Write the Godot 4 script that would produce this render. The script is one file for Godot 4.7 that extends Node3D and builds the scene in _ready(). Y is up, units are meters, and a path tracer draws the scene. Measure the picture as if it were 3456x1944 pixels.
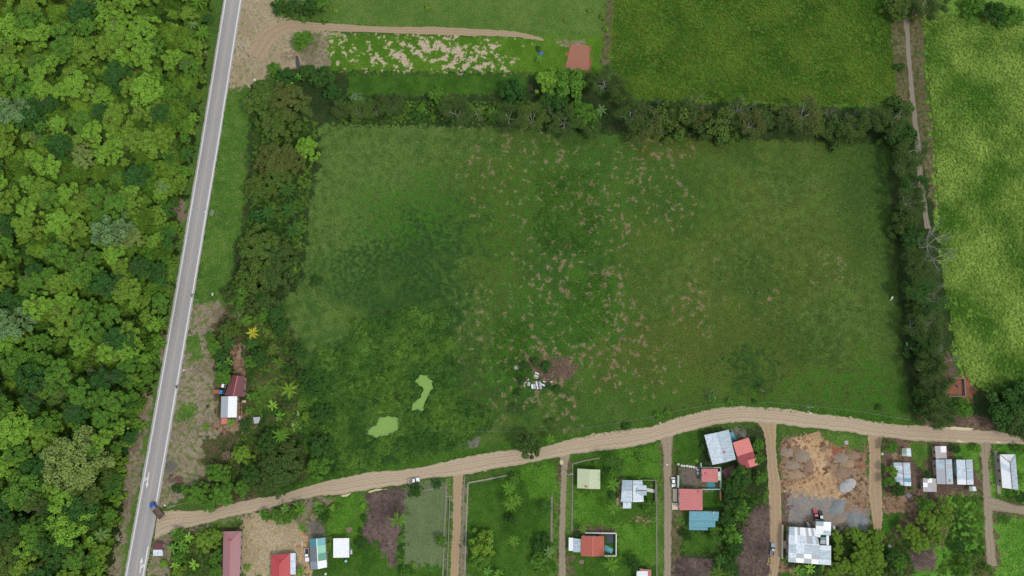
extends Node3D
# A rural crossroads seen from about 320 m up: forest, asphalt road, gravel road, pasture, hedgerows, village plots.
const CH := 320.0          # height of the viewpoint above the ground
const FP := 2314.0         # focal length in photograph pixels
const GAIN := 1.75         # light level that base colours are stated against
var used := {}
var M := {}
var rng := RandomNumberGenerator.new()
var landmarks := []        # [phrase, Vector3]
var plants := []           # records of every tree, palm and shrub
var shapes := {}           # shared plant meshes

# ---------- measuring: photograph pixel -> point of the place at height h ----------
func N(x: float, y: float, h := 0.0) -> Vector3:
	var u := (x - 1728.0) / FP
	var v := (972.0 - y) / FP
	var t := (CH - h) / (0.984808 - 0.173648 * v)
	return Vector3(u * t, h, t * (-0.173648 - 0.984808 * v))

func T(k: int, x: float, y: float, h := 0.0) -> Vector3:
	if k < 0:
		return N(x, y, h)
	if k == 0:
		return N(x * 1.34161, y * 1.34161, h)
	return N(((k - 1) % 4) * 864 + x / 2.98148, floorf((k - 1) / 4.0) * 486 + y / 2.98148, h)

func TP(k: int, flat: Array, h := 0.0) -> PackedVector3Array:
	var out := PackedVector3Array()
	for i in range(0, flat.size(), 2):
		out.append(T(k, flat[i], flat[i + 1], h))
	return out

# ---------- naming ----------
func numbered(called: String) -> String:
	var n: int = used.get(called, 0)
	used[called] = n + 1
	return called if n == 0 else "%s_%03d" % [called, n]

func tag(o: Node, label: String, category: String, group := "") -> Node:
	o.set_meta("label", label)
	o.set_meta("category", category)
	if group != "":
		o.set_meta("group", group)
	return o

func thing(called: String, label: String, category: String, at := Vector3.ZERO, turn := 0.0, group := "") -> Node3D:
	var o := Node3D.new()
	o.name = numbered(called)
	add_child(o)
	o.position = at
	o.rotation.y = turn
	tag(o, label, category, group)
	return o

func part(par: Node, called: String, mesh: Mesh, m: Material, at := Vector3.ZERO) -> MeshInstance3D:
	var o := MeshInstance3D.new()
	o.name = called if par != self else numbered(called)
	o.mesh = mesh
	o.material_override = m
	o.position = at
	par.add_child(o, true)
	return o

func ground_piece(called: String, mesh: Mesh, m: Material) -> MeshInstance3D:
	var o := part(self, called, mesh, m)
	o.set_meta("kind", "structure")
	return o

# ---------- colours and materials ----------
func base(r: float, g: float, b: float, k := 1.0) -> Color:
	var c := Color(r / 255.0, g / 255.0, b / 255.0).srgb_to_linear()
	c = Color(minf(c.r * k / GAIN, 0.85), minf(c.g * k / GAIN, 0.85), minf(c.b * k / GAIN, 0.85))
	return c.linear_to_srgb()

func plain(r: float, g: float, b: float, rough := 0.8, metal := 0.0) -> StandardMaterial3D:
	var m := StandardMaterial3D.new()
	m.albedo_color = base(r, g, b)
	m.roughness = rough
	m.metallic = metal
	return m

func mixed(sd: int, freq: float, ca: Array, cb: Array, lo: float, hi: float, size_m := 12.0, rough := 0.85, stretch := Vector3.ONE) -> StandardMaterial3D:
	var n := FastNoiseLite.new()
	n.seed = sd
	n.noise_type = FastNoiseLite.TYPE_SIMPLEX
	n.frequency = freq
	n.fractal_octaves = 5
	n.fractal_gain = 0.6
	var src := n.get_seamless_image(256, 256).get_data()
	n.seed = sd + 7
	n.frequency = freq * 5.0
	var fine := n.get_seamless_image(256, 256).get_data()
	var a := base(ca[0], ca[1], ca[2])
	var b := base(cb[0], cb[1], cb[2])
	var out := PackedByteArray()
	out.resize(256 * 256 * 3)
	for i in 65536:
		var w := smoothstep(lo, hi, src[i] / 255.0)
		var g := 0.86 + 0.28 * fine[i] / 255.0
		out[i * 3] = clampi(int(lerpf(a.r, b.r, w) * g * 255.0), 0, 255)
		out[i * 3 + 1] = clampi(int(lerpf(a.g, b.g, w) * g * 255.0), 0, 255)
		out[i * 3 + 2] = clampi(int(lerpf(a.b, b.b, w) * g * 255.0), 0, 255)
	var m := StandardMaterial3D.new()
	m.albedo_texture = ImageTexture.create_from_image(Image.create_from_data(256, 256, false, Image.FORMAT_RGB8, out))
	m.uv1_triplanar = true
	m.uv1_world_triplanar = true
	m.uv1_scale = stretch / size_m
	m.roughness = rough
	return m

func leafy(r: float, g: float, b: float) -> StandardMaterial3D:
	var m := StandardMaterial3D.new()
	m.albedo_color = base(r, g, b, 1.55)
	m.vertex_color_use_as_albedo = true
	m.roughness = 0.6
	m.metallic_specular = 0.15
	m.cull_mode = BaseMaterial3D.CULL_DISABLED
	m.backlight_enabled = true
	m.backlight = base(r, g, b, 0.5)
	return m

# ---------- shape helpers ----------
func st_new() -> SurfaceTool:
	var st := SurfaceTool.new()
	st.begin(Mesh.PRIMITIVE_TRIANGLES)
	return st

func done(st: SurfaceTool) -> ArrayMesh:
	st.generate_normals()
	return st.commit()

func tri(st: SurfaceTool, a: Vector3, b: Vector3, c: Vector3) -> void:
	st.set_smooth_group(-1)
	st.add_vertex(a)
	st.add_vertex(b)
	st.add_vertex(c)

func quad(st: SurfaceTool, a: Vector3, b: Vector3, c: Vector3, d: Vector3) -> void:
	tri(st, a, b, c)
	tri(st, a, c, d)

func box(st: SurfaceTool, c: Vector3, s: Vector3, yaw := 0.0, pitch := 0.0) -> void:
	var q := Basis.from_euler(Vector3(pitch, yaw, 0))
	var p := []
	for i in 8:
		p.append(c + q * Vector3(s.x * (0.5 if i & 1 else -0.5), s.y * (0.5 if i & 2 else -0.5), s.z * (0.5 if i & 4 else -0.5)))
	for f in [[0, 1, 3, 2], [5, 4, 6, 7], [4, 0, 2, 6], [1, 5, 7, 3], [2, 3, 7, 6], [4, 5, 1, 0]]:
		quad(st, p[f[0]], p[f[3]], p[f[2]], p[f[1]])

func box_mesh(c: Vector3, s: Vector3, yaw := 0.0, pitch := 0.0) -> ArrayMesh:
	var st := st_new()
	box(st, c, s, yaw, pitch)
	return done(st)

func tube(st: SurfaceTool, a: Vector3, b: Vector3, ra: float, rb: float, n := 6, caps := true) -> void:
	var d := (b - a).normalized()
	var u := d.cross(Vector3.UP if absf(d.y) < 0.95 else Vector3.RIGHT).normalized()
	var w := d.cross(u)
	for i in n:
		var t0 := TAU * i / n
		var t1 := TAU * (i + 1) / n
		var e0 := u * cos(t0) + w * sin(t0)
		var e1 := u * cos(t1) + w * sin(t1)
		quad(st, a + e0 * ra, a + e1 * ra, b + e1 * rb, b + e0 * rb)
		if caps:
			tri(st, b, b + e0 * rb, b + e1 * rb)
			tri(st, a, a + e1 * ra, a + e0 * ra)

func tube_mesh(a: Vector3, b: Vector3, ra: float, rb: float, n := 8) -> ArrayMesh:
	var st := st_new()
	tube(st, a, b, ra, rb, n)
	return done(st)

func prism(st: SurfaceTool, prof: PackedVector2Array, hw: PackedFloat32Array) -> void:
	# side profile in (length z, height y), half width at each point
	var n := prof.size()
	var t := Geometry2D.triangulate_polygon(prof)
	for i in range(0, t.size(), 3):
		for s in [-1.0, 1.0]:
			var v := []
			for k in 3:
				var j := t[i + k]
				v.append(Vector3(s * hw[j], prof[j].y, prof[j].x))
			if s > 0.0:
				tri(st, v[0], v[1], v[2])
			else:
				tri(st, v[0], v[2], v[1])
	for i in n:
		var j := (i + 1) % n
		quad(st, Vector3(-hw[i], prof[i].y, prof[i].x), Vector3(hw[i], prof[i].y, prof[i].x), Vector3(hw[j], prof[j].y, prof[j].x), Vector3(-hw[j], prof[j].y, prof[j].x))

func prism_mesh(flat: Array, hws: Array) -> ArrayMesh:
	var p := PackedVector2Array()
	for i in range(0, flat.size(), 2):
		p.append(Vector2(flat[i], flat[i + 1]))
	var st := st_new()
	prism(st, p, PackedFloat32Array(hws))
	return done(st)

func lathe(st: SurfaceTool, prof: Array, n := 16, at := Vector3.ZERO) -> void:
	for k in prof.size() - 1:
		var p: Vector2 = prof[k]
		var q: Vector2 = prof[k + 1]
		for i in n:
			var t0 := TAU * i / n
			var t1 := TAU * (i + 1) / n
			quad(st, at + Vector3(p.x * cos(t0), p.y, p.x * sin(t0)), at + Vector3(p.x * cos(t1), p.y, p.x * sin(t1)), at + Vector3(q.x * cos(t1), q.y, q.x * sin(t1)), at + Vector3(q.x * cos(t0), q.y, q.x * sin(t0)))

func lathe_mesh(prof: Array, n := 16) -> ArrayMesh:
	var st := st_new()
	lathe(st, prof, n)
	return done(st)

func sheet(pts: PackedVector3Array, y: float, rough := 0.0, sd := 1, step := 2.0) -> ArrayMesh:
	# flat piece of ground with an outline that wanders by `rough` metres
	var r := RandomNumberGenerator.new()
	r.seed = sd
	var fl := PackedVector2Array()
	for i in pts.size():
		var a := pts[i]
		var b := pts[(i + 1) % pts.size()]
		var n := maxi(1, int(a.distance_to(b) / step))
		for k in n:
			var p := a.lerp(b, float(k) / n)
			fl.append(Vector2(p.x + r.randf_range(-rough, rough), p.z + r.randf_range(-rough, rough)))
	var t := Geometry2D.triangulate_polygon(fl)
	var st := st_new()
	for i in range(0, t.size(), 3):
		var v := []
		for k in 3:
			v.append(Vector3(fl[t[i + k]].x, y, fl[t[i + k]].y))
		if (v[1] - v[0]).cross(v[2] - v[0]).y > 0.0:
			tri(st, v[0], v[2], v[1])
		else:
			tri(st, v[0], v[1], v[2])
	return done(st)

func resample(p: PackedVector3Array, n: int) -> PackedVector3Array:
	var total := 0.0
	for i in p.size() - 1:
		total += p[i].distance_to(p[i + 1])
	var out := PackedVector3Array()
	for k in n + 1:
		var want := total * k / n
		var i := 0
		while i < p.size() - 2 and want > p[i].distance_to(p[i + 1]):
			want -= p[i].distance_to(p[i + 1])
			i += 1
		out.append(p[i].lerp(p[i + 1], clampf(want / maxf(p[i].distance_to(p[i + 1]), 0.001), 0.0, 1.0)))
	return out

func smooth_line(p: PackedVector3Array, n: int) -> PackedVector3Array:
	var q := resample(p, n)
	for pass_no in 3:
		var s := q.duplicate()
		for i in range(1, q.size() - 1):
			s[i] = (q[i - 1] + q[i] * 2.0 + q[i + 1]) / 4.0
		q = s
	return q

func ribbon(left: PackedVector3Array, right: PackedVector3Array, y: float, rough: float, sd: int, n: int, per := 9.0, crown_h := 0.0) -> ArrayMesh:
	# a strip between two edges; uv.x runs across, uv.y along (one unit = per metres)
	var a := smooth_line(left, n)
	var b := smooth_line(right, n)
	var r := RandomNumberGenerator.new()
	r.seed = sd
	var st := SurfaceTool.new()
	st.begin(Mesh.PRIMITIVE_TRIANGLES)
	st.set_smooth_group(-1)
	var along := 0.0
	var rows := []
	for i in n + 1:
		if i > 0:
			along += ((a[i] + b[i]) / 2.0).distance_to((a[i - 1] + b[i - 1]) / 2.0)
		var d := (b[i] - a[i]).normalized()
		var p := a[i] + d * r.randf_range(-rough, rough)
		var q := b[i] + d * r.randf_range(-rough, rough)
		rows.append([p, q, along / per])
	for i in n:
		for k in 4:
			var f0 := k / 4.0
			var f1 := (k + 1) / 4.0
			var vs := []
			for e in [[i, f0], [i, f1], [i + 1, f1], [i + 1, f0]]:
				var row: Array = rows[e[0]]
				var f: float = e[1]
				var v: Vector3 = row[0].lerp(row[1], f)
				v.y = y + crown_h * (1.0 - pow(2.0 * f - 1.0, 2.0))
				vs.append([v, Vector2(f, row[2])])
			for o in [0, 1, 2, 0, 2, 3]:
				st.set_uv(vs[o][1])
				st.add_vertex(vs[o][0])
	return done(st)

func streaked(sd: int, cols: Array, ruts: Array) -> StandardMaterial3D:
	# dirt-road surface: wheel ruts run along v. cols = [base, rut, patch]; ruts = [[centre, half width, weight]...]
	var n := FastNoiseLite.new()
	n.seed = sd
	n.frequency = 0.03
	n.fractal_octaves = 4
	var na := n.get_seamless_image(256, 512).get_data()
	n.seed = sd + 3
	n.frequency = 0.2
	var nb := n.get_seamless_image(256, 512).get_data()
	var c0 := base(cols[0][0], cols[0][1], cols[0][2])
	var c1 := base(cols[1][0], cols[1][1], cols[1][2])
	var c2 := base(cols[2][0], cols[2][1], cols[2][2])
	var out := PackedByteArray()
	out.resize(256 * 512 * 3)
	for y in 512:
		for x in 256:
			var i := y * 256 + x
			var f := x / 255.0
			var a := na[i] / 255.0
			var w := 0.0
			for q in ruts:
				w += q[2] * clampf(1.4 - absf(f - q[0] + (na[y * 256 + 9] / 255.0 - 0.5) * 0.1) / q[1], 0.0, 1.0) * (0.35 + a)
			var c := c0.lerp(c1, clampf(w, 0.0, 1.0)).lerp(c2, smoothstep(0.62, 0.8, a))
			var g := 0.85 + 0.3 * nb[i] / 255.0
			out[i * 3] = clampi(int(c.r * g * 255.0), 0, 255)
			out[i * 3 + 1] = clampi(int(c.g * g * 255.0), 0, 255)
			out[i * 3 + 2] = clampi(int(c.b * g * 255.0), 0, 255)
	var m := StandardMaterial3D.new()
	m.albedo_texture = ImageTexture.create_from_image(Image.create_from_data(256, 512, false, Image.FORMAT_RGB8, out))
	m.roughness = 0.95
	return m

# ---------- plants ----------
func leaf_mesh(V: PackedVector3Array, C: PackedColorArray) -> ArrayMesh:
	var a := []
	a.resize(Mesh.ARRAY_MAX)
	a[Mesh.ARRAY_VERTEX] = V
	a[Mesh.ARRAY_COLOR] = C
	var m := ArrayMesh.new()
	m.add_surface_from_arrays(Mesh.PRIMITIVE_TRIANGLES, a)
	return m

func put_leaf(V: PackedVector3Array, C: PackedColorArray, p: Vector3, nrm: Vector3, len_: float, wid: float, col: Color, r: RandomNumberGenerator) -> void:
	var t := nrm.cross(Vector3(r.randf_range(-1, 1), r.randf_range(-1, 1), r.randf_range(-1, 1))).normalized()
	var s := nrm.cross(t)
	var a := p - t * len_ * 0.5
	var b := p + t * len_ * 0.5 - nrm * len_ * 0.12
	var l := p + s * wid * 0.5 + nrm * wid * 0.18
	var q := p - s * wid * 0.5 + nrm * wid * 0.18
	V.append_array([a, l, b, a, b, q])
	for i in 6:
		C.append(col)

func crown(sd: int, R: float, hgt: float, lobes: int, lobe_r: float, leaf: float, per: int, ragged: float) -> ArrayMesh:
	# clumps of leaf sprays over a dome of lobes; the dome's base is at y = 0
	var r := RandomNumberGenerator.new()
	r.seed = sd
	var cs := []
	for i in lobes:
		var a := i * 2.39996 + r.randf_range(-0.4, 0.4)
		var f := sqrt((i + 0.5) / lobes) * r.randf_range(0.82, 1.12) * (1.0 + 0.16 * sin(a * 2.0 + sd) + 0.1 * sin(a * 5.0 + sd * 3))
		var lr := lobe_r * r.randf_range(0.55, 1.35)
		var d := f * (R - lr * 0.7)
		var y := hgt * (1.0 - f * f * 0.75) * r.randf_range(0.75, 1.05) - lr * 0.4 + r.randf_range(-ragged, ragged)
		cs.append([Vector3(cos(a) * d, maxf(y, lr * 0.3), sin(a) * d), lr, r.randf_range(0.82, 1.18), r.randf_range(-0.08, 0.1)])
	var V := PackedVector3Array()
	var C := PackedColorArray()
	for c in cs:
		var o: Vector3 = c[0]
		var lr: float = c[1]
		var bumps := []
		for k in 7:
			bumps.append(Vector3(r.randf_range(-1, 1), r.randf_range(-0.2, 1), r.randf_range(-1, 1)).normalized())
		for k in per:
			var d := Vector3(r.randfn(), r.randfn() + 0.45, r.randfn()).normalized()
			var best := -1.0
			for b in bumps:
				best = maxf(best, d.dot(b))
			var rad := lr * (0.55 + 0.52 * smoothstep(0.4, 0.98, best)) * r.randf_range(0.72, 1.1)
			var p := o + d * rad * Vector3(1, 0.8, 1)
			var hidden := false
			for e in cs:
				if e != c and p.distance_squared_to(e[0]) < e[1] * e[1] * 0.3:
					hidden = true
					break
			if hidden:
				continue
			var nn := (d + Vector3(r.randf_range(-0.8, 0.8), r.randf_range(-0.2, 0.9), r.randf_range(-0.8, 0.8))).normalized()
			var g: float = c[2] * r.randf_range(0.62, 1.38)
			var s := leaf * r.randf_range(0.7, 1.35)
			put_leaf(V, C, p, nn, s, s * 0.62, Color(g * (1.0 + c[3] + r.randf_range(-0.06, 0.1)), g, g * r.randf_range(0.8, 1.15)), r)
	return leaf_mesh(V, C)

func limb(st: SurfaceTool, r: RandomNumberGenerator, a: Vector3, d: Vector3, ln: float, rad: float, depth: int, tips: Array, spread := 0.75) -> void:
	var p := a
	var dir := d
	var n := 3
	for i in n:
		var q := p + dir * ln / n
		var r0 := rad * (1.0 - 0.14 * i)
		tube(st, p, q, r0, rad * (1.0 - 0.14 * (i + 1)), 5 if depth > 1 else 4, false)
		dir = (dir + Vector3(r.randf_range(-0.3, 0.3), r.randf_range(-0.12, 0.22), r.randf_range(-0.3, 0.3))).normalized()
		p = q
		if depth > 0 and i > 0:
			var side := (dir + Vector3(r.randf_range(-1, 1), r.randf_range(-0.2, 0.5), r.randf_range(-1, 1)) * spread).normalized()
			limb(st, r, p, side, ln * 0.62, rad * 0.5, depth - 1, tips, spread)
	tips.append(p)
	if depth > 0:
		limb(st, r, p, dir, ln * 0.6, rad * 0.5, depth - 1, tips, spread)

func trunk_mesh(sd: int, hgt: float, rad: float, arms: int, reach: float, depth: int, tips: Array) -> ArrayMesh:
	var r := RandomNumberGenerator.new()
	r.seed = sd
	var st := st_new()
	var top := Vector3(r.randf_range(-0.4, 0.4), hgt, r.randf_range(-0.4, 0.4))
	tube(st, Vector3(0, -0.3, 0), Vector3(top.x * 0.4, hgt * 0.5, top.z * 0.4), rad * 1.25, rad, 7, false)
	tube(st, Vector3(top.x * 0.4, hgt * 0.5, top.z * 0.4), top, rad, rad * 0.8, 7, false)
	for i in arms:
		var a := TAU * i / arms + r.randf_range(-0.4, 0.4)
		limb(st, r, top - Vector3(0, r.randf_range(0, hgt * 0.15), 0), Vector3(cos(a), r.randf_range(0.35, 0.9), sin(a)).normalized(), reach * r.randf_range(0.8, 1.15), rad * 0.55, depth, tips, 0.8)
	return done(st)

func sparse_crown(sd: int, tips: Array, leaf: float, per: int, ball: float) -> ArrayMesh:
	var r := RandomNumberGenerator.new()
	r.seed = sd
	var V := PackedVector3Array()
	var C := PackedColorArray()
	for t in tips:
		var tone := r.randf_range(0.75, 1.25)
		var br := ball * r.randf_range(0.6, 1.3)
		for k in int(per * r.randf_range(0.5, 1.4)):
			var d := Vector3(r.randfn(), r.randfn() * 0.6, r.randfn()) * br * 0.5
			var g := tone * r.randf_range(0.7, 1.3)
			var s := leaf * r.randf_range(0.7, 1.3)
			put_leaf(V, C, t + d, Vector3(r.randf_range(-0.8, 0.8), 1, r.randf_range(-0.8, 0.8)).normalized(), s, s * 0.55, Color(g * r.randf_range(0.95, 1.12), g, g), r)
	return leaf_mesh(V, C)

func frond_mesh(sd: int, ln: float, droop: float, rise: float) -> ArrayMesh:
	# palm frond along +x from the origin: rachis with leaflets on both sides
	var r := RandomNumberGenerator.new()
	r.seed = sd
	var V := PackedVector3Array()
	var C := PackedColorArray()
	var n := 17
	var prev := Vector3.ZERO
	for i in range(1, n + 1):
		var f := float(i) / n
		var p := Vector3(ln * (f - 0.12 * f * f), ln * (rise * f - droop * f * f), 0)
		var w := 0.055 * (1.0 - 0.8 * f)
		var rc := Color(1.25, 1.1, 0.7)
		V.append_array([prev + Vector3(0, 0, w), p + Vector3(0, 0, w), p - Vector3(0, 0, w), prev + Vector3(0, 0, w), p - Vector3(0, 0, w), prev - Vector3(0, 0, w)])
		for q in 6:
			C.append(rc)
		var dir := (p - prev).normalized()
		var ll := ln * 0.165 * sin(PI * clampf(0.12 + 0.86 * f, 0, 1)) + 0.08
		for s in [-1.0, 1.0]:
			var g := r.randf_range(0.75, 1.25)
			var tip: Vector3 = p + (dir * 0.62 + Vector3(0, -0.28 + r.randf_range(-0.12, 0.12), s * 0.85)).normalized() * ll
			V.append_array([p - dir * 0.11, p + dir * 0.13, tip])
			for q in 3:
				C.append(Color(g * 0.92, g * 0.88, g * 0.7))
		prev = p
	return leaf_mesh(V, C)

func paddle_mesh(sd: int, ln: float, wid: float, droop: float) -> ArrayMesh:
	# banana leaf along +x: a long blade, creased at the midrib, torn at the edge
	var r := RandomNumberGenerator.new()
	r.seed = sd
	var V := PackedVector3Array()
	var C := PackedColorArray()
	var n := 7
	var prev := []
	for i in n + 1:
		var f := float(i) / n
		var p := Vector3(ln * f, ln * (0.75 * f - droop * f * f), 0)
		var w := wid * 0.5 * pow(sin(PI * clampf(0.06 + 0.92 * f, 0, 1)), 0.6) * r.randf_range(0.82, 1.1)
		var row := [p + Vector3(0, w * 0.22, w), p, p + Vector3(0, w * 0.22, -w)]
		if i > 0:
			for k in 2:
				var g := r.randf_range(0.85, 1.18)
				V.append_array([prev[k], row[k], row[k + 1], prev[k], row[k + 1], prev[k + 1]])
				for q in 6:
					C.append(Color(g, g, g * 0.9))
		prev = row
	return leaf_mesh(V, C)

func tuft_mesh(sd: int, blades: int, ln: float, wid: float, lean: float) -> ArrayMesh:
	var r := RandomNumberGenerator.new()
	r.seed = sd
	var V := PackedVector3Array()
	var C := PackedColorArray()
	for i in blades:
		var a := r.randf() * TAU
		var o := Vector3(r.randf_range(-0.3, 0.3), 0, r.randf_range(-0.3, 0.3)) * ln
		var d := Vector3(cos(a), 0, sin(a))
		var s := Vector3(-d.z, 0, d.x) * wid * 0.5
		var l := ln * r.randf_range(0.6, 1.2)
		var le := lean * r.randf_range(0.5, 1.3)
		var mid := o + d * l * le * 0.35 + Vector3(0, l * 0.55, 0)
		var tip := o + d * l * le + Vector3(0, l * r.randf_range(0.45, 0.8), 0)
		var g := r.randf_range(0.75, 1.25)
		V.append_array([o - s, o + s, mid + s, o - s, mid + s, mid - s, mid - s, mid + s, tip])
		for q in 9:
			C.append(Color(g * 1.04, g, g * 0.9))
	return leaf_mesh(V, C)

func make_shapes() -> void:
	for i in 5:
		shapes["broad%d" % i] = [crown(100 + i, 5.3, 3.9, 38, 1.05, 0.56, 150, 1.0), trunk_mesh(200 + i, 5.5, 0.26, 4, 2.6, 1, [])]
	for i in 3:
		shapes["dome%d" % i] = [crown(130 + i, 6.3, 3.4, 60, 0.95, 0.46, 150, 0.45), trunk_mesh(230 + i, 6.0, 0.34, 5, 3.2, 1, [])]
	for i in 4:
		shapes["ragged%d" % i] = [crown(160 + i, 5.3, 4.6, 28, 1.05, 0.66, 140, 1.8), trunk_mesh(260 + i, 5.5, 0.24, 4, 2.8, 1, [])]
	for i in 4:
		var tips := []
		var tm := trunk_mesh(300 + i, 3.4, 0.27, 6, 2.9, 3, tips)
		shapes["limby%d" % i] = [sparse_crown(320 + i, tips, 0.4, 21, 1.1), tm]
	for i in 3:
		shapes["bare%d" % i] = [null, trunk_mesh(340 + i, 4.0, 0.13, 5, 3.0, 4, [])]
	for i in 4:
		shapes["bush%d" % i] = [crown(180 + i, 1.5, 1.2, 7, 0.62, 0.36, 110, 0.15), trunk_mesh(280 + i, 0.6, 0.05, 3, 0.5, 0, [])]
	for i in 3:
		shapes["frond%d" % i] = frond_mesh(400 + i, 4.4, 0.62 + 0.14 * i, 0.42 - 0.1 * i)
	for i in 3:
		shapes["paddle%d" % i] = paddle_mesh(410 + i, 2.4, 0.62, 0.62 + 0.12 * i)

const TONES := {
	"lime": [114, 154, 56], "yellow green": [108, 140, 52], "mid green": [86, 126, 48], "dark green": [60, 92, 42], "silvery": [100, 130, 82],
	"olive": [80, 104, 46], "dark olive": [70, 93, 46], "deep green": [56, 94, 44], "pale olive": [116, 136, 72], "brownish": [86, 98, 50], "golden": [176, 172, 62]}

func plant(kind: String, tone: String, p: Vector3, rad: float, hgt: float, where := "", group := "") -> void:
	plants.append({"kind": kind, "tone": tone, "p": p, "r": rad, "h": hgt, "where": where, "group": group})

func grow(rec: Dictionary, label: String) -> void:
	# builds one recorded plant: crown radius r, total height h
	var kind: String = rec.kind
	var p: Vector3 = rec.p
	var m: Material = M["leaf_" + rec.tone]
	var turn := rng.randf() * TAU
	if kind == "palm":
		var t := thing("palm_tree", label, "palm", Vector3(p.x, 0, p.z), turn, rec.group)
		var st := st_new()
		var bend := Vector3(rng.randf_range(-0.5, 0.5), 0, rng.randf_range(-0.5, 0.5))
		var prev := Vector3(0, -0.2, 0)
		for i in 4:
			var f := (i + 1) / 4.0
			var q := Vector3(0, rec.h * f, 0) + bend * f * f
			tube(st, prev, q, 0.2 - 0.03 * i, 0.17 - 0.03 * i, 7, false)
			prev = q
		part(t, "trunk", done(st), M.bark)
		var nf := 15 + rng.randi() % 4
		for i in nf:
			var f := part(t, "frond", shapes["frond%d" % (i % 3)], m, prev)
			var tilt := 0.75 - 1.15 * float(i) / nf
			f.rotation = Vector3(rng.randf_range(-0.3, 0.3), i * 2.39996 + rng.randf_range(-0.25, 0.25), tilt + rng.randf_range(-0.12, 0.12))
			var s: float = rec.r / 4.2 * rng.randf_range(0.85, 1.1)
			f.scale = Vector3(s, s, s)
		return
	if kind == "banana":
		var t := thing("banana_plant", label, "banana plant", Vector3(p.x, 0, p.z), turn, rec.group)
		part(t, "stem", tube_mesh(Vector3(0, -0.1, 0), Vector3(0, rec.h, 0), 0.16, 0.1, 7), M.green_stem)
		for i in 9:
			var f := part(t, "leaf", shapes["paddle%d" % (i % 3)], m, Vector3(0, rec.h - 0.1, 0))
			f.rotation = Vector3(rng.randf_range(-0.3, 0.3), i * 2.39996 + rng.randf_range(-0.3, 0.3), 0.5 - 0.09 * i)
			var s: float = rec.r / 2.1 * rng.randf_range(0.8, 1.15)
			f.scale = Vector3(s, s, s)
		return
	var variants: int = {"broad": 5, "dome": 3, "ragged": 4, "limby": 4, "bare": 3, "bush": 4}[kind]
	var pair: Array = shapes["%s%d" % [kind, rng.randi() % variants]]
	var unit: float = {"broad": 5.2, "dome": 6.2, "ragged": 5.2, "limby": 6.2, "bare": 5.8, "bush": 1.6}[kind]
	var called: String = {"bush": "shrub", "bare": "bare_tree", "limby": "hedgerow_tree"}.get(kind, "forest_tree" if rec.where == "forest" else "garden_tree")
	var t := thing(called, label, "shrub" if kind == "bush" else "tree", Vector3(p.x, 0, p.z), turn, rec.group)
	var s: float = rec.r / unit
	var low: float = {"broad": 5.2, "dome": 5.6, "ragged": 5.2, "limby": 0.0, "bare": 0.0, "bush": 0.1}[kind]
	var sy := s * rng.randf_range(0.9, 1.15)
	var ty := sy
	if low > 1.0:
		ty = maxf(rec.h - 3.6 * sy, 0.8) / low
	var k := part(t, "trunk" if kind != "bush" else "stem", pair[1], M.pale_bark if kind == "limby" or kind == "bare" else M.bark)
	k.scale = Vector3(s, ty, s)
	if pair[0] != null:
		var c := part(t, "crown" if kind != "bush" else "foliage", pair[0], m, Vector3(0, low * ty if low > 1.0 else low, 0))
		c.scale = Vector3(s * rng.randf_range(0.92, 1.08), sy, s)

const ORD := ["", "second ", "third ", "fourth ", "fifth ", "sixth ", "seventh ", "eighth ", "ninth ", "tenth ", "eleventh ", "twelfth ", "thirteenth ", "fourteenth ", "fifteenth ", "sixteenth ", "seventeenth ", "eighteenth ", "nineteenth ", "twentieth ", "twenty-first ", "twenty-second ", "twenty-third ", "twenty-fourth ", "twenty-fifth ", "twenty-sixth ", "twenty-seventh ", "twenty-eighth "]

func kind_words(rec: Dictionary) -> String:
	match rec.kind:
		"palm": return "palm"
		"banana": return "banana plant"
		"bush": return "shrub"
		"bare": return "leafless tree"
		"limby": return "open-branched tree"
		"dome": return "dome-crowned tree"
		"ragged": return "ragged tree"
	return "leafy tree"

func grow_all() -> void:
	# labels: forest trees by their level and rank from the road, others by the landmark they stand nearest to
	var bands := {}
	var by_mark := {}
	for rec in plants:
		if rec.where == "forest":
			var b := clampi(int((rec.p.z + 215.0) / 19.5), 0, 14)
			if not bands.has(b):
				bands[b] = []
			bands[b].append(rec)
		else:
			var best := 1e9
			var mark := ""
			var dir := ""
			for l in landmarks:
				var d: Vector3 = rec.p - l[1]
				d.y = 0
				if d.length() < best:
					best = d.length()
					mark = l[0]
					if absf(d.x) > absf(d.z):
						dir = "right of" if d.x > 0 else "left of"
					else:
						dir = "below" if d.z > 0 else "above"
			var key := "%s %s %s|%s" % [rec.tone, kind_words(rec), dir, mark]
			rec.near = best
			if not by_mark.has(key):
				by_mark[key] = []
			by_mark[key].append(rec)
	var levels := ["the photo's top edge", "the roadside pole at top", "the clay track's mouth", "the lay-by's white stone", "the hedge's north corner", "the brown-crowned hedge trees", "the brown debris heap", "the cross-armed pole", "the upper motorcycle", "the roadside yard's north tip", "the golden palm", "the lower motorcycle", "the white-and-grey roofed house", "the blue dump truck", "the road's lower arrow"]
	for b in bands:
		var list: Array = bands[b]
		list.sort_custom(func(u, v): return u.p.x > v.p.x)
		for i in list.size():
			var rec: Dictionary = list[i]
			var who: String = "%s %s" % [rec.tone, kind_words(rec)]
			grow(rec, "%s %sin from road, level with %s" % [who, ORD[mini(i, 27)] if i > 0 else "first ", levels[b]])
	for key in by_mark:
		var list: Array = by_mark[key]
		list.sort_custom(func(u, v): return u.near < v.near)
		var bits: PackedStringArray = key.split("|")
		for i in list.size():
			var rec: Dictionary = list[i]
			grow(rec, "%s %s%s" % [bits[0], bits[1], "" if list.size() == 1 else ", %snearest of them" % ORD[mini(i, 27)]])

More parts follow.
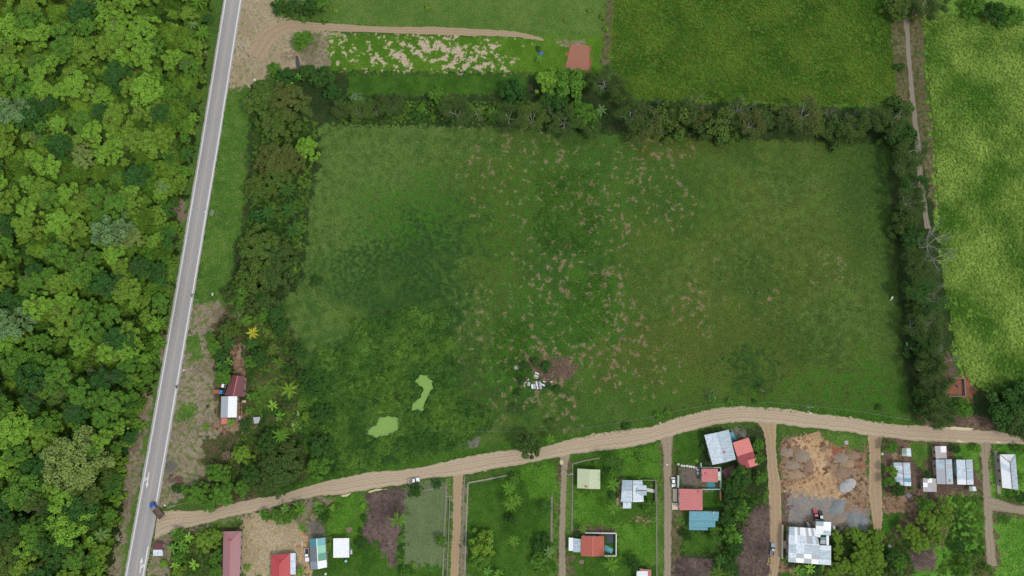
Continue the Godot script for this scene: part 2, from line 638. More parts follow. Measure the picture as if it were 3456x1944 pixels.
func forest() -> void:
	var r := RandomNumberGenerator.new()
	r.seed = 77
	var patch := FastNoiseLite.new()
	patch.seed = 8
	patch.frequency = 0.008
	var edge := [[-60, 552], [0, 548], [160, 524], [400, 486], [640, 446], [860, 412], [960, 384], [1080, 352], [1200, 318], [1300, 300], [1449, 276], [1510, 264]]
	var spots := []   # x, y (overview px), radius m
	var grp := "trees of the roadside forest"
	var fixed := [[185, 1165, 15.5, "dome", "pale olive"], [60, 1230, 9.0, "broad", "mid green"], [40, 285, 8.0, "ragged", "silvery"], [285, 590, 9.5, "ragged", "silvery"], [335, 600, 5.5, "dome", "pale olive"], [215, 395, 6.0, "dome", "pale olive"], [35, 815, 9.0, "ragged", "silvery"], [215, 690, 7.0, "broad", "mid green"], [160, 560, 7.5, "broad", "lime"], [30, 80, 9.0, "broad", "lime"], [360, 80, 9, "dome", "lime"], [300, 190, 8, "broad", "deep green"], [370, 230, 8.5, "broad", "lime"], [480, 170, 5, "dome", "mid green"], [165, 800, 8.5, "dome", "yellow green"], [40, 1080, 9, "broad", "lime"], [170, 1330, 10, "broad", "lime"], [30, 1400, 10, "dome", "olive"]]
	for f in fixed:
		spots.append([f[0], f[1], f[2]])
		var h: float = 13.0 + f[2] * 0.45
		plant(f[3], f[4], T(0, f[0], f[1], h * 0.75), f[2], h, "forest", grp)
	var tries := 0
	while tries < 9000 and plants.size() < 298:
		tries += 1
		var y := r.randf_range(-45, 1500)
		var lim := 250.0
		for i in edge.size() - 1:
			if y >= edge[i][0] and y < edge[i + 1][0]:
				lim = lerpf(edge[i][1], edge[i + 1][1], (y - edge[i][0]) / (edge[i + 1][0] - edge[i][0]))
		var x := r.randf_range(-60, lim)
		var near := lim - x
		var rad := r.randf_range(3.4, 7.6) if near > 70 else r.randf_range(2.6, 4.6)
		if tries > 3500:
			rad *= 0.72
		if near < rad * 4.2 or Vector2(x - 455, y - 532).length() < rad * 5.0 + 26.0:
			continue
		var ok := true
		for s in spots:
			var d := Vector2(s[0] - x, s[1] - y).length() * 0.2
			if d < (s[2] + rad) * 0.5:
				ok = false
				break
		if not ok:
			continue
		spots.append([x, y, rad])
		var h := r.randf_range(10.0, 15.0) + rad * 0.4
		if near < 70:
			h *= 0.65
		var q := clampf(0.5 + patch.get_noise_2d(x, y) * 1.3 + r.randf_range(-0.28, 0.28), 0.0, 0.999)
		var tone := "mid green"
		if y < 700:
			tone = "lime" if q < 0.36 else "yellow green" if q < 0.6 else "mid green" if q < 0.9 else "deep green"
		elif y < 1000:
			tone = "lime" if q < 0.14 else "yellow green" if q < 0.38 else "mid green" if q < 0.8 else "deep green"
		else:
			tone = "lime" if q < 0.07 else "yellow green" if q < 0.18 else "mid green" if q < 0.5 else "dark green" if q < 0.78 else "deep green" if q < 0.97 else "olive"
		var kq := r.randf()
		plant("broad" if kq < 0.5 else "ragged" if kq < 0.85 else "dome", tone, T(0, x, y, h * 0.75), rad, h, "forest", grp)

func scatter(called: String, label: String, cat: String, mesh: Mesh, m: Material, polys: Array, count: int, smin: float, smax: float, sd: int, ca: Color, cb: Color, lift := 0.0, avoid: Array = [], soft := false, tall := 1.0) -> void:
	# uncountable growth over areas of ground, tinted patchily between two base colours
	var r := RandomNumberGenerator.new()
	r.seed = sd
	var n := FastNoiseLite.new()
	n.seed = sd
	n.frequency = 0.03 if called == "tall_grass" else 0.045
	n.fractal_octaves = 3
	var flat := []
	var areas := []
	var total := 0.0
	for p in polys:
		var f := PackedVector2Array()
		for v in p:
			f.append(Vector2(v.x, v.z))
		flat.append(f)
		var bb := Rect2(f[0], Vector2.ZERO)
		for v in f:
			bb = bb.expand(v)
		areas.append(bb)
		total += bb.get_area()
	var no := []
	for p in avoid:
		var f := PackedVector2Array()
		for v in p:
			f.append(Vector2(v.x, v.z))
		no.append(f)
	var xf := []
	var cl := []
	for k in flat.size():
		var bb: Rect2 = areas[k]
		var want := int(count * bb.get_area() / total)
		for i in want:
			var q := bb.position + Vector2(r.randf(), r.randf()) * bb.size
			var thin := n.get_noise_2d(q.x * 2.5 + 400.0, q.y * 2.5)
			var wander := Vector2(n.get_noise_2d(q.x + 90.0, q.y * 1.5), n.get_noise_2d(q.y - 70.0, q.x * 1.5)) * 7.0
			if not Geometry2D.is_point_in_polygon(q + (wander if soft else Vector2.ZERO), flat[k]) or thin < -0.42 + r.randf_range(-0.3, 0.1):
				continue
			var bad := false
			for f in no:
				if Geometry2D.is_point_in_polygon(q, f):
					bad = true
			if bad:
				continue
			var s := r.randf_range(smin, smax)
			xf.append(Transform3D(Basis.from_euler(Vector3(0, r.randf() * TAU, 0)).scaled(Vector3(s, s * r.randf_range(0.7, 1.2) * tall, s)), Vector3(q.x, lift, q.y)))
			var w := clampf(0.5 + n.get_noise_2d(q.x, q.y) * 1.1 + r.randf_range(-0.2, 0.2), 0, 1)
			cl.append(ca.lerp(cb, w) * r.randf_range(0.68, 1.32))
	var mm := MultiMesh.new()
	mm.transform_format = MultiMesh.TRANSFORM_3D
	mm.use_colors = true
	mm.mesh = mesh
	mm.instance_count = xf.size()
	for i in xf.size():
		mm.set_instance_transform(i, xf[i])
		mm.set_instance_color(i, cl[i])
	var o := MultiMeshInstance3D.new()
	o.multimesh = mm
	o.material_override = m
	o.name = numbered(called)
	add_child(o)
	o.set_meta("kind", "stuff")
	tag(o, label, cat)

# ---------- the ground ----------
const GX0 := -292.0
const GZ0 := -236.0
const GW := 584.0
const GH := 342.2
const IW := 2048
const IH := 1200
const ZW := 1168
const ZH := 685

func fill_zone(grid: PackedByteArray, pts: PackedVector3Array, id: int) -> void:
	var xs := PackedFloat32Array()
	var zs := PackedFloat32Array()
	for p in pts:
		xs.append((p.x - GX0) / GW * ZW)
		zs.append((p.z - GZ0) / GH * ZH)
	var n := xs.size()
	for row in ZH:
		var y := row + 0.5
		var cuts := []
		for i in n:
			var j := (i + 1) % n
			if (zs[i] <= y) != (zs[j] <= y):
				cuts.append(xs[i] + (y - zs[i]) / (zs[j] - zs[i]) * (xs[j] - xs[i]))
		cuts.sort()
		for c in range(0, cuts.size() - 1, 2):
			for x in range(maxi(0, int(cuts[c])), mini(ZW, int(cuts[c + 1]) + 1)):
				grid[row * ZW + x] = id

func noise_bytes(sd: int, freq: float, w: int, h: int, oct: int) -> PackedByteArray:
	var n := FastNoiseLite.new()
	n.seed = sd
	n.noise_type = FastNoiseLite.TYPE_SIMPLEX
	n.frequency = freq
	n.fractal_octaves = oct
	n.fractal_gain = 0.55
	return n.get_image(w, h).get_data()

# zones: [grass A, grass B, patch colour, patch threshold (0..1, 1 = none), coarse weight, fine grain]
const ZONES := [
	[[66, 94, 42], [82, 108, 48], [120, 105, 80], 1.0, 0.9, 0.34],      # 0 pasture, cloud shade painted into its greens
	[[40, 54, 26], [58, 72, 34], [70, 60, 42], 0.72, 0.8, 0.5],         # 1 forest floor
	[[72, 106, 44], [94, 124, 54], [124, 118, 82], 0.76, 0.8, 0.35],     # 2 bright verge grass
	[[158, 142, 116], [176, 160, 134], [122, 128, 78], 0.68, 0.9, 0.3], # 3 sandy ground
	[[136, 123, 105], [154, 142, 122], [108, 116, 70], 0.58, 1.0, 0.36],# 4 trodden brown yard
	[[62, 72, 40], [84, 90, 52], [96, 82, 66], 0.6, 1.0, 0.5],          # 5 homestead mix
	[[50, 78, 36], [66, 98, 42], [58, 62, 40], 0.75, 0.8, 0.5],         # 6 wet weeds
	[[74, 112, 34], [92, 126, 42], [168, 150, 128], 0.9, 0.8, 0.3],     # 7 bright strip
	[[82, 112, 50], [98, 124, 58], [112, 104, 72], 0.78, 0.9, 0.36],    # 8 rough strip
	[[48, 66, 36], [60, 80, 42], [74, 66, 50], 0.7, 0.9, 0.45],         # 9 hedge floor
	[[68, 104, 34], [92, 126, 46], [96, 104, 42], 0.62, 0.9, 0.5],       # 10 tall grass field
	[[98, 92, 66], [122, 112, 88], [78, 86, 48], 0.55, 0.9, 0.4],       # 11 track verge
	[[102, 138, 54], [128, 158, 74], [84, 120, 42], 0.62, 1.0, 0.5],    # 12 right pasture, brighter sunlight painted into its greens
	[[140, 114, 92], [160, 136, 112], [104, 80, 62], 0.6, 1.0, 0.35],   # 13 bare brown soil
	[[132, 128, 126], [146, 142, 138], [156, 136, 110], 0.72, 0.9, 0.2],# 14 grey yard gravel
	[[104, 92, 88], [122, 106, 100], [84, 72, 70], 0.55, 0.8, 0.55],    # 15 cut dead growth
	[[98, 116, 78], [110, 126, 86], [116, 112, 88], 0.78, 0.8, 0.2],    # 16 pale mown lawn
	[[56, 90, 31], [72, 108, 39], [84, 96, 48], 0.78, 0.9, 0.36],       # 17 lawn
	[[72, 112, 36], [90, 132, 46], [98, 106, 60], 0.84, 0.9, 0.34],     # 18 bright lawn
	[[166, 148, 118], [182, 166, 136], [134, 128, 84], 0.72, 1.0, 0.3], # 19 tan yard
	[[146, 94, 74], [156, 104, 84], [134, 84, 66], 0.75, 0.7, 0.2],      # 20 red clay
	[[178, 148, 114], [198, 170, 134], [140, 98, 72], 0.66, 1.0, 0.25], # 21 tan worked soil
	[[110, 106, 100], [122, 118, 110], [84, 88, 66], 0.7, 0.9, 0.25],   # 22 grey mud
	[[80, 128, 44], [104, 150, 58], [142, 124, 96], 0.78, 1.0, 0.45],   # 23 lush rough grass
	[[104, 84, 76], [126, 104, 92], [78, 84, 48], 0.66, 0.9, 0.45],     # 24 brown leaf litter
	[[112, 102, 94], [124, 114, 104], [96, 86, 78], 0.7, 0.7, 0.25],    # 25 dark grit court
]

func ground_zones() -> Array:
	# [zone, tile, outline]
	return [
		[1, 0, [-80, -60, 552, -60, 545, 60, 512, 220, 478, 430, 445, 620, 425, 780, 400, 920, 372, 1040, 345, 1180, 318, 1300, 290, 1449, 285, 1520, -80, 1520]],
		[2, 0, [536, -60, 565, -60, 330, 1520, 280, 1520, 318, 1300, 345, 1180, 372, 1040, 400, 920, 425, 780, 445, 620, 478, 430, 512, 220]],
		[4, 9, [1590, 470, 1680, 460, 1640, 720, 1560, 640]], [4, 9, [1440, 1080, 1520, 1060, 1470, 1449, 1360, 1449, 1390, 1250]],
		[4, 13, [1360, 0, 1450, 20, 1420, 300, 1390, 500, 1330, 760, 1290, 900, 1240, 1150, 1230, 1449, 1080, 1449, 1160, 1200, 1220, 900, 1260, 500, 1270, 200]],
		[3, 0, [588, -60, 690, -60, 700, 40, 760, 62, 860, 82, 862, 168, 760, 172, 690, 178, 640, 215, 568, 228, 590, 120]],
		[4, 2, [430, 330, 720, 340, 760, 500, 880, 660, 470, 660]],
		[2, 0, [568, 228, 645, 212, 625, 300, 622, 500, 585, 650, 565, 765, 490, 765, 520, 560]],
		[4, 0, [488, 765, 545, 755, 570, 790, 525, 835, 532, 900, 548, 960, 545, 1070, 545, 1170, 500, 1200, 440, 1260, 395, 1275, 430, 1000]],
		[5, 0, [570, 770, 700, 760, 745, 860, 760, 1000, 780, 1190, 700, 1245, 600, 1262, 470, 1255, 545, 1160, 545, 960, 525, 840]],
		[13, 9, [2330, 560, 2440, 560, 2470, 860, 2340, 880]], [2, 10, [0, 930, 130, 1050, 120, 1280, 0, 1300]], [13, 9, [2200, 1300, 2560, 1240, 2576, 1449, 2160, 1449]],
		[8, 0, [695, -60, 1546, -60, 1520, 100, 860, 62, 700, 40]],
		[7, 0, [820, 88, 1520, 92, 1520, 185, 830, 178]],
		[9, 0, [690, 178, 860, 178, 1300, 186, 1520, 190, 1530, 250, 2270, 265, 2270, 362, 1700, 345, 1200, 318, 800, 312, 760, 230]],
		[20, 3, [590, 460, 760, 455, 782, 560, 776, 705, 720, 700, 560, 712, 548, 640, 565, 560]], [11, 3, [940, 0, 1030, 0, 985, 420, 950, 660, 900, 660, 930, 330]], [4, 3, [400, 400, 740, 400, 760, 450, 580, 455, 480, 440]],
		[17, 0, [870, 185, 1330, 190, 1320, 235, 1080, 240, 880, 245]],
		[9, 0, [625, 215, 800, 300, 800, 420, 770, 560, 760, 700, 700, 770, 580, 760, 585, 650, 622, 500]],
		[10, 0, [1546, -60, 2235, -60, 2262, 275, 2150, 270, 1530, 250]],
		[11, 0, [2235, -60, 2320, -60, 2320, 160, 2348, 400, 2352, 560, 2300, 570, 2250, 270]],
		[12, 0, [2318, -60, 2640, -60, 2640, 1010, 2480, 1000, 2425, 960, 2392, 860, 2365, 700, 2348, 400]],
		[9, 0, [2235, 340, 2300, 330, 2352, 560, 2375, 720, 2400, 870, 2390, 1000, 2370, 1060, 2296, 1062, 2270, 900, 2255, 700, 2240, 500]],
		[24, 12, [1640, 740, 1800, 640, 1860, 700, 1880, 850, 1760, 960, 1660, 920]], [4, 12, [1540, 440, 1640, 470, 1680, 800, 1540, 800]], [11, 12, [1500, 830, 1800, 860, 1820, 1320, 1680, 1449, 1480, 1300]],
		[9, 12, [2050, 1000, 2640, 960, 2640, 1449, 2250, 1420, 2060, 1250]], [24, 12, [1660, 1180, 2300, 1330, 2300, 1449, 1600, 1440, 1600, 1360]],
		[20, 12, [1820, 895, 1985, 890, 2040, 920, 2060, 1060, 2060, 1140, 1985, 1110, 1985, 1085, 1825, 1085]],
		[6, 0, [790, 880, 850, 860, 930, 790, 1050, 760, 1130, 765, 1155, 900, 1160, 1000, 1245, 1050, 1200, 1110, 1000, 1165, 780, 1195, 765, 1100, 745, 960]],
		[22, 14, [1990, 0, 2150, 10, 2270, 60, 2230, 140, 2150, 150, 2100, 80, 2030, 60]], [22, 10, [930, 1300, 1230, 1280, 1150, 1449, 980, 1449]],
		[24, 11, [380, 700, 560, 680, 660, 780, 620, 880, 480, 920, 400, 850]], [24, 11, [180, 700, 330, 690, 400, 820, 420, 960, 300, 900, 160, 800]], [2, 9, [1860, 480, 1990, 460, 2040, 700, 1920, 720]], [2, 9, [1790, 1180, 1950, 1130, 1960, 1300, 1800, 1330]], [22, 13, [1665, 260, 1740, 250, 1730, 400, 1650, 390]], [5, 13, [2030, 40, 2200, 60, 2190, 330, 2040, 330]],
		[17, 0, [780, 1200, 1000, 1165, 1290, 1110, 1600, 1075, 1830, 1012, 2050, 1022, 2300, 1062, 2320, 1085, 2040, 1045, 1830, 1030, 1560, 1100, 1300, 1140, 900, 1195, 700, 1250, 690, 1235]],
		[24, 13, [1640, 480, 1760, 500, 1950, 720, 2280, 740, 2576, 665, 2576, 640, 2280, 700, 1900, 640, 1800, 420]],
		[4, 13, [1560, 900, 1700, 1020, 2250, 860, 2576, 795, 2576, 860, 2440, 900, 2000, 1010, 1720, 1100, 1700, 1449, 1480, 1449]],
		[5, 13, [1720, 1060, 2440, 900, 2440, 1449, 1710, 1449]], [2, 13, [2150, 900, 2400, 850, 2430, 900, 2060, 990]],
		[19, 13, [2430, 880, 2600, 800, 2600, 1460, 2420, 1460]], [19, 14, [0, 800, 450, 740, 470, 1040, 440, 1460, 0, 1460]], [4, 14, [240, 720, 640, 640, 900, 660, 640, 760, 520, 1060, 460, 900]],
		[21, 14, [450, 1000, 560, 1060, 560, 1449, 490, 1449, 440, 1250]], [22, 14, [530, 900, 660, 900, 700, 1060, 540, 1070]],
		[18, 14, [740, 700, 860, 650, 1100, 625, 1100, 1000, 1060, 1060, 940, 1330, 760, 1350, 740, 1100]], [17, 14, [720, 1260, 1060, 1060, 1230, 1100, 1300, 1330, 1420, 1449, 700, 1449]],
		[15, 14, [1105, 620, 1500, 540, 1490, 760, 1430, 1000, 1420, 1340, 1360, 1340, 1230, 1100, 1065, 1080, 1080, 960, 1150, 880]],
		[16, 14, [1510, 540, 1600, 500, 1960, 470, 1920, 640, 1880, 1340, 1480, 1340, 1480, 1080, 1510, 900]], [17, 14, [1420, 1000, 1490, 900, 1490, 1340, 1880, 1340, 1880, 1460, 1400, 1460]],
		[4, 14, [1950, 470, 2110, 440, 2100, 1460, 1920, 1460]], [2, 14, [1955, 480, 1985, 470, 1960, 1449, 1925, 1449]],
		[17, 14, [2130, 520, 2600, 430, 2600, 1460, 2100, 1460]], [17, 15, [0, 350, 470, 265, 480, 560, 440, 1460, -20, 1460]], [18, 15, [60, 380, 470, 270, 470, 660, 200, 660]],
		[11, 15, [455, 265, 580, 250, 620, 1460, 440, 1460]], [2, 15, [430, 560, 470, 500, 470, 1460, 410, 1460]], [2, 15, [540, 500, 610, 420, 600, 1200, 530, 1200]],
		[17, 15, [600, 230, 1480, 80, 1520, 300, 1500, 1460, 615, 1460]], [18, 15, [640, 600, 940, 590, 960, 920, 1440, 930, 1440, 1300, 1080, 1260, 1060, 1000, 640, 960]], [18, 15, [1120, 170, 1500, 120, 1500, 460, 1100, 470]],
		[24, 15, [615, 955, 1040, 960, 1060, 1020, 620, 1050]], [4, 15, [1060, 470, 1110, 480, 1090, 740, 1050, 700]], [13, 15, [1230, 860, 1400, 870, 1400, 910, 1230, 910]],
		[11, 15, [1490, 90, 1620, 40, 1680, 700, 1680, 1460, 1490, 1460]], [2, 15, [1450, 500, 1530, 480, 1530, 1460, 1440, 1460]],
		[17, 15, [1620, 30, 1900, -40, 1890, 330, 1640, 320]], [9, 15, [1890, -20, 2576, -60, 2560, 620, 2576, 1460, 1690, 1460, 1700, 980, 2100, 960, 2110, 350, 1890, 340]],
		[17, 15, [1920, 590, 2100, 590, 2090, 780, 1925, 780]], [17, 15, [1720, 1010, 2080, 1020, 2080, 1210, 1720, 1210]], [15, 15, [1640, 1260, 2000, 1270, 2010, 1460, 1620, 1460]],
		[25, 15, [1685, 345, 1910, 345, 1910, 505, 2095, 505, 2095, 575, 1685, 570]], [22, 15, [2190, -30, 2370, -40, 2370, 30, 2270, 90, 2210, 30]],
		[15, 15, [2420, 780, 2600, 700, 2600, 1460, 2280, 1460, 2280, 1200, 2340, 960]], [15, 16, [-10, 1280, 110, 1300, 100, 1460, -10, 1460]],
		[13, 16, [130, 60, 500, -10, 980, 70, 1010, 600, 1010, 960, 980, 980, 640, 960, 150, 620, 110, 300]], [21, 16, [260, 60, 500, 0, 560, 300, 620, 520, 800, 640, 640, 700, 300, 640, 150, 560, 460, 440]],
		[14, 16, [160, 590, 400, 650, 620, 640, 1000, 800, 1000, 980, 640, 960, 480, 980, 190, 950]], [2, 16, [500, 10, 760, 10, 980, 60, 960, 200, 740, 130, 540, 60]], [20, 16, [620, 140, 780, 160, 700, 280, 620, 270]], [20, 16, [880, 320, 960, 320, 950, 360, 880, 360]],
		[24, 16, [130, 590, 190, 600, 200, 960, 140, 960]], [13, 16, [90, 1290, 210, 1320, 620, 1350, 620, 1400, 100, 1400]],
		[24, 16, [1150, 60, 2110, 110, 2160, 640, 2170, 880, 1800, 1160, 1160, 1000, 1180, 600]], [2, 16, [1430, 90, 1650, 110, 1560, 420, 1440, 300]], [23, 16, [1850, 120, 2110, 110, 2150, 500, 2060, 300, 1890, 280]],
		[13, 16, [1220, 140, 1440, 120, 1340, 300, 1240, 290]], [13, 16, [1160, 610, 1500, 620, 1500, 810, 1160, 800]], [17, 16, [1150, 820, 1380, 810, 1280, 960, 1160, 1060]],
		[23, 16, [1800, 620, 2170, 620, 2200, 1300, 2280, 1460, 1400, 1460, 1440, 1200, 1760, 1140, 1850, 860]], [11, 16, [1960, 1250, 2200, 1230, 2260, 1460, 2060, 1460]], [5, 16, [560, 960, 1160, 1000, 1460, 1200, 1440, 1460, 620, 1460]],
		[15, 16, [1440, 1190, 1680, 1180, 1660, 1380, 1480, 1380]],
		[11, 16, [2115, 115, 2250, 120, 2250, 700, 2600, 700, 2600, 860, 2280, 840, 2330, 1400, 2180, 1340]], [23, 16, [2240, 140, 2640, 120, 2640, 720, 2400, 640, 2240, 640]], [23, 16, [2270, 850, 2640, 860, 2640, 1500, 2300, 1500, 2330, 1200]],
	]

# growth of the main pasture, plus hedge shade painted in the dark channel: [channel, x, y, rx, ry, strength], overview pixels; 0 pale 1 dark 2 olive 3 lush 4 bare
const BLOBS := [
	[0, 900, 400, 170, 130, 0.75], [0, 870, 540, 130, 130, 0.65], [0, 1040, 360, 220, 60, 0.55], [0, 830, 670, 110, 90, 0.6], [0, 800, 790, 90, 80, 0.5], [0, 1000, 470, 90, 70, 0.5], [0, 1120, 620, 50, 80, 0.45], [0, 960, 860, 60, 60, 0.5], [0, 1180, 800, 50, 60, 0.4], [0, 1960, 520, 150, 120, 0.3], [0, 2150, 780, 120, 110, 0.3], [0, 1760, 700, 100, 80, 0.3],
	[1, 1060, 620, 110, 70, 0.85], [1, 970, 690, 150, 60, 0.75], [1, 1080, 740, 80, 50, 0.9], [1, 1150, 540, 60, 60, 0.4], [1, 1180, 930, 40, 110, 0.5], [1, 1880, 920, 45, 35, 0.8], [1, 2180, 450, 60, 200, 0.4], [1, 1420, 640, 90, 60, 0.5], [1, 2240, 600, 30, 250, 0.5], [1, 1300, 960, 70, 60, 0.5], [1, 1700, 500, 60, 40, 0.4], [1, 1360, 840, 60, 60, 0.4], [1, 1880, 700, 70, 50, 0.35], [1, 2020, 860, 90, 50, 0.35],  # tall right-edge entries paint the hedge's shade into the grass
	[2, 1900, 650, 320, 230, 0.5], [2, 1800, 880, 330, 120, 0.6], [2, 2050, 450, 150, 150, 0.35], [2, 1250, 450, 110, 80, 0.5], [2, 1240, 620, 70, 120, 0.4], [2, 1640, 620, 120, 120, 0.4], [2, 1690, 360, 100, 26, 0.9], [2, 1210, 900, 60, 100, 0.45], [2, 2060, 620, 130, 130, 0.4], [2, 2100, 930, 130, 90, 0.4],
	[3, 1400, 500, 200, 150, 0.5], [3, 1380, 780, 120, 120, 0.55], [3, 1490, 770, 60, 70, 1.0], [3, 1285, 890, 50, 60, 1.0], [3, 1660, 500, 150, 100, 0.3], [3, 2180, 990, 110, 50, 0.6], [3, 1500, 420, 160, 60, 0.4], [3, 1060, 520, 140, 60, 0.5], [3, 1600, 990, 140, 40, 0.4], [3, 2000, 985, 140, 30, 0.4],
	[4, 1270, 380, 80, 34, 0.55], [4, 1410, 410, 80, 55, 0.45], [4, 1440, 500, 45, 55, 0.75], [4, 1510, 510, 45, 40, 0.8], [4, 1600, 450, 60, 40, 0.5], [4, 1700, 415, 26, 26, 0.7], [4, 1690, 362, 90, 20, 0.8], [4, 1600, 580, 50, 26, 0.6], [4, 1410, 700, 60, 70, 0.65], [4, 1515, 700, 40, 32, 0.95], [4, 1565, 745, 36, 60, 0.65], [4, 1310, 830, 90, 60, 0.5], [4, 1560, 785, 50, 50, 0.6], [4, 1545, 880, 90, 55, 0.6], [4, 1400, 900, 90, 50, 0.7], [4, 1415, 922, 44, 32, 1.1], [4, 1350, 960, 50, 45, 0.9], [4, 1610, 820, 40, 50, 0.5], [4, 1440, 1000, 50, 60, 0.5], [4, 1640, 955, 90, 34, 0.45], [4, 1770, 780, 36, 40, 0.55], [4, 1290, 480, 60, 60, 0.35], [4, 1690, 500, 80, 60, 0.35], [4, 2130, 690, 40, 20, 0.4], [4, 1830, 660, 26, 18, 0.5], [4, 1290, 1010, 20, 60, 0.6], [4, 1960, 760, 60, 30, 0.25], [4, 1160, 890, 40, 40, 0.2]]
# bare patches in the northern strip, same layout
const BLOBS2 := [[4, 1080, 128, 85, 42, 1.0], [4, 1150, 150, 70, 34, 1.0], [4, 985, 125, 34, 40, 0.5], [4, 1240, 165, 60, 20, 0.9], [4, 890, 130, 50, 40, 0.2], [4, 1040, 178, 200, 8, 0.7], [4, 1350, 40, 200, 30, 0.2]]

func build_ground() -> void:
	var grid := PackedByteArray()
	grid.resize(ZW * ZH)
	for z in ground_zones():
		fill_zone(grid, TP(z[1], z[2]), z[0])
	var chan := []
	var BW := 292
	var BH := 171
	for c in 5:
		var f := PackedFloat32Array()
		f.resize(BW * BH)
		chan.append(f)
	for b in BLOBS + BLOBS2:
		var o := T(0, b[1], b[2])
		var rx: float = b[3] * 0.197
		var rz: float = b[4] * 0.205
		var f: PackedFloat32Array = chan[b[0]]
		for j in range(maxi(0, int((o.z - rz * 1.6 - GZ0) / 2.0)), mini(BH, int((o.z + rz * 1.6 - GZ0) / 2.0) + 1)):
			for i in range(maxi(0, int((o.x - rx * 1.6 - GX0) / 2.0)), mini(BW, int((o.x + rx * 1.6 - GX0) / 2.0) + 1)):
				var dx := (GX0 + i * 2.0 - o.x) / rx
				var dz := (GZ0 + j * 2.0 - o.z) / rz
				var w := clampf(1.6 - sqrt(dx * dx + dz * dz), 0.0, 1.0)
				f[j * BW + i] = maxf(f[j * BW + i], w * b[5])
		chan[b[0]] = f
	var n1 := noise_bytes(11, 0.012, IW, IH, 5)
	var n2 := noise_bytes(12, 0.045, IW, IH, 3)
	var n3 := noise_bytes(13, 0.28, IW, IH, 2)
	var n4 := noise_bytes(14, 0.09, IW, IH, 3)
	var pal := PackedFloat32Array()
	for z in ZONES:
		for c in 3:
			var q := base(z[c][0], z[c][1], z[c][2])
			pal.append_array([q.r, q.g, q.b])
		pal.append_array([z[3], z[4], z[5]])
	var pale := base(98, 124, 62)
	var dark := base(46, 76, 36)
	var olive := base(92, 98, 42)
	var lush := base(60, 108, 34)
	var bare := base(140, 118, 98)
	var sandy := base(186, 168, 148)
	var cP: PackedFloat32Array = chan[0]
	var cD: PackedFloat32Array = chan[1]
	var cO: PackedFloat32Array = chan[2]
	var cL: PackedFloat32Array = chan[3]
	var cB: PackedFloat32Array = chan[4]
	var out := PackedByteArray()
	out.resize(IW * IH * 3)
	var o := 0
	var kx := float(ZW) / IW
	var kz := float(ZH) / IH
	for y in IH:
		var row := y * IW
		for x in IW:
			var i := row + x
			var a := n1[i] * 0.0039216
			var b := n2[i] * 0.0039216
			var c := n3[i] * 0.0039216
			var d := n4[i] * 0.0039216
			var zx := clampi(int(x * kx + (b - 0.5) * 10.0 + (c - 0.5) * 4.0), 0, ZW - 1)
			var zz := clampi(int(y * kz + (d - 0.5) * 10.0 + (c - 0.5) * 4.0), 0, ZH - 1)
			var z := grid[zz * ZW + zx]
			var p := z * 12
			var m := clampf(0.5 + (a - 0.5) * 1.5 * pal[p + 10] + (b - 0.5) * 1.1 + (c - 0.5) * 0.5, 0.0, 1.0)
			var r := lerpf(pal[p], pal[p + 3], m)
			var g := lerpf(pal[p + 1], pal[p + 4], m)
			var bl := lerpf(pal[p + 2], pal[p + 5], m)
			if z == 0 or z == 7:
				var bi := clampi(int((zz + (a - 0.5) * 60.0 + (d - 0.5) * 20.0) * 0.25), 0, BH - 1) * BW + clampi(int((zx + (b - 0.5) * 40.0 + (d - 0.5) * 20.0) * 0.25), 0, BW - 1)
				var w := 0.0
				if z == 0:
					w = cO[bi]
					if w > 0.0:
						w = clampf(w * 0.8 + (d - 0.5) * 0.9 * minf(1.0, w * 3.0), 0.0, 1.0)
						r = lerpf(r, olive.r, w); g = lerpf(g, olive.g, w); bl = lerpf(bl, olive.b, w)
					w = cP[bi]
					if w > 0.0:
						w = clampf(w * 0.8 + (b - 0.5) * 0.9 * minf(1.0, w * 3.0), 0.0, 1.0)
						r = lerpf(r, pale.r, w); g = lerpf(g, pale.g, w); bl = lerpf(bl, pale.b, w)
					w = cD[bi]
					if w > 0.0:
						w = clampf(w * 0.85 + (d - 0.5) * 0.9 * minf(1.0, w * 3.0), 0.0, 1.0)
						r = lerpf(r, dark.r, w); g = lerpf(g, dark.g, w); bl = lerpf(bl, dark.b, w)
					w = cL[bi]
					if w > 0.0:
						w = clampf(w * 0.8 + (b - 0.5) * minf(1.0, w * 3.0), 0.0, 1.0)
						r = lerpf(r, lush.r, w); g = lerpf(g, lush.g, w); bl = lerpf(bl, lush.b, w)
				w = cB[bi]
				if w > 0.0:
					var t := (b - 0.5) * 2.6 + (d - 0.5) * 1.3 + (c - 0.5) * 0.45 + w * 0.85
					t = clampf((t - (0.62 if z == 7 else 0.82)) * (5.0 if z == 7 else 2.8), 0.0, 1.0)
					if z == 7:
						r = lerpf(r, sandy.r, t); g = lerpf(g, sandy.g, t); bl = lerpf(bl, sandy.b, t)
					else:
						t *= 0.9
						r = lerpf(r, bare.r, t); g = lerpf(g, bare.g, t); bl = lerpf(bl, bare.b, t)
			else:
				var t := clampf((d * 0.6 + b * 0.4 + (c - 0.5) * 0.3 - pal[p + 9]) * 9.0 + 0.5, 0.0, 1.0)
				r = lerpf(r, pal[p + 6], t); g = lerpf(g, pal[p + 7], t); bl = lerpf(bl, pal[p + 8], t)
			var gr := 1.0 + (c - 0.5) * pal[p + 11] + (randf() - 0.5) * 0.12
			out[o] = clampi(int(r * gr * 255.0), 0, 255)
			out[o + 1] = clampi(int(g * gr * 255.0), 0, 255)
			out[o + 2] = clampi(int(bl * gr * 255.0), 0, 255)
			o += 3
	var m := StandardMaterial3D.new()
	m.albedo_texture = ImageTexture.create_from_image(Image.create_from_data(IW, IH, false, Image.FORMAT_RGB8, out))
	m.texture_repeat = false
	m.roughness = 1.0
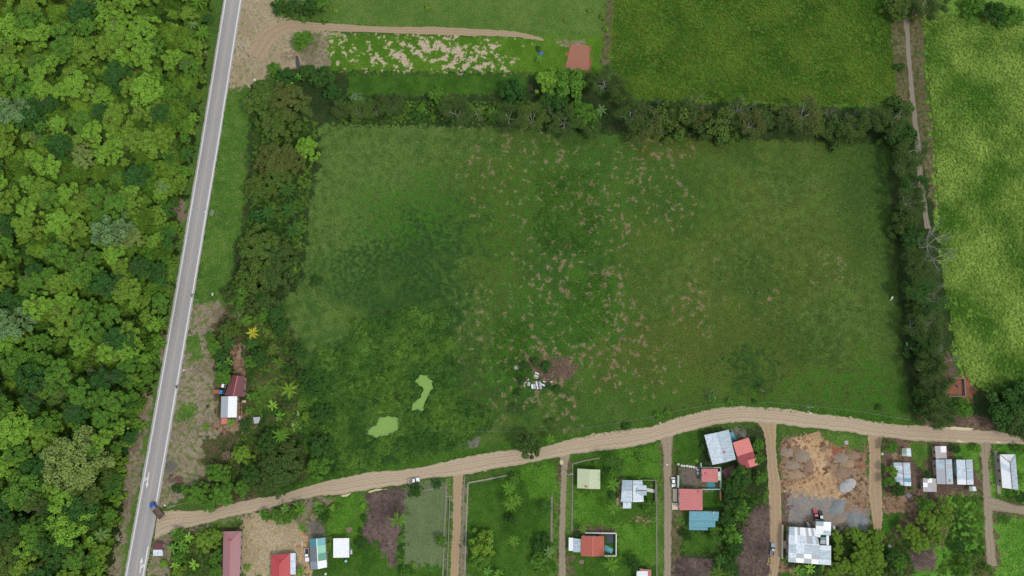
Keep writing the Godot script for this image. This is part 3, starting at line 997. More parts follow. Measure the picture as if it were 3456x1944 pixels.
	m.metallic_specular = 0.1
	var st := SurfaceTool.new()
	st.begin(Mesh.PRIMITIVE_TRIANGLES)
	for v in [[0, 0], [1, 0], [1, 1], [0, 0], [1, 1], [0, 1]]:
		st.set_normal(Vector3.UP)
		st.set_uv(Vector2(v[0], v[1]))
		st.add_vertex(Vector3(GX0 + GW * v[0], 0, GZ0 + GH * v[1]))
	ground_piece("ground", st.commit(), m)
	# the country beyond, out of the picture
	var far := st_new()
	var X := [-3000.0, GX0, GX0 + GW, 3000.0]
	var Z := [-3000.0, GZ0, GZ0 + GH, 3000.0]
	for i in 3:
		for j in 3:
			if i == 1 and j == 1:
				continue
			quad(far, Vector3(X[i], 0, Z[j]), Vector3(X[i + 1], 0, Z[j]), Vector3(X[i + 1], 0, Z[j + 1]), Vector3(X[i], 0, Z[j + 1]))
	ground_piece("terrain", done(far), mixed(55, 0.02, [62, 90, 40], [90, 112, 52], 0.35, 0.65, 60.0))

# ---------- buildings ----------
func mark(phrase: String, p: Vector3) -> void:
	landmarks.append([phrase, p])

func ribbed(a: Vector3, b: Vector3, c: Vector3, d: Vector3) -> ArrayMesh:
	# corrugated sheet: a-b is the upper edge, d-c the lower; ribs run down the slope
	var st := st_new()
	var wide := maxf(a.distance_to(b), d.distance_to(c))
	var n := maxi(1, int(round(wide / 0.55)))
	var nr := (b - a if a.distance_to(b) > 0.1 else c - d).cross(d - a).normalized()
	if nr.y < 0:
		nr = -nr
	var at := [0.0, 0.62, 0.72, 0.9]
	var up := [0.0, 0.0, 0.06, 0.06]
	for i in n:
		for k in 4:
			var f0: float = (i + at[k]) / n
			var f1: float = (i + (at[k + 1] if k < 3 else 1.0)) / n
			var h0: Vector3 = nr * up[k]
			var h1: Vector3 = nr * (up[k + 1] if k < 3 else 0.0)
			quad(st, a.lerp(b, f0) + h0, a.lerp(b, f1) + h1, d.lerp(c, f1) + h1, d.lerp(c, f0) + h0)
	return done(st)

func sheets(par: Node3D, a: Vector3, b: Vector3, c: Vector3, d: Vector3, nx: int, ny: int, mats: Array, sd := 1, pick: Array = []) -> void:
	var r := RandomNumberGenerator.new()
	r.seed = sd
	var nr := (b - a if a.distance_to(b) > 0.1 else c - d).cross(d - a).normalized()
	if nr.y < 0:
		nr = -nr
	for j in ny:
		for i in nx:
			var x0 := float(i) / nx
			var x1 := float(i + 1) / nx
			var y0 := float(j) / ny
			var y1 := float(j + 1) / ny
			var lift := nr * (0.02 * (ny - 1 - j) + r.randf_range(0, 0.012))
			var p := a.lerp(b, x0).lerp(d.lerp(c, x0), y0) + lift
			var q := a.lerp(b, x1).lerp(d.lerp(c, x1), y0) + lift
			var s := a.lerp(b, x1).lerp(d.lerp(c, x1), y1) + lift
			var t := a.lerp(b, x0).lerp(d.lerp(c, x0), y1) + lift
			var m: Material = mats[r.randi() % mats.size()] if pick.is_empty() else mats[pick[(j * nx + i) % pick.size()]]
			part(par, "roof_sheet", ribbed(p, q, s, t), m)

func ridge_cap(par: Node3D, a: Vector3, b: Vector3, m: Material, wid := 0.35) -> void:
	var st := st_new()
	var d := (b - a).normalized()
	var s := d.cross(Vector3.UP).normalized() * wid * 0.5
	var up := Vector3(0, 0.09, 0)
	quad(st, a + up, b + up, b + s + up * 0.2, a + s + up * 0.2)
	quad(st, b + up, a + up, a - s + up * 0.2, b - s + up * 0.2)
	part(par, "ridge_cap", done(st), m)

func walls(par: Node3D, cs: Array, he: float, m: Material, inset := 0.45, gables: Array = []) -> void:
	var mid := Vector3.ZERO
	for c in cs:
		mid += c / float(cs.size())
	mid.y = 0
	var w := []
	for c in cs:
		var v := Vector3(c.x, 0, c.z) - mid
		w.append(mid + v * maxf(0.5, 1.0 - inset / maxf(v.length(), 0.1) * 1.3))
	for i in cs.size():
		var a: Vector3 = w[i]
		var b: Vector3 = w[(i + 1) % cs.size()]
		var d := (b - a).normalized()
		var out := Vector3(d.z, 0, -d.x)
		if out.dot((a + b) / 2.0 - mid) < 0:
			out = -out
		var ln := a.distance_to(b)
		var yaw := atan2(-d.z, d.x)
		var st := st_new()
		box(st, (a + b) / 2.0 + Vector3(0, he / 2.0 - 0.03, 0), Vector3(ln - 0.16, he - 0.1, 0.14), yaw)
		if gables.size() > 0 and gables[i % gables.size()] > 0.0:
			tri(st, a + Vector3(0, he - 0.08, 0), b + Vector3(0, he - 0.08, 0), (a + b) / 2.0 + Vector3(0, he + gables[i % gables.size()] - 0.2, 0))
		var wall := part(par, "wall", done(st), m)
		var n := maxi(1, int(ln / 3.6))
		for k in n:
			var c: Vector3 = a.lerp(b, (k + 0.5) / n) + out * 0.09
			if k == n / 2 and i % 2 == 0:
				part(wall, "door", box_mesh(c + Vector3(0, 1.02, 0), Vector3(0.95, 2.0, 0.06), yaw), M.door)
			elif he > 2.3:
				part(wall, "window", box_mesh(c + Vector3(0, 1.5, 0), Vector3(1.15, 1.0, 0.05), yaw), M.glass)

func corners(k: int, flat: Array, he: float) -> Array:
	var out := []
	for p in TP(k, flat, he):
		out.append(p)
	return out

func house(called: String, label: String, cat: String, phrase: String, k: int, flat: Array, he: float, rise: float, axis: String, roof: Array, wall: Material, nx: int, ny: int, cap: Material = null, hip := 0.0, pick: Array = []) -> Node3D:
	var c := corners(k, flat, he)
	var mid: Vector3 = (c[0] + c[1] + c[2] + c[3]) / 4.0
	var t := thing(called, label, cat, Vector3(mid.x, 0, mid.z))
	if phrase != "":
		mark(phrase, Vector3(mid.x, 0, mid.z))
	for i in 4:
		c[i] = c[i] - Vector3(mid.x, 0, mid.z)
	var up := Vector3(0, rise, 0)
	var sd := used.size() * 13
	var pick2 := pick
	if pick.size() >= 2 * nx * ny:
		pick2 = pick.slice(nx * ny)
	if axis == "v":
		var p: Vector3 = (c[0] + c[1]) / 2.0 + up
		var q: Vector3 = (c[3] + c[2]) / 2.0 + up
		if hip > 0.0:
			p += (q - p).normalized() * hip
			var st := ribbed(p, p, c[1], c[0])
			part(t, "roof_sheet", st, roof[0])
		sheets(t, p, q, c[3], c[0], nx, ny, roof, sd, pick)
		sheets(t, q, p, c[1], c[2], nx, ny, roof, sd + 1, pick2)
		if cap != null:
			ridge_cap(t, p, q, cap)
			if hip > 0.0:
				ridge_cap(t, p, c[0], cap, 0.25)
				ridge_cap(t, p, c[1], cap, 0.25)
		walls(t, c, he, wall, 0.5, [0.0 if hip > 0.0 else rise, 0.0, rise, 0.0])
	elif axis == "h":
		var p: Vector3 = (c[0] + c[3]) / 2.0 + up
		var q: Vector3 = (c[1] + c[2]) / 2.0 + up
		sheets(t, p, q, c[1], c[0], nx, ny, roof, sd, pick)
		sheets(t, q, p, c[3], c[2], nx, ny, roof, sd + 1, pick2)
		if cap != null:
			ridge_cap(t, p, q, cap)
		walls(t, c, he, wall, 0.5, [0.0, rise, 0.0, rise])
	else:
		# one slope: "n" high at the top edge, "w" high at the left edge, "e" at the right
		var a: Vector3 = c[0]
		var b: Vector3 = c[1]
		var e: Vector3 = c[2]
		var d: Vector3 = c[3]
		if axis == "w":
			a = c[3]; b = c[0]; e = c[1]; d = c[2]
		elif axis == "e":
			a = c[1]; b = c[2]; e = c[3]; d = c[0]
		sheets(t, a + up, b + up, e, d, nx, ny, roof, sd, pick)
		walls(t, c, he - 0.05, wall, 0.5)
	return t

func wall_line(called: String, label: String, cat: String, k: int, flat: Array, wid: float, hgt: float, m: Material, group := "") -> void:
	# a wall, kerb or channel edge made of straight lengths, each its own part
	var pts := TP(k, flat, hgt)
	var o := pts[0]
	o.y = 0
	var t := thing(called, label, cat, o, 0.0, group)
	for i in pts.size() - 1:
		var n := maxi(1, int(round(pts[i].distance_to(pts[i + 1]) / 6.0)))
		for j in n:
			var a := pts[i].lerp(pts[i + 1], float(j) / n) - o
			var b := pts[i].lerp(pts[i + 1], float(j + 1) / n) - o
			var d := b - a
			part(t, "segment", box_mesh(Vector3((a.x + b.x) / 2.0, hgt / 2.0 - 0.02, (a.z + b.z) / 2.0), Vector3(d.length() - 0.03, hgt + 0.04, wid * (1.0 + 0.04 * ((i + j) % 2))), atan2(-d.z, d.x)), m)

# ---------- vehicles ----------
func wheel(par: Node3D, at: Vector3, rad: float, wid: float) -> void:
	var w := Node3D.new()
	w.name = "wheel"
	par.add_child(w, true)
	w.position = at
	w.rotation.z = PI / 2
	part(w, "tyre", lathe_mesh([Vector2(rad * 0.55, -wid / 2), Vector2(rad * 0.95, -wid / 2), Vector2(rad, -wid * 0.3), Vector2(rad, wid * 0.3), Vector2(rad * 0.95, wid / 2), Vector2(rad * 0.55, wid / 2)], 14), M.rubber)
	part(w, "rim", lathe_mesh([Vector2(0, -wid * 0.4), Vector2(rad * 0.56, -wid * 0.42), Vector2(rad * 0.56, wid * 0.42), Vector2(0, wid * 0.4)], 12), M.steel)

func placed(called: String, label: String, cat: String, k: int, front: Array, rear: Array, phrase := "") -> Node3D:
	var f := T(k, front[0], front[1], 0.6)
	var b := T(k, rear[0], rear[1], 0.6)
	var d := f - b
	var c := (f + b) / 2.0
	if phrase != "":
		mark(phrase, Vector3(c.x, 0, c.z))
	return thing(called, label, cat, Vector3(c.x, 0.04, c.z), atan2(-d.x, -d.z))

func lights(t: Node3D, x: float, y: float, z: float) -> void:
	for s in [-1, 1]:
		part(t, "headlight", box_mesh(Vector3(s * x, y, -z), Vector3(0.36, 0.18, 0.08)), M.lens)
		part(t, "tail_light", box_mesh(Vector3(s * (x + 0.06), y + 0.06, z), Vector3(0.16, 0.3, 0.06)), M.red_lens)

func pickup(t: Node3D, paint: Material, bed_floor: Material, ln := 5.2) -> void:
	var h := ln / 2.0
	part(t, "body", prism_mesh([-h, 0.45, -h + 0.04, 0.8, -h + 0.25, 1.0, -0.95, 1.1, 0.55, 1.12, 0.55, 0.4, -0.6, 0.35], [0.82, 0.85, 0.86, 0.93, 0.93, 0.9, 0.9]), paint)
	part(t, "cab_roof", prism_mesh([-0.42, 1.74, 0.5, 1.74, 0.52, 1.68, -0.5, 1.66], [0.66, 0.68, 0.72, 0.7]), paint)
	part(t, "windscreen", prism_mesh([-1.0, 1.11, -0.5, 1.65, -0.44, 1.66, -0.9, 1.11], [0.85, 0.68, 0.68, 0.85]), M.glass)
	part(t, "rear_window", prism_mesh([0.5, 1.13, 0.48, 1.66, 0.53, 1.66, 0.57, 1.13], [0.84, 0.7, 0.7, 0.84]), M.glass)
	for s in [-1.0, 1.0]:
		var st := st_new()
		quad(st, Vector3(s * 0.87, 1.12, -0.88), Vector3(s * 0.87, 1.12, 0.5), Vector3(s * 0.71, 1.66, 0.48), Vector3(s * 0.71, 1.66, -0.44))
		part(t, "side_window", done(st), M.glass)
		part(t, "bed_side", box_mesh(Vector3(s * 0.87, 0.86, (0.6 + h) / 2.0), Vector3(0.1, 0.56, h - 0.62)), paint)
		part(t, "mirror", box_mesh(Vector3(s * 1.02, 1.2, -0.75), Vector3(0.18, 0.16, 0.08)), M.rubber)
		wheel(t, Vector3(s * 0.8, 0.36, -h + 0.95), 0.36, 0.24)
		wheel(t, Vector3(s * 0.8, 0.36, h - 1.1), 0.36, 0.24)
	part(t, "bed", box_mesh(Vector3(0, 0.6, (0.58 + h) / 2.0), Vector3(1.62, 0.1, h - 0.66)), bed_floor)
	part(t, "tailgate", box_mesh(Vector3(0, 0.86, h - 0.05), Vector3(1.64, 0.52, 0.08)), paint)
	part(t, "bumper", box_mesh(Vector3(0, 0.5, -h - 0.06), Vector3(1.7, 0.26, 0.16)), M.steel)
	lights(t, 0.6, 0.84, h + 0.01)

func sedan(t: Node3D, paint: Material, ln := 4.3, tall := 1.48) -> void:
	var h := ln / 2.0
	part(t, "body", prism_mesh([-h, 0.4, -h + 0.05, 0.66, -h + 0.3, 0.82, -0.9, 0.95, 1.5, 1.0, h - 0.12, 0.95, h, 0.6, h - 0.05, 0.35, -h + 0.1, 0.3], [0.7, 0.78, 0.8, 0.86, 0.86, 0.8, 0.76, 0.78, 0.74]), paint)
	part(t, "roof", prism_mesh([-0.25, tall, 1.0, tall, 1.15, tall - 0.06, -0.4, tall - 0.08], [0.58, 0.58, 0.62, 0.62]), paint)
	part(t, "windscreen", prism_mesh([-0.98, 0.97, -0.42, tall - 0.08, -0.36, tall - 0.07, -0.85, 0.97], [0.8, 0.62, 0.62, 0.8]), M.glass)
	part(t, "rear_window", prism_mesh([1.5, 1.01, 1.12, tall - 0.07, 1.18, tall - 0.07, 1.62, 1.01], [0.78, 0.62, 0.62, 0.78]), M.glass)
	for s in [-1.0, 1.0]:
		var st := st_new()
		quad(st, Vector3(s * 0.84, 0.98, -0.82), Vector3(s * 0.84, 1.01, 1.48), Vector3(s * 0.63, tall - 0.08, 1.12), Vector3(s * 0.63, tall - 0.08, -0.36))
		part(t, "side_window", done(st), M.glass)
		part(t, "mirror", box_mesh(Vector3(s * 0.95, 1.02, -0.68), Vector3(0.16, 0.13, 0.08)), paint)
		wheel(t, Vector3(s * 0.74, 0.31, -h + 0.8), 0.31, 0.2)
		wheel(t, Vector3(s * 0.74, 0.31, h - 0.85), 0.31, 0.2)
	lights(t, 0.55, 0.68, h + 0.0)

func dump_truck(t: Node3D, paint: Material, dark: Material, bed: Material, cargo: Material, ln: float) -> void:
	var h := ln / 2.0
	part(t, "chassis", box_mesh(Vector3(0, 0.8, 0.3), Vector3(0.9, 0.3, ln - 0.8)), M.rubber)
	part(t, "hood", prism_mesh([-h, 0.6, -h, 1.45, -h + 0.2, 1.62, -h + 1.2, 1.75, -h + 1.2, 0.6], [0.85, 0.9, 0.9, 1.05, 1.05]), dark)
	part(t, "cab", prism_mesh([-h + 1.2, 0.7, -h + 1.2, 1.8, -h + 1.5, 2.5, -h + 1.6, 2.58, -h + 2.6, 2.58, -h + 2.7, 0.7], [1.15, 1.15, 1.05, 1.0, 1.0, 1.15]), paint)
	part(t, "windscreen", prism_mesh([-h + 1.16, 1.8, -h + 1.44, 2.42, -h + 1.48, 2.42, -h + 1.22, 1.8], [1.0, 0.92, 0.92, 1.0]), M.glass)
	for s in [-1.0, 1.0]:
		part(t, "side_window", box_mesh(Vector3(s * 1.1, 2.1, -h + 2.0), Vector3(0.06, 0.5, 0.8), 0.0), M.glass)
		part(t, "mirror", box_mesh(Vector3(s * 1.32, 2.0, -h + 1.3), Vector3(0.2, 0.4, 0.1)), M.rubber)
		part(t, "bed_side", box_mesh(Vector3(s * 1.2, 1.95, h - ln * 0.3), Vector3(0.1, 1.3, ln * 0.6)), bed)
		part(t, "fuel_tank", tube_mesh(Vector3(s * 0.85, 0.8, -h + 2.9), Vector3(s * 0.85, 0.8, -h + 3.9), 0.3, 0.3, 10), M.steel)
		for z in [-h + 0.95, h - 2.4, h - 1.2]:
			wheel(t, Vector3(s * 0.98, 0.5, z), 0.5, 0.36)
	part(t, "bed_floor", box_mesh(Vector3(0, 1.32, h - ln * 0.3), Vector3(2.3, 0.12, ln * 0.6)), cargo)
	part(t, "tailgate", box_mesh(Vector3(0, 1.9, h + 0.02), Vector3(2.46, 1.2, 0.1)), bed)
	part(t, "headboard", box_mesh(Vector3(0, 2.1, h - ln * 0.6 - 0.03), Vector3(2.46, 1.6, 0.1)), bed)
	part(t, "cab_guard", box_mesh(Vector3(0, 2.92, h - ln * 0.6 - 0.45), Vector3(2.4, 0.08, 0.95), 0.0, 0.12), bed)
	part(t, "bumper", box_mesh(Vector3(0, 0.62, -h - 0.1), Vector3(2.1, 0.35, 0.2)), M.steel)
	lights(t, 0.75, 1.05, h + 0.04)

func small_truck(t: Node3D, paint: Material, bed: Material, floor_m: Material, ln: float) -> void:
	var h := ln / 2.0
	part(t, "cab", prism_mesh([-h, 0.5, -h - 0.02, 1.15, -h + 0.35, 1.95, -h + 0.5, 2.02, -h + 1.5, 2.02, -h + 1.55, 0.5], [0.85, 0.88, 0.78, 0.76, 0.78, 0.88]), paint)
	part(t, "windscreen", prism_mesh([-h - 0.05, 1.2, -h + 0.28, 1.9, -h + 0.34, 1.9, -h + 0.02, 1.2], [0.8, 0.72, 0.72, 0.8]), M.glass)
	part(t, "chassis", box_mesh(Vector3(0, 0.62, 0.5), Vector3(0.8, 0.2, ln - 1.4)), M.rubber)
	part(t, "bed_floor", box_mesh(Vector3(0, 0.82, h - (ln - 1.7) / 2.0), Vector3(1.8, 0.1, ln - 1.7)), floor_m)
	for s in [-1.0, 1.0]:
		part(t, "side_window", box_mesh(Vector3(s * 0.84, 1.5, -h + 0.9), Vector3(0.05, 0.45, 0.7)), M.glass)
		part(t, "bed_side", box_mesh(Vector3(s * 0.93, 1.08, h - (ln - 1.7) / 2.0), Vector3(0.08, 0.5, ln - 1.7)), bed)
		wheel(t, Vector3(s * 0.75, 0.4, -h + 0.8), 0.4, 0.25)
		wheel(t, Vector3(s * 0.75, 0.4, h - 1.1), 0.4, 0.25)
	part(t, "tailgate", box_mesh(Vector3(0, 1.08, h + 0.03), Vector3(1.86, 0.5, 0.07)), bed)
	part(t, "headboard", box_mesh(Vector3(0, 1.3, h - (ln - 1.7) - 0.04), Vector3(1.86, 0.9, 0.07)), bed)
	lights(t, 0.6, 0.85, h + 0.05)

func motorcycle(t: Node3D, paint: Material) -> void:
	wheel(t, Vector3(0, 0.3, -0.62), 0.3, 0.1)
	wheel(t, Vector3(0, 0.3, 0.62), 0.3, 0.12)
	var st := st_new()
	tube(st, Vector3(0, 0.35, -0.62), Vector3(0, 0.95, -0.42), 0.04, 0.04, 6)
	tube(st, Vector3(0, 0.35, 0.62), Vector3(0, 0.5, 0.0), 0.04, 0.05, 6)
	tube(st, Vector3(0, 0.85, -0.42), Vector3(0, 0.5, 0.0), 0.05, 0.05, 6)
	part(t, "frame", done(st), M.rubber)
	part(t, "engine", box_mesh(Vector3(0, 0.45, -0.05), Vector3(0.3, 0.34, 0.4)), M.steel)
	part(t, "fuel_tank", prism_mesh([-0.38, 0.78, -0.32, 0.95, -0.02, 0.9, 0.0, 0.74], [0.1, 0.15, 0.14, 0.1]), paint)
	part(t, "seat", prism_mesh([0.0, 0.76, 0.05, 0.86, 0.62, 0.9, 0.68, 0.82, 0.3, 0.74], [0.1, 0.13, 0.13, 0.1, 0.12]), M.rubber)
	part(t, "handlebar", tube_mesh(Vector3(-0.36, 1.02, -0.3), Vector3(0.36, 1.02, -0.3), 0.018, 0.018, 6), M.steel)
	part(t, "headlight", box_mesh(Vector3(0, 0.88, -0.55), Vector3(0.16, 0.16, 0.1)), M.lens)

# ---------- bodies (people, cattle): one skin over tapered bones ----------
func skin(bones: Array, cell: float, blend: float) -> ArrayMesh:
	# bones: [a, b, ra, rb]; distances joined with a smooth minimum and meshed as surface nets
	var lo := Vector3(1e9, 1e9, 1e9)
	var hi := -lo
	for b in bones:
		var rm := maxf(b[2], b[3]) + cell * 2.0
		for v in [b[0], b[1]]:
			lo = lo.min(v - Vector3(rm, rm, rm))
			hi = hi.max(v + Vector3(rm, rm, rm))
	var nx := int((hi.x - lo.x) / cell) + 2
	var ny := int((hi.y - lo.y) / cell) + 2
	var nz := int((hi.z - lo.z) / cell) + 2
	var f := PackedFloat32Array()
	f.resize(nx * ny * nz)
	f.fill(1.0)
	for b in bones:
		var a: Vector3 = b[0]
		var ab: Vector3 = b[1] - a
		var l2 := maxf(ab.length_squared(), 1e-6)
		var rm := maxf(b[2], b[3]) + blend + cell * 2.0
		var p0 := (a.min(b[1]) - Vector3(rm, rm, rm) - lo) / cell
		var p1 := (a.max(b[1]) + Vector3(rm, rm, rm) - lo) / cell
		for k in range(maxi(0, int(p0.z)), mini(nz, int(p1.z) + 1)):
			for j in range(maxi(0, int(p0.y)), mini(ny, int(p1.y) + 1)):
				for i in range(maxi(0, int(p0.x)), mini(nx, int(p1.x) + 1)):
					var p := lo + Vector3(i, j, k) * cell
					var t := clampf((p - a).dot(ab) / l2, 0, 1)
					var d := p.distance_to(a + ab * t) - lerpf(b[2], b[3], t)
					var at := (k * ny + j) * nx + i
					var h := maxf(blend - absf(f[at] - d), 0.0) / blend
					f[at] = minf(f[at], d) - h * h * blend * 0.25
	var ids := {}
	var vs := PackedVector3Array()
	for k in nz - 1:
		for j in ny - 1:
			for i in nx - 1:
				var base_i := (k * ny + j) * nx + i
				var sum := Vector3.ZERO
				var n := 0
				for e in [[0, 1, Vector3(0, 0, 0), Vector3(1, 0, 0)], [0, 2, Vector3(0, 0, 0), Vector3(0, 1, 0)], [0, 4, Vector3(0, 0, 0), Vector3(0, 0, 1)], [1, 3, Vector3(1, 0, 0), Vector3(1, 1, 0)], [1, 5, Vector3(1, 0, 0), Vector3(1, 0, 1)], [2, 3, Vector3(0, 1, 0), Vector3(1, 1, 0)], [2, 6, Vector3(0, 1, 0), Vector3(0, 1, 1)], [4, 5, Vector3(0, 0, 1), Vector3(1, 0, 1)], [4, 6, Vector3(0, 0, 1), Vector3(0, 1, 1)], [3, 7, Vector3(1, 1, 0), Vector3(1, 1, 1)], [5, 7, Vector3(1, 0, 1), Vector3(1, 1, 1)], [6, 7, Vector3(0, 1, 1), Vector3(1, 1, 1)]]:
					var u: int = e[0]
					var w: int = e[1]
					var fu := f[base_i + (u & 1) + ((u >> 1) & 1) * nx + ((u >> 2) & 1) * nx * ny]
					var fw := f[base_i + (w & 1) + ((w >> 1) & 1) * nx + ((w >> 2) & 1) * nx * ny]
					if (fu < 0.0) != (fw < 0.0):
						sum += e[2].lerp(e[3], fu / (fu - fw))
						n += 1
				if n > 0:
					ids[base_i] = vs.size()
					vs.append(lo + (Vector3(i, j, k) + sum / n) * cell)
	var st := SurfaceTool.new()
	st.begin(Mesh.PRIMITIVE_TRIANGLES)
	st.set_smooth_group(0)
	for v in vs:
		st.add_vertex(v)
	var step := [1, nx, nx * ny]
	for k in range(1, nz - 1):
		for j in range(1, ny - 1):
			for i in range(1, nx - 1):
				var at := (k * ny + j) * nx + i
				for ax in 3:
					var f0 := f[at]
					var f1 := f[at + step[ax]]
					if (f0 < 0.0) == (f1 < 0.0):
						continue
					var s1: int = step[(ax + 1) % 3]
					var s2: int = step[(ax + 2) % 3]
					var q := [at, at - s1, at - s1 - s2, at - s2]
					if f0 < 0.0:
						q.reverse()
					if ids.has(q[0]) and ids.has(q[1]) and ids.has(q[2]) and ids.has(q[3]):
						for o in [0, 1, 2, 0, 2, 3]:
							st.add_index(ids[q[o]])
	st.generate_normals()
	return st.commit()

func rider_shape() -> Array:
	# seated, leaning to the handlebar; front is -z. Returns [body, head]
	var b := []
	b.append([Vector3(0, 0.98, 0.24), Vector3(0, 1.2, 0.18), 0.15, 0.15])
	b.append([Vector3(0, 1.2, 0.18), Vector3(0, 1.42, 0.08), 0.16, 0.15])
	b.append([Vector3(0, 1.44, 0.07), Vector3(0, 1.58, 0.02), 0.07, 0.06])
	for s in [-1.0, 1.0]:
		b.append([Vector3(s * 0.12, 1.45, 0.07), Vector3(s * 0.2, 1.43, 0.05), 0.07, 0.065])
		b.append([Vector3(s * 0.2, 1.43, 0.05), Vector3(s * 0.3, 1.2, -0.08), 0.058, 0.045])
		b.append([Vector3(s * 0.3, 1.2, -0.08), Vector3(s * 0.3, 1.06, -0.25), 0.044, 0.034])
		b.append([Vector3(s * 0.3, 1.06, -0.25), Vector3(s * 0.3, 1.04, -0.32), 0.04, 0.034])
		b.append([Vector3(s * 0.1, 0.98, 0.22), Vector3(s * 0.21, 0.78, -0.18), 0.095, 0.07])
		b.append([Vector3(s * 0.21, 0.78, -0.18), Vector3(s * 0.2, 0.4, 0.04), 0.066, 0.045])
		b.append([Vector3(s * 0.2, 0.38, 0.06), Vector3(s * 0.2, 0.33, -0.14), 0.045, 0.035])
		for k in 4:
			var x: float = s * (0.265 + 0.022 * k)
			b.append([Vector3(x, 1.05, -0.33), Vector3(x, 1.01, -0.345 + 0.004 * k), 0.014, 0.012])
		b.append([Vector3(s * 0.265, 1.04, -0.29), Vector3(s * 0.25, 1.0, -0.31), 0.014, 0.012])
	var h := [[Vector3(0, 1.64, 0.0), Vector3(0, 1.74, 0.02), 0.095, 0.115], [Vector3(0, 1.66, -0.1), Vector3(0, 1.645, -0.115), 0.02, 0.018], [Vector3(-0.1, 1.66, 0.02), Vector3(-0.11, 1.68, 0.02), 0.02, 0.02], [Vector3(0.1, 1.66, 0.02), Vector3(0.11, 1.68, 0.02), 0.02, 0.02]]
	return [skin(b, 0.022, 0.03), skin(h, 0.015, 0.02)]

func cow_shape(graze: bool) -> ArrayMesh:
	var b := []
	b.append([Vector3(0, 1.02, -0.55), Vector3(0, 1.0, 0.1), 0.33, 0.36])
	b.append([Vector3(0, 1.0, 0.1), Vector3(0, 1.08, 0.68), 0.36, 0.29])
	b.append([Vector3(0, 1.3, -0.55), Vector3(0, 1.34, -0.35), 0.14, 0.12])
	var head := Vector3(0, 0.42, -1.25) if graze else Vector3(0, 1.3, -1.18)
	b.append([Vector3(0, 1.12, -0.66), head + Vector3(0, 0.1, 0.2), 0.24, 0.14])
	b.append([head + Vector3(0, 0.1, 0.16), head + Vector3(0, -0.1, -0.2), 0.13, 0.085])
	for s in [-1.0, 1.0]:
		b.append([head + Vector3(s * 0.1, 0.14, 0.12), head + Vector3(s * 0.26, 0.12, 0.16), 0.04, 0.03])
		b.append([head + Vector3(s * 0.07, 0.2, 0.12), head + Vector3(s * 0.12, 0.32, 0.08), 0.03, 0.015])
		b.append([Vector3(s * 0.18, 0.9, -0.52), Vector3(s * 0.19, 0.48, -0.5), 0.12, 0.07])
		b.append([Vector3(s * 0.19, 0.48, -0.5), Vector3(s * 0.19, 0.05, -0.53), 0.06, 0.055])
		b.append([Vector3(s * 0.18, 0.98, 0.62), Vector3(s * 0.2, 0.7, 0.5), 0.18, 0.1])
		b.append([Vector3(s * 0.2, 0.7, 0.5), Vector3(s * 0.19, 0.46, 0.74), 0.09, 0.06])
		b.append([Vector3(s * 0.19, 0.46, 0.74), Vector3(s * 0.19, 0.05, 0.68), 0.058, 0.055])
	b.append([Vector3(0, 1.2, 0.94), Vector3(0, 0.6, 1.06), 0.035, 0.03])
	return skin(b, 0.05, 0.09)

# ---------- small things ----------
func heap(called: String, label: String, cat: String, p: Vector3, rx: float, rz: float, hgt: float, m: Material, sd: int, group := "") -> Node3D:
	var n := FastNoiseLite.new()
	n.seed = sd
	n.frequency = 0.35
	var st := SurfaceTool.new()
	st.begin(Mesh.PRIMITIVE_TRIANGLES)
	st.set_smooth_group(0)
	var rings := 7
	var seg := 22
	var at := func(i: int, j: int) -> Vector3:
		var f := float(i) / rings
		var a := TAU * (j % seg) / seg
		var wob := 1.0 + 0.55 * n.get_noise_2d(cos(a) * 4.0 + sd, sin(a) * 4.0)
		var v := Vector3(cos(a) * rx * f * wob, 0, sin(a) * rz * f * wob)
		v.y = hgt * (1.0 - pow(f, 1.6)) * (1.0 + 0.35 * n.get_noise_2d(v.x * 2.0, v.z * 2.0)) - 0.05 * f
		if i == rings:
			v.y = -0.06
		return v
	for i in rings:
		for j in seg:
			for o in [[i, j], [i + 1, j], [i + 1, j + 1], [i, j], [i + 1, j + 1], [i, j + 1]]:
				st.add_vertex(at.call(o[0], o[1]))
	st.index()
	st.generate_normals()
	var o := part(self, called, st.commit(), m, Vector3(p.x, 0, p.z))
	tag(o, label, cat, group)
	return o

func flat_sheet(called: String, label: String, cat: String, p: Vector3, w: float, l: float, yaw: float, y: float, m: Material, tilt := 0.0, group := "") -> void:
	# loose corrugated sheet, board or slab lying about
	var t := thing(called, label, cat, Vector3(p.x, y, p.z), yaw, group)
	t.rotation.x = tilt
	part(t, "sheet", ribbed(Vector3(-w / 2, 0, -l / 2), Vector3(w / 2, 0, -l / 2), Vector3(w / 2, 0, l / 2), Vector3(-w / 2, 0, l / 2)), m)

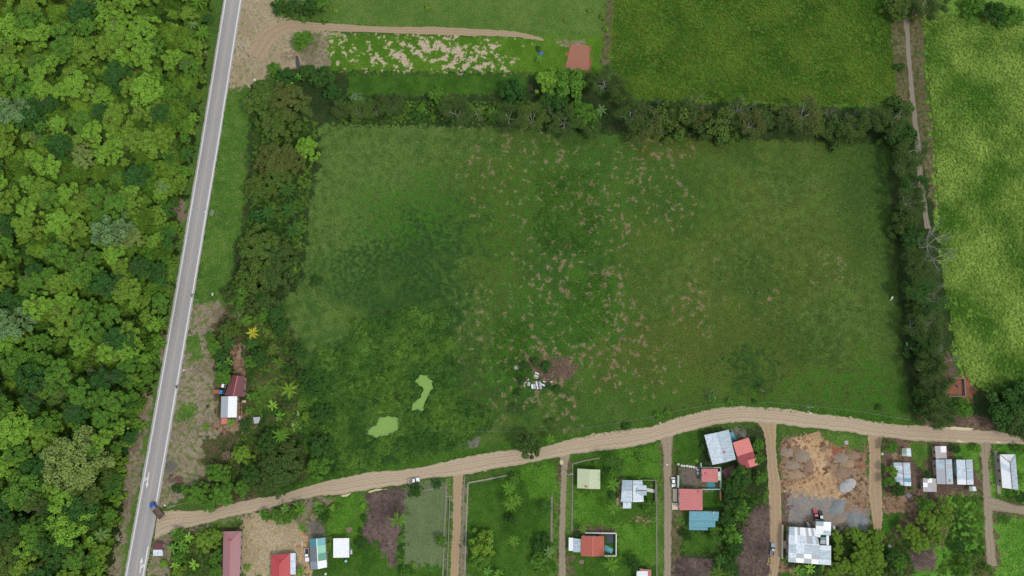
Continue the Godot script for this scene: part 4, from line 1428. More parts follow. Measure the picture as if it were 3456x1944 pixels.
func cloth(called: String, label: String, cat: String, p: Vector3, w: float, l: float, yaw: float, hgt: float, m: Material, sd: int) -> void:
	# crumpled tarpaulin, sack or plastic
	var n := FastNoiseLite.new()
	n.seed = sd
	n.frequency = 0.9
	var st := SurfaceTool.new()
	st.begin(Mesh.PRIMITIVE_TRIANGLES)
	st.set_smooth_group(0)
	var at := func(i: int, j: int) -> Vector3:
		var u := i / 7.0 - 0.5
		var v := j / 7.0 - 0.5
		var edge := minf(1.0, 4.0 * minf(0.5 - absf(u), 0.5 - absf(v)))
		return Vector3(u * w * (1.0 + 0.12 * n.get_noise_2d(j, 9.0)), 0.02 + hgt * edge * (0.6 + 0.8 * absf(n.get_noise_2d(u * 4.0, v * 4.0))), v * l * (1.0 + 0.12 * n.get_noise_2d(i, 3.0)))
	for i in 7:
		for j in 7:
			for o in [[i, j], [i + 1, j], [i + 1, j + 1], [i, j], [i + 1, j + 1], [i, j + 1]]:
				st.add_vertex(at.call(o[0], o[1]))
	st.index()
	st.generate_normals()
	var o := part(self, called, st.commit(), m, Vector3(p.x, 0, p.z))
	o.rotation.y = yaw
	tag(o, label, cat)

func pole(label: String, k: int, x: float, y: float, top_px: bool, hgt: float, arms: int, yaw: float, lamp_yaw: float) -> void:
	var p := T(k, x, y, hgt if top_px else 0.0)
	p.y = 0
	var t := thing("utility_pole", label, "utility pole", p, yaw, "utility poles along the roads")
	part(t, "shaft", tube_mesh(Vector3(0, -0.3, 0), Vector3(0, hgt, 0), 0.2, 0.12, 10), M.concrete)
	for i in arms:
		var y0 := hgt - 0.5 - 1.1 * i
		var c := part(t, "crossarm", box_mesh(Vector3(0, y0, 0.16), Vector3(2.6, 0.14, 0.12)), M.concrete)
		for s in [-1.15, -0.5, 0.5, 1.15]:
			part(c, "insulator", lathe_mesh([Vector2(0, 0.3), Vector2(0.08, 0.28), Vector2(0.1, 0.12), Vector2(0.05, 0.06), Vector2(0.05, 0)], 8), M.white_paint, Vector3(s, y0 + 0.07, 0.16))
	if arms > 1:
		part(t, "transformer", tube_mesh(Vector3(0.45, hgt - 3.6, 0), Vector3(0.45, hgt - 2.5, 0), 0.28, 0.28, 12), M.steel)
	if lamp_yaw > -9.0:
		var d := Vector3(-sin(lamp_yaw - yaw), 0, -cos(lamp_yaw - yaw))
		part(t, "lamp_arm", tube_mesh(Vector3(0, hgt - 1.6, 0), d * 2.6 + Vector3(0, hgt - 1.0, 0), 0.05, 0.04, 6), M.steel)
		part(t, "lamp_head", box_mesh(d * 2.8 + Vector3(0, hgt - 1.0, 0), Vector3(0.34, 0.14, 0.7), atan2(-d.x, -d.z)), M.white_paint)

# ---------- the place ----------
func make_materials() -> void:
	for t in TONES:
		M["leaf_" + t] = leafy(TONES[t][0], TONES[t][1], TONES[t][2])
	M.tuft = leafy(255, 255, 255)
	M.tuft.albedo_color = Color.WHITE
	M.tuft.backlight = Color(0.12, 0.14, 0.04)
	M.bark = mixed(31, 0.05, [96, 84, 68], [126, 112, 92], 0.3, 0.7, 2.0)
	M.pale_bark = mixed(32, 0.05, [168, 162, 148], [194, 188, 176], 0.3, 0.7, 2.0)
	M.dead_wood = mixed(35, 0.05, [168, 146, 122], [138, 116, 98], 0.3, 0.7, 2.0)
	M.green_stem = plain(120, 132, 72)
	M.asphalt = streaked(33, [[174, 170, 169], [150, 147, 148], [160, 157, 156]], [[0.25, 0.08, 0.9], [0.41, 0.07, 0.5], [0.62, 0.07, 0.5], [0.76, 0.08, 0.7]])
	M.gravel = streaked(34, [[188, 168, 142], [152, 136, 116], [198, 180, 152]], [[0.2, 0.05, 0.6], [0.36, 0.05, 0.7], [0.52, 0.04, 0.5], [0.7, 0.06, 0.7], [0.97, 0.06, 0.7], [0.03, 0.04, 0.8]])
	M.track = streaked(36, [[172, 148, 120], [150, 128, 106], [140, 132, 98]], [[0.3, 0.1, 0.5], [0.72, 0.1, 0.5]])
	M.lane = streaked(37, [[146, 132, 112], [166, 150, 126], [112, 112, 78]], [[0.3, 0.14, 0.8], [0.7, 0.14, 0.8]])
	M.lane_tan = streaked(41, [[176, 150, 118], [158, 134, 106], [150, 132, 100]], [[0.3, 0.12, 0.6], [0.7, 0.12, 0.6]])
	M.rut = streaked(38, [[128, 118, 104], [158, 146, 132], [112, 106, 78]], [[0.22, 0.1, 0.9], [0.66, 0.1, 0.9]])
	M.line_white = mixed(39, 0.1, [238, 236, 232], [206, 202, 200], 0.55, 0.9, 6.0)
	M.line_orange = mixed(40, 0.08, [206, 172, 150], [170, 160, 156], 0.35, 0.75, 5.0)
	M.duckweed = mixed(42, 0.05, [114, 156, 54], [132, 170, 70], 0.3, 0.7, 10.0, 0.5)
	M.dark_water = plain(58, 58, 58, 0.2)
	M.mud = mixed(43, 0.05, [186, 166, 134], [150, 130, 104], 0.5, 0.75, 3.0)
	M.puddle = plain(206, 190, 146, 0.35)
	M.concrete = mixed(44, 0.06, [158, 152, 140], [128, 122, 110], 0.4, 0.75, 3.0)
	M.old_concrete = mixed(45, 0.06, [140, 132, 120], [112, 106, 92], 0.4, 0.75, 3.0)
	M.block = mixed(46, 0.08, [150, 146, 138], [118, 112, 102], 0.4, 0.7, 1.5)
	M.white_wall = mixed(47, 0.05, [226, 224, 218], [196, 192, 184], 0.5, 0.85, 3.0)
	M.cream_wall = mixed(48, 0.05, [222, 206, 184], [190, 174, 152], 0.5, 0.85, 3.0)
	M.green_wall = mixed(49, 0.05, [178, 204, 190], [150, 176, 160], 0.5, 0.85, 3.0)
	M.house_wall = mixed(50, 0.05, [176, 166, 150], [146, 136, 122], 0.5, 0.85, 3.0)
	M.wood_wall = mixed(51, 0.06, [190, 148, 104], [158, 118, 82], 0.4, 0.7, 1.5)
	M.door = plain(96, 72, 54, 0.6)
	M.glass = plain(52, 58, 66, 0.12)
	M.rubber = plain(44, 44, 46, 0.8)
	M.steel = plain(160, 162, 166, 0.4, 0.3)
	M.lens = plain(236, 236, 230, 0.15)
	M.red_lens = plain(160, 36, 32, 0.2)
	M.white_paint = plain(250, 250, 250, 0.35)
	M.silver_paint = plain(176, 184, 194, 0.3, 0.2)
	M.grey_paint = plain(140, 150, 162, 0.3, 0.2)
	M.red_paint = plain(178, 48, 58, 0.3)
	M.blue_paint = plain(34, 126, 214, 0.3)
	M.navy_paint = plain(30, 78, 190, 0.3)
	M.yellow_paint = plain(222, 190, 96, 0.5)
	M.orange_paint = plain(214, 136, 52, 0.5)
	M.rust_bed = mixed(52, 0.06, [150, 92, 66], [176, 112, 80], 0.3, 0.7, 2.0)
	M.brown_bed = mixed(53, 0.05, [92, 74, 64], [200, 168, 132], 0.6, 0.75, 4.0)
	M.grey_bed = mixed(54, 0.06, [150, 134, 122], [124, 110, 102], 0.4, 0.7, 2.0)
	M.teal_cloth = plain(36, 146, 150, 0.7)
	M.dark_cloth = mixed(57, 0.06, [74, 88, 104], [52, 58, 66], 0.35, 0.65, 3.0)
	M.blue_cloth = plain(62, 92, 178, 0.7)
	M.white_cloth = plain(232, 230, 226, 0.7)
	M.hide = mixed(58, 0.04, [238, 234, 226], [206, 198, 186], 0.5, 0.85, 1.5)
	M.shirt = plain(70, 70, 78)
	M.helmet = plain(40, 40, 44, 0.3)
	# roofing
	M.zinc = mixed(60, 0.02, [192, 209, 220], [160, 178, 190], 0.35, 0.65, 9.0, 0.5, Vector3(0.25, 1, 2))
	M.zinc_pale = mixed(61, 0.02, [226, 237, 246], [194, 208, 222], 0.35, 0.7, 9.0, 0.5)
	M.zinc_white = mixed(62, 0.02, [250, 252, 255], [236, 240, 246], 0.45, 0.8, 9.0, 0.5)
	M.zinc_grey = mixed(63, 0.03, [186, 190, 196], [166, 172, 180], 0.4, 0.7, 5.0, 0.55)
	M.zinc_old = mixed(64, 0.09, [204, 202, 202], [120, 70, 66], 0.58, 0.66, 6.0, 0.7, Vector3(0.5, 1, 3))
	M.mauve = mixed(65, 0.03, [166, 116, 122], [182, 136, 140], 0.4, 0.75, 6.0, 0.6, Vector3(1, 1, 3))
	M.red_roof = mixed(66, 0.03, [206, 78, 84], [176, 58, 64], 0.4, 0.7, 6.0, 0.6)
	M.rose_roof = mixed(67, 0.03, [206, 120, 118], [182, 98, 98], 0.4, 0.7, 8.0, 0.6)
	M.maroon = mixed(68, 0.04, [106, 50, 58], [122, 62, 68], 0.4, 0.7, 5.0, 0.6)
	M.coral = mixed(69, 0.03, [214, 116, 108], [226, 132, 124], 0.4, 0.7, 5.0, 0.6)
	M.rusty = mixed(70, 0.06, [206, 110, 84], [140, 70, 68], 0.5, 0.62, 7.0, 0.8, Vector3(0.5, 1, 3))
	M.rust_mix = mixed(71, 0.08, [198, 84, 84], [110, 44, 56], 0.46, 0.52, 6.0, 0.75, Vector3(3, 1, 0.7))
	M.teal_roof = mixed(72, 0.03, [94, 166, 182], [70, 138, 154], 0.4, 0.7, 8.0, 0.55)
	M.teal_dark = mixed(73, 0.03, [70, 152, 160], [62, 140, 148], 0.4, 0.7, 6.0, 0.55)
	M.teal_pale = mixed(74, 0.03, [120, 184, 188], [108, 172, 176], 0.4, 0.7, 6.0, 0.55)
	M.mint = mixed(75, 0.08, [160, 220, 190], [88, 164, 134], 0.6, 0.7, 5.0, 0.55, Vector3(1, 1, 3))
	M.green_patch = mixed(76, 0.12, [116, 190, 158], [42, 96, 82], 0.5, 0.58, 4.0, 0.55)
	M.dark_patch = mixed(77, 0.1, [88, 98, 108], [168, 174, 176], 0.54, 0.64, 4.0, 0.6, Vector3(1, 1, 2.5))
	M.dark_patch_pale = mixed(78, 0.1, [110, 120, 134], [190, 196, 206], 0.48, 0.6, 4.0, 0.6, Vector3(1, 1, 2))
	M.cream_green = mixed(79, 0.02, [198, 208, 172], [190, 200, 164], 0.4, 0.7, 8.0, 0.6)
	M.sage_roof = mixed(80, 0.04, [142, 172, 148], [126, 156, 132], 0.4, 0.7, 4.0, 0.6)
	M.brown_cap = plain(104, 84, 78, 0.7)
	M.vent_red = plain(214, 84, 78, 0.6)
	# soils of the works yard
	M.soil_grey = mixed(85, 0.06, [152, 136, 118], [134, 118, 102], 0.35, 0.7, 3.0)
	M.soil_brown = mixed(86, 0.06, [150, 122, 98], [130, 106, 86], 0.35, 0.7, 3.0)
	M.soil_tan = mixed(87, 0.06, [170, 142, 112], [148, 122, 96], 0.35, 0.7, 3.0)
	M.soil_orange = mixed(88, 0.06, [186, 146, 108], [164, 124, 92], 0.35, 0.7, 3.0)
	M.sand_blue = mixed(89, 0.04, [140, 147, 148], [116, 124, 126], 0.35, 0.7, 4.0)
	M.rock = mixed(90, 0.05, [206, 206, 204], [164, 164, 166], 0.4, 0.7, 2.0)

func roads() -> void:
	# asphalt road between its two edges, from the top of the picture to the bottom
	var L := PackedVector3Array()
	var R := PackedVector3Array()
	for e in [[1, 2262, -80], [1, 2250, 0], [1, 2015, 1449], [5, 1768, 1449], [9, 1513, 1449], [13, 1250, 1449], [13, 1230, 1570]]:
		L.append(T(e[0], e[1], e[2]))
	for e in [[1, 2454, -80], [1, 2440, 0], [1, 2208, 1449], [5, 1968, 1449], [9, 1720, 1449], [13, 1592, 760], [13, 1460, 1449], [13, 1440, 1570]]:
		R.append(T(e[0], e[1], e[2]))
	var road := ground_piece("asphalt_road", ribbon(L, R, 0.05, 0.16, 5, 260, 26.0), M.asphalt)
	var lines := [
		["edge_line", [[1, 2282, -80], [1, 2270, 0], [1, 2036, 1449], [5, 1790, 1449], [9, 1537, 1449], [13, 1272, 1449], [13, 1252, 1560]], 0.23, M.line_white],
		["edge_line", [[1, 2434, -80], [1, 2421, 0], [1, 2192, 1449], [5, 1948, 1449], [9, 1698, 1449], [13, 1575, 700]], 0.23, M.line_white],
		["edge_line", [[13, 1493, 1150], [13, 1440, 1449], [13, 1424, 1560]], 0.23, M.line_white],
		["centre_line", [[1, 2352, -80], [1, 2340, 0], [1, 2110, 1449], [5, 1866, 1449], [9, 1617, 1449], [13, 1490, 700]], 0.16, M.line_orange],
		["centre_line", [[13, 1408, 1130], [13, 1362, 1449], [13, 1345, 1560]], 0.16, M.line_orange]]
	for l in lines:
		var c := PackedVector3Array()
		for e in l[1]:
			c.append(T(e[0], e[1], e[2]))
		c = smooth_line(c, 90)
		var a := PackedVector3Array()
		var b := PackedVector3Array()
		for i in c.size():
			var d := (c[mini(i + 1, c.size() - 1)] - c[maxi(i - 1, 0)]).normalized()
			var s: Vector3 = Vector3(-d.z, 0, d.x) * l[2]
			a.append(c[i] - s)
			b.append(c[i] + s)
		part(road, l[0], ribbon(a, b, 0.058, 0.015, 9, 90), l[3])
	# straight-or-turn arrows, one in each lane
	for ar in [[[1500, 405], [1475, 568]], [[1410, 1422], [1431, 1256]]]:
		var tail := T(13, ar[0][0], ar[0][1])
		var tip := T(13, ar[1][0], ar[1][1])
		var d := (tip - tail).normalized()
		var s := Vector3(-d.z, 0, d.x)
		var ln := tail.distance_to(tip)
		var st := st_new()
		var y := Vector3(0, 0.059, 0)
		quad(st, tail - s * 0.24 + y, tail + s * 0.24 + y, tail + d * (ln - 2.3) + s * 0.24 + y, tail + d * (ln - 2.3) - s * 0.24 + y)
		tri(st, tail + d * (ln - 2.3) - s * 0.68 + y, tail + d * (ln - 2.3) + s * 0.68 + y, tip + y)
		var q := tail + d * ln * 0.3
		quad(st, q + s * 0.241 + y, q + d * 0.6 + s * 0.241 + y, q + d * 1.3 + s * 0.8 + y, q + d * 0.7 + s * 0.8 + y)
		tri(st, q + d * 0.1 + s * 0.801 + y, q + d * 2.0 + s * 0.801 + y, q + d * 1.5 + s * 1.5 + y)
		part(road, "lane_arrow", done(st), M.line_white)
	# gravel road
	L = PackedVector3Array()
	R = PackedVector3Array()
	for e in [[13, 1588, 800], [13, 1700, 790], [13, 1850, 790], [13, 2100, 790], [13, 2300, 730], [13, 2576, 668], [14, 200, 640], [14, 440, 572], [14, 600, 522], [14, 900, 452], [14, 1150, 402], [14, 1400, 387], [14, 1600, 367], [14, 1800, 322], [14, 2100, 252], [14, 2300, 212], [14, 2576, 182], [15, 290, 160], [15, 450, 110], [15, 600, 72], [15, 800, 24], [11, 1150, 1422], [11, 1400, 1398], [11, 1700, 1292], [11, 2000, 1212], [11, 2200, 1192], [11, 2576, 1200], [12, 220, 1222], [12, 440, 1258], [12, 800, 1300], [12, 1150, 1360], [12, 1600, 1392], [12, 2000, 1425], [12, 2300, 1440], [16, 2576, 20], [16, 2700, 30]]:
		L.append(T(e[0], e[1], e[2]))
	for e in [[13, 1555, 1080], [13, 1700, 1005], [13, 2000, 940], [13, 2250, 865], [13, 2576, 798], [14, 200, 745], [14, 380, 692], [14, 640, 642], [14, 850, 630], [14, 1000, 605], [14, 1200, 568], [14, 1500, 525], [14, 1640, 472], [14, 1850, 457], [14, 2090, 437], [14, 2300, 387], [14, 2576, 342], [15, 300, 282], [15, 480, 252], [15, 600, 222], [15, 900, 187], [15, 1200, 150], [15, 1450, 92], [15, 1600, 42], [11, 1740, 1447], [11, 2000, 1382], [11, 2250, 1347], [11, 2450, 1350], [12, 120, 1365], [12, 340, 1402], [12, 800, 1446], [16, 1050, 40], [16, 1300, 62], [16, 1450, 85], [16, 1700, 100], [16, 2100, 110], [16, 2260, 112], [16, 2576, 125], [16, 2700, 132]]:
		R.append(T(e[0], e[1], e[2]))
	ground_piece("gravel_road", ribbon(L, R, 0.035, 0.3, 6, 260, 22.0, 0.02), M.gravel)
	var strips := [
		["dirt_lane", [14, 1985, 440, 1985, 600, 1985, 900, 1968, 1200, 1950, 1560], [14, 2085, 430, 2065, 600, 2060, 900, 2045, 1200, 2030, 1560], M.lane_tan],
		["dirt_lane", [15, 478, 225, 495, 330, 490, 600, 475, 1000, 468, 1560], [15, 590, 215, 560, 330, 545, 600, 535, 1000, 545, 1560], M.lane],
		["dirt_lane", [15, 1490, 70, 1525, 200, 1530, 700, 1530, 1560], [15, 1620, 20, 1605, 200, 1605, 700, 1600, 1560], M.lane],
		["dirt_lane", [15, 2455, -112, 2500, -70, 2540, 20, 2560, 200, 2580, 500, 2592, 900, 2600, 1300, 2570, 1560], [16, 90, -90, 76, 60, 90, 330, 125, 520, 135, 900, 125, 1250, 70, 1560], M.lane_tan],
		["dirt_lane", [16, 1000, 25, 1020, 200, 1010, 600, 1050, 900, 1075, 1010], [16, 1150, 40, 1130, 200, 1145, 600, 1150, 900, 1130, 1010], M.lane_tan],
		["dirt_lane", [16, 2100, 100, 2150, 300, 2165, 700, 2180, 1000, 2205, 1350], [16, 2250, 112, 2215, 300, 2250, 700, 2265, 1000, 2300, 1350], M.lane],
		["dirt_lane", [16, 2200, 640, 2350, 690, 2500, 740, 2700, 745], [16, 2220, 790, 2350, 800, 2500, 820, 2700, 850], M.lane],
		["dirt_track", [2, -60, 520, 40, 330, 160, 240, 330, 200, 560, 225, 900, 248, 1300, 272, 1800, 272, 2200, 292, 2576, 312, 2780, 352, 2900, 395], [2, 60, 620, 140, 470, 260, 340, 420, 285, 560, 300, 900, 318, 1300, 328, 2000, 358, 2576, 366, 2760, 392, 2890, 415], M.track],
		["rutted_lane", [4, 1335, 60, 1375, 320, 1400, 650, 1430, 1000, 1460, 1280, 1480, 1449, 1500, 1790, 1550, 2100, 1580, 2300], [4, 1425, 60, 1420, 320, 1445, 650, 1480, 1000, 1510, 1280, 1540, 1449, 1560, 1790, 1600, 2100, 1640, 2300], M.rut]]
	var y := 0.02
	for s in strips:
		y += 0.0025
		ground_piece(s[0], ribbon(TP(s[1][0], s[1].slice(1)), TP(s[2][0], s[2].slice(1)), y, 0.25, int(y * 4000.0), 70, 20.0), s[3])
	# standing water
	var ponds := [[10, [1640, 880, 1730, 875, 1775, 930, 1775, 1000, 1740, 1080, 1700, 1150, 1692, 1235, 1560, 1235, 1575, 1150, 1650, 1100, 1682, 1030, 1660, 990, 1595, 950]], [10, [1110, 1440, 1200, 1380, 1230, 1310, 1320, 1285, 1445, 1310, 1440, 1400, 1400, 1460, 1230, 1515, 1130, 1490]], [10, [1055, 1280, 1110, 1275, 1110, 1320, 1070, 1335]], [10, [250, 130, 275, 115, 275, 160, 235, 215, 210, 190]], [10, [345, 1360, 400, 1320, 420, 1200, 460, 1230, 440, 1300, 470, 1370, 460, 1449, 370, 1449]]]
	for p in ponds:
		ground_piece("pond", sheet(TP(p[0], p[1]), 0.03, 0.5, 4, 1.0), M.duckweed)
	ground_piece("stream", sheet(TP(2, [395, 565, 420, 560, 445, 640, 440, 710, 415, 700, 400, 640]), 0.03, 0.1, 4), M.dark_water)
	ground_piece("stream", sheet(TP(2, [418, -20, 436, -20, 444, 120, 440, 212, 432, 212, 430, 100]), 0.03, 0.1, 4), M.dark_water)
	ground_piece("clay_pad", sheet(TP(3, [590, 460, 690, 452, 760, 456, 782, 560, 776, 705, 720, 700, 560, 712, 548, 640, 566, 560]), 0.015, 0.3, 3, 1.5), mixed(92, 0.04, [156, 98, 76], [166, 112, 90], 0.35, 0.7, 6.0))
	# muddy pools at the edge of the gravel road
	for p in [[12, [1760, 1402, 1880, 1395, 2070, 1412, 2050, 1432, 1850, 1425]], [14, [850, 642, 920, 620, 960, 612, 930, 642, 880, 652]], [14, [1130, 600, 1200, 575, 1330, 572, 1240, 588, 1140, 612]], [16, [1890, 100, 1915, 75, 1980, 108]], [15, [480, 290, 505, 280, 522, 305, 505, 330, 480, 325]], [16, [2290, 100, 2320, 92, 2350, 108, 2300, 114]]]:
		ground_piece("puddle", sheet(TP(p[0], p[1]), 0.062, 0.12, 8, 1.0), M.puddle)
	var rims := [[14, 1155, 418, 12], [14, 660, 600, 16], [14, 1782, 422, 12], [14, 1555, 412, 9], [14, 1662, 405, 9], [14, 2165, 258, 20], [14, 2305, 385, 14], [15, 670, 205, 12], [15, 835, 175, 12], [15, 1165, 8, 18], [15, 820, 38, 30], [11, 2120, 1222, 16], [11, 1490, 1360, 14], [11, 2535, 1290, 14], [11, 2420, 1280, 6], [12, 225, 1228, 14], [12, 830, 1302, 16], [12, 1150, 1355, 16], [12, 820, 1392, 13], [12, 1600, 1392, 12], [12, 598, 1355, 6], [12, 405, 1247, 12], [16, 1735, 45, 22], [16, 1935, 60, 26], [16, 1835, 65, 16]]
	for q in rims:
		var p := T(q[0], q[1], q[2])
		var rad: float = q[3] * 0.0455
		var st := st_new()
		lathe(st, [Vector2(rad, 0.0), Vector2(rad * 0.85, 0.07), Vector2(rad * 0.6, 0.05), Vector2(0.0, 0.02)], 11)
		var o := ground_piece("mud_mound", done(st), M.mud)
		o.position = Vector3(p.x, 0.055, p.z)
		o.rotation.y = q[1]

func vent(t: Node3D, k: int, x: float, y: float, h: float, m: Material) -> void:
	var p := T(k, x, y, h) - t.position
	part(t, "roof_vent", lathe_mesh([Vector2(0.18, -0.5), Vector2(0.2, 0.1), Vector2(0.52, 0.16), Vector2(0.5, 0.34), Vector2(0.28, 0.46), Vector2(0, 0.5)], 14), m, p)

func buildings() -> void:
	var t: Node3D
	var w: Material = M.house_wall
	t = house("house", "long house with a mauve hipped roof beside the tan yard", "house", "the mauve hip-roofed house", 13, [2248, 1000, 2425, 997, 2412, 1446, 2240, 1448], 3.0, 1.5, "v", [M.mauve], w, 5, 1, M.rose_roof, 4.2)
	vent(t, 13, 2312, 1097, 4.5, M.vent_red)
	house("roadside_kiosk", "small kiosk with maroon and white roof beside the asphalt road", "kiosk", "the roadside kiosk", 13, [1560, 1118, 1645, 1118, 1640, 1245, 1540, 1245], 2.4, 0.7, "h", [M.maroon, M.zinc_pale], w, 2, 1, null, 0.0, [0, 0, 1, 1])
	# the kiosk's lower slope is the white one
	house("house", "red hipped roof house with a white lean-to in the tan yard", "house", "the red hip-roofed house", 14, [153, 1238, 345, 1222, 347, 1530, 153, 1530], 3.0, 1.6, "v", [M.red_roof], w, 4, 1, M.red_roof, 3.6)
	house("lean_to", "white corrugated lean-to on the red hipped house's right side", "lean-to", "", 14, [347, 1217, 400, 1217, 400, 1430, 349, 1432], 2.4, 0.5, "w", [M.zinc_pale], w, 3, 1)
	house("house", "house with patchwork roof of teal, mint, mottled grey and white sheets", "house", "the patchwork teal roof", 14, [540, 1075, 695, 1060, 715, 1360, 550, 1385], 2.9, 1.1, "v", [M.teal_dark, M.dark_patch, M.dark_patch, M.dark_patch_pale, M.zinc_white, M.green_patch, M.mint, M.teal_pale], w, 4, 1, M.zinc_white, 0.0, [0, 1, 2, 3, 4, 5, 6, 7])
	house("house", "small house with a flat white roof on the green lawn", "house", "the flat white roof", 14, [780, 1068, 940, 1065, 938, 1262, 778, 1265], 3.0, 0.4, "n", [M.zinc_white], w, 3, 2)
	t = house("house", "house with pale green gabled roof on the bright lawn", "house", "the pale green roof", 15, [658, 368, 887, 378, 887, 573, 655, 565], 3.0, 1.0, "v", [M.cream_green], w, 3, 1, M.cream_green)
	vent(t, 15, 745, 547, 3.8, M.vent_red)
	t = house("house", "rambling house with pale blue metal roof and white garden path", "house", "the pale blue stepped roof", 15, [1110, 483, 1312, 485, 1325, 702, 1095, 702], 3.2, 1.0, "v", [M.zinc, M.zinc_pale], w, 4, 1, M.brown_cap, 0.0, [0, 0, 1, 1, 1, 1, 1, 0])
	var o := t.position
	var c := corners(15, [1250, 532, 1352, 537, 1352, 637, 1250, 640], 3.5)
	var pm: Vector3 = (c[0] + c[3]) / 2.0 + Vector3(0, 0.9, 0)
	var qm: Vector3 = (c[1] + c[2]) / 2.0 + Vector3(0, 0.9, 0)
	sheets(t, pm - o, qm - o, c[1] - o, c[0] - o, 2, 1, [M.zinc_pale], 4)
	sheets(t, qm - o, pm - o, c[3] - o, c[2] - o, 2, 1, [M.zinc], 4)
	ridge_cap(t, pm - o, qm - o, M.brown_cap)
	house("lean_to", "two-panel pale blue lean-to below the pale blue stepped roof", "lean-to", "", 15, [1115, 706, 1200, 706, 1200, 768, 1117, 768], 2.3, 0.3, "n", [M.zinc_pale], w, 2, 1)
	t = house("house", "house with rust-streaked orange gabled roof in a white walled yard", "house", "the rust-streaked orange roof", 15, [697, 1045, 925, 1048, 927, 1248, 693, 1247], 3.2, 1.1, "v", [M.rusty], M.white_wall, 4, 2, M.coral)
	house("lean_to", "pale blue carport roof on the rust-streaked house's left side", "carport", "", 15, [617, 1066, 695, 1078, 693, 1210, 617, 1208], 2.5, 0.3, "e", [M.zinc], w, 2, 1)
	house("lean_to", "cream porch roof at the end of the pale blue carport", "porch", "", 15, [571, 1062, 615, 1064, 615, 1195, 570, 1195], 2.3, 0.2, "e", [M.zinc_white], M.cream_wall, 2, 1)
	t = house("house", "large tilted house with pale blue gabled roof near the gravel bend", "house", "the large pale blue roof", 15, [1935, 30, 2180, -25, 2252, 275, 2018, 330], 3.6, 1.4, "v", [M.zinc_pale, M.zinc], w, 4, 1, M.zinc_grey, 0.0, [0, 0, 0, 0, 1, 1, 1, 1])
	vent(t, 15, 2135, 203, 4.8, M.vent_red)
	house("house", "tilted house with coral roof and dark rust patches beside it", "house", "the rust-patched coral roof", 15, [2215, 105, 2375, 55, 2478, 330, 2310, 385], 3.2, 0.7, "n", [M.coral, M.rust_mix, M.maroon], w, 2, 4, null, 0.0, [0, 0, 0, 0, 1, 1, 1, 0])
	t = house("house", "small square house with rose roof inside the grey courtyard", "house", "the small rose-roofed house", 15, [1910, 368, 2068, 368, 2072, 503, 1910, 503], 3.1, 0.4, "n", [M.rose_roof], M.white_wall, 3, 2)
	vent(t, 15, 1945, 416, 3.3, M.vent_red)
	house("lean_to", "narrow white and cream lean-to beside the small rose roof", "lean-to", "", 15, [2071, 398, 2096, 398, 2098, 486, 2072, 486], 2.3, 0.2, "w", [M.zinc_pale, M.cream_green], w, 2, 1, null, 0.0, [1, 0])
	t = house("house", "large plain rose roofed house below the grey courtyard", "house", "the large rose-roofed house", 15, [1680, 570, 1915, 575, 1918, 787, 1683, 783], 3.4, 0.5, "w", [M.rose_roof], M.white_wall, 4, 2)
	vent(t, 15, 1880, 602, 3.6, M.rose_roof)
	# teal house with a stepped corner
	t = house("house", "teal roofed house with a stepped lower right corner", "house", "the stepped teal roof", 15, [1785, 795, 2080, 800, 2078, 895, 1783, 893], 3.2, 0.3, "n", [M.teal_roof], w, 5, 1)
	c = corners(15, [1783, 894, 2045, 896, 2045, 958, 1782, 957], 3.05)
	sheets(t, c[0] - t.position, c[1] - t.position, c[2] - t.position, c[3] - t.position, 4, 1, [M.teal_roof], 7)
	walls(t, [c[0] - t.position, c[1] - t.position, c[2] - t.position, c[3] - t.position], 2.9, w)
	c = corners(15, [1782, 958, 1970, 959, 1970, 988, 1780, 985], 2.95)
	sheets(t, c[0] - t.position, c[1] - t.position, c[2] - t.position, c[3] - t.position, 3, 1, [M.teal_roof], 8)
	vent(t, 15, 2025, 813, 3.5, M.zinc_grey)
	house("house", "white roofed house at the picture's bottom edge beside the lane", "house", "the white roof at the bottom edge", 15, [1252, 1397, 1366, 1399, 1370, 1530, 1255, 1530], 2.9, 0.6, "h", [M.zinc_white], w, 2, 1)
	house("lean_to", "rose lean-to behind the white roof at the bottom edge", "lean-to", "", 15, [1280, 1372, 1400, 1386, 1402, 1530, 1372, 1530], 2.4, 0.3, "n", [M.rose_roof], w, 2, 1)
	warehouse()
	house("house", "long pale blue gabled house half covered by the leafy trees", "house", "the half-covered blue roof", 16, [1262, 305, 1428, 308, 1440, 545, 1275, 530], 2.9, 0.8, "v", [M.zinc, M.zinc_pale, M.teal_roof], w, 6, 1, M.brown_cap, 0.0, [0, 1, 0, 1, 0, 1, 1, 2, 0, 0, 0, 0])
	house("shed", "tiny shed with sage green and white roof on bare soil", "shed", "the tiny sage green shed", 16, [1348, 163, 1434, 163, 1441, 246, 1348, 240], 2.3, 0.5, "v", [M.sage_roof, M.zinc_pale, M.zinc_grey], w, 3, 1, M.zinc_white)
	house("shed", "rust-streaked white shed above the grey gabled house", "shed", "the rust-streaked white shed", 16, [1672, 140, 1792, 142, 1797, 268, 1682, 268], 2.4, 0.4, "w", [M.zinc_old, M.zinc_white, M.zinc_old], w, 4, 2)
	t = house("house", "grey-blue gabled house below the rust-streaked white shed", "house", "the grey-blue gabled house", 16, [1688, 275, 1848, 275, 1862, 523, 1698, 523], 3.0, 0.9, "v", [M.zinc, M.zinc, M.zinc_grey], w, 5, 1, M.brown_cap)
	vent(t, 16, 1825, 488, 3.4, M.rose_roof)
	house("house", "white and grey gabled house beside the thin dirt lane", "house", "the white gabled house", 16, [1893, 278, 2055, 278, 2068, 528, 1905, 528], 3.0, 0.9, "v", [M.zinc_pale, M.zinc_white, M.zinc], w, 5, 1, M.brown_cap, 0.0, [0, 0, 0, 0, 1, 0, 2, 2, 2, 2])
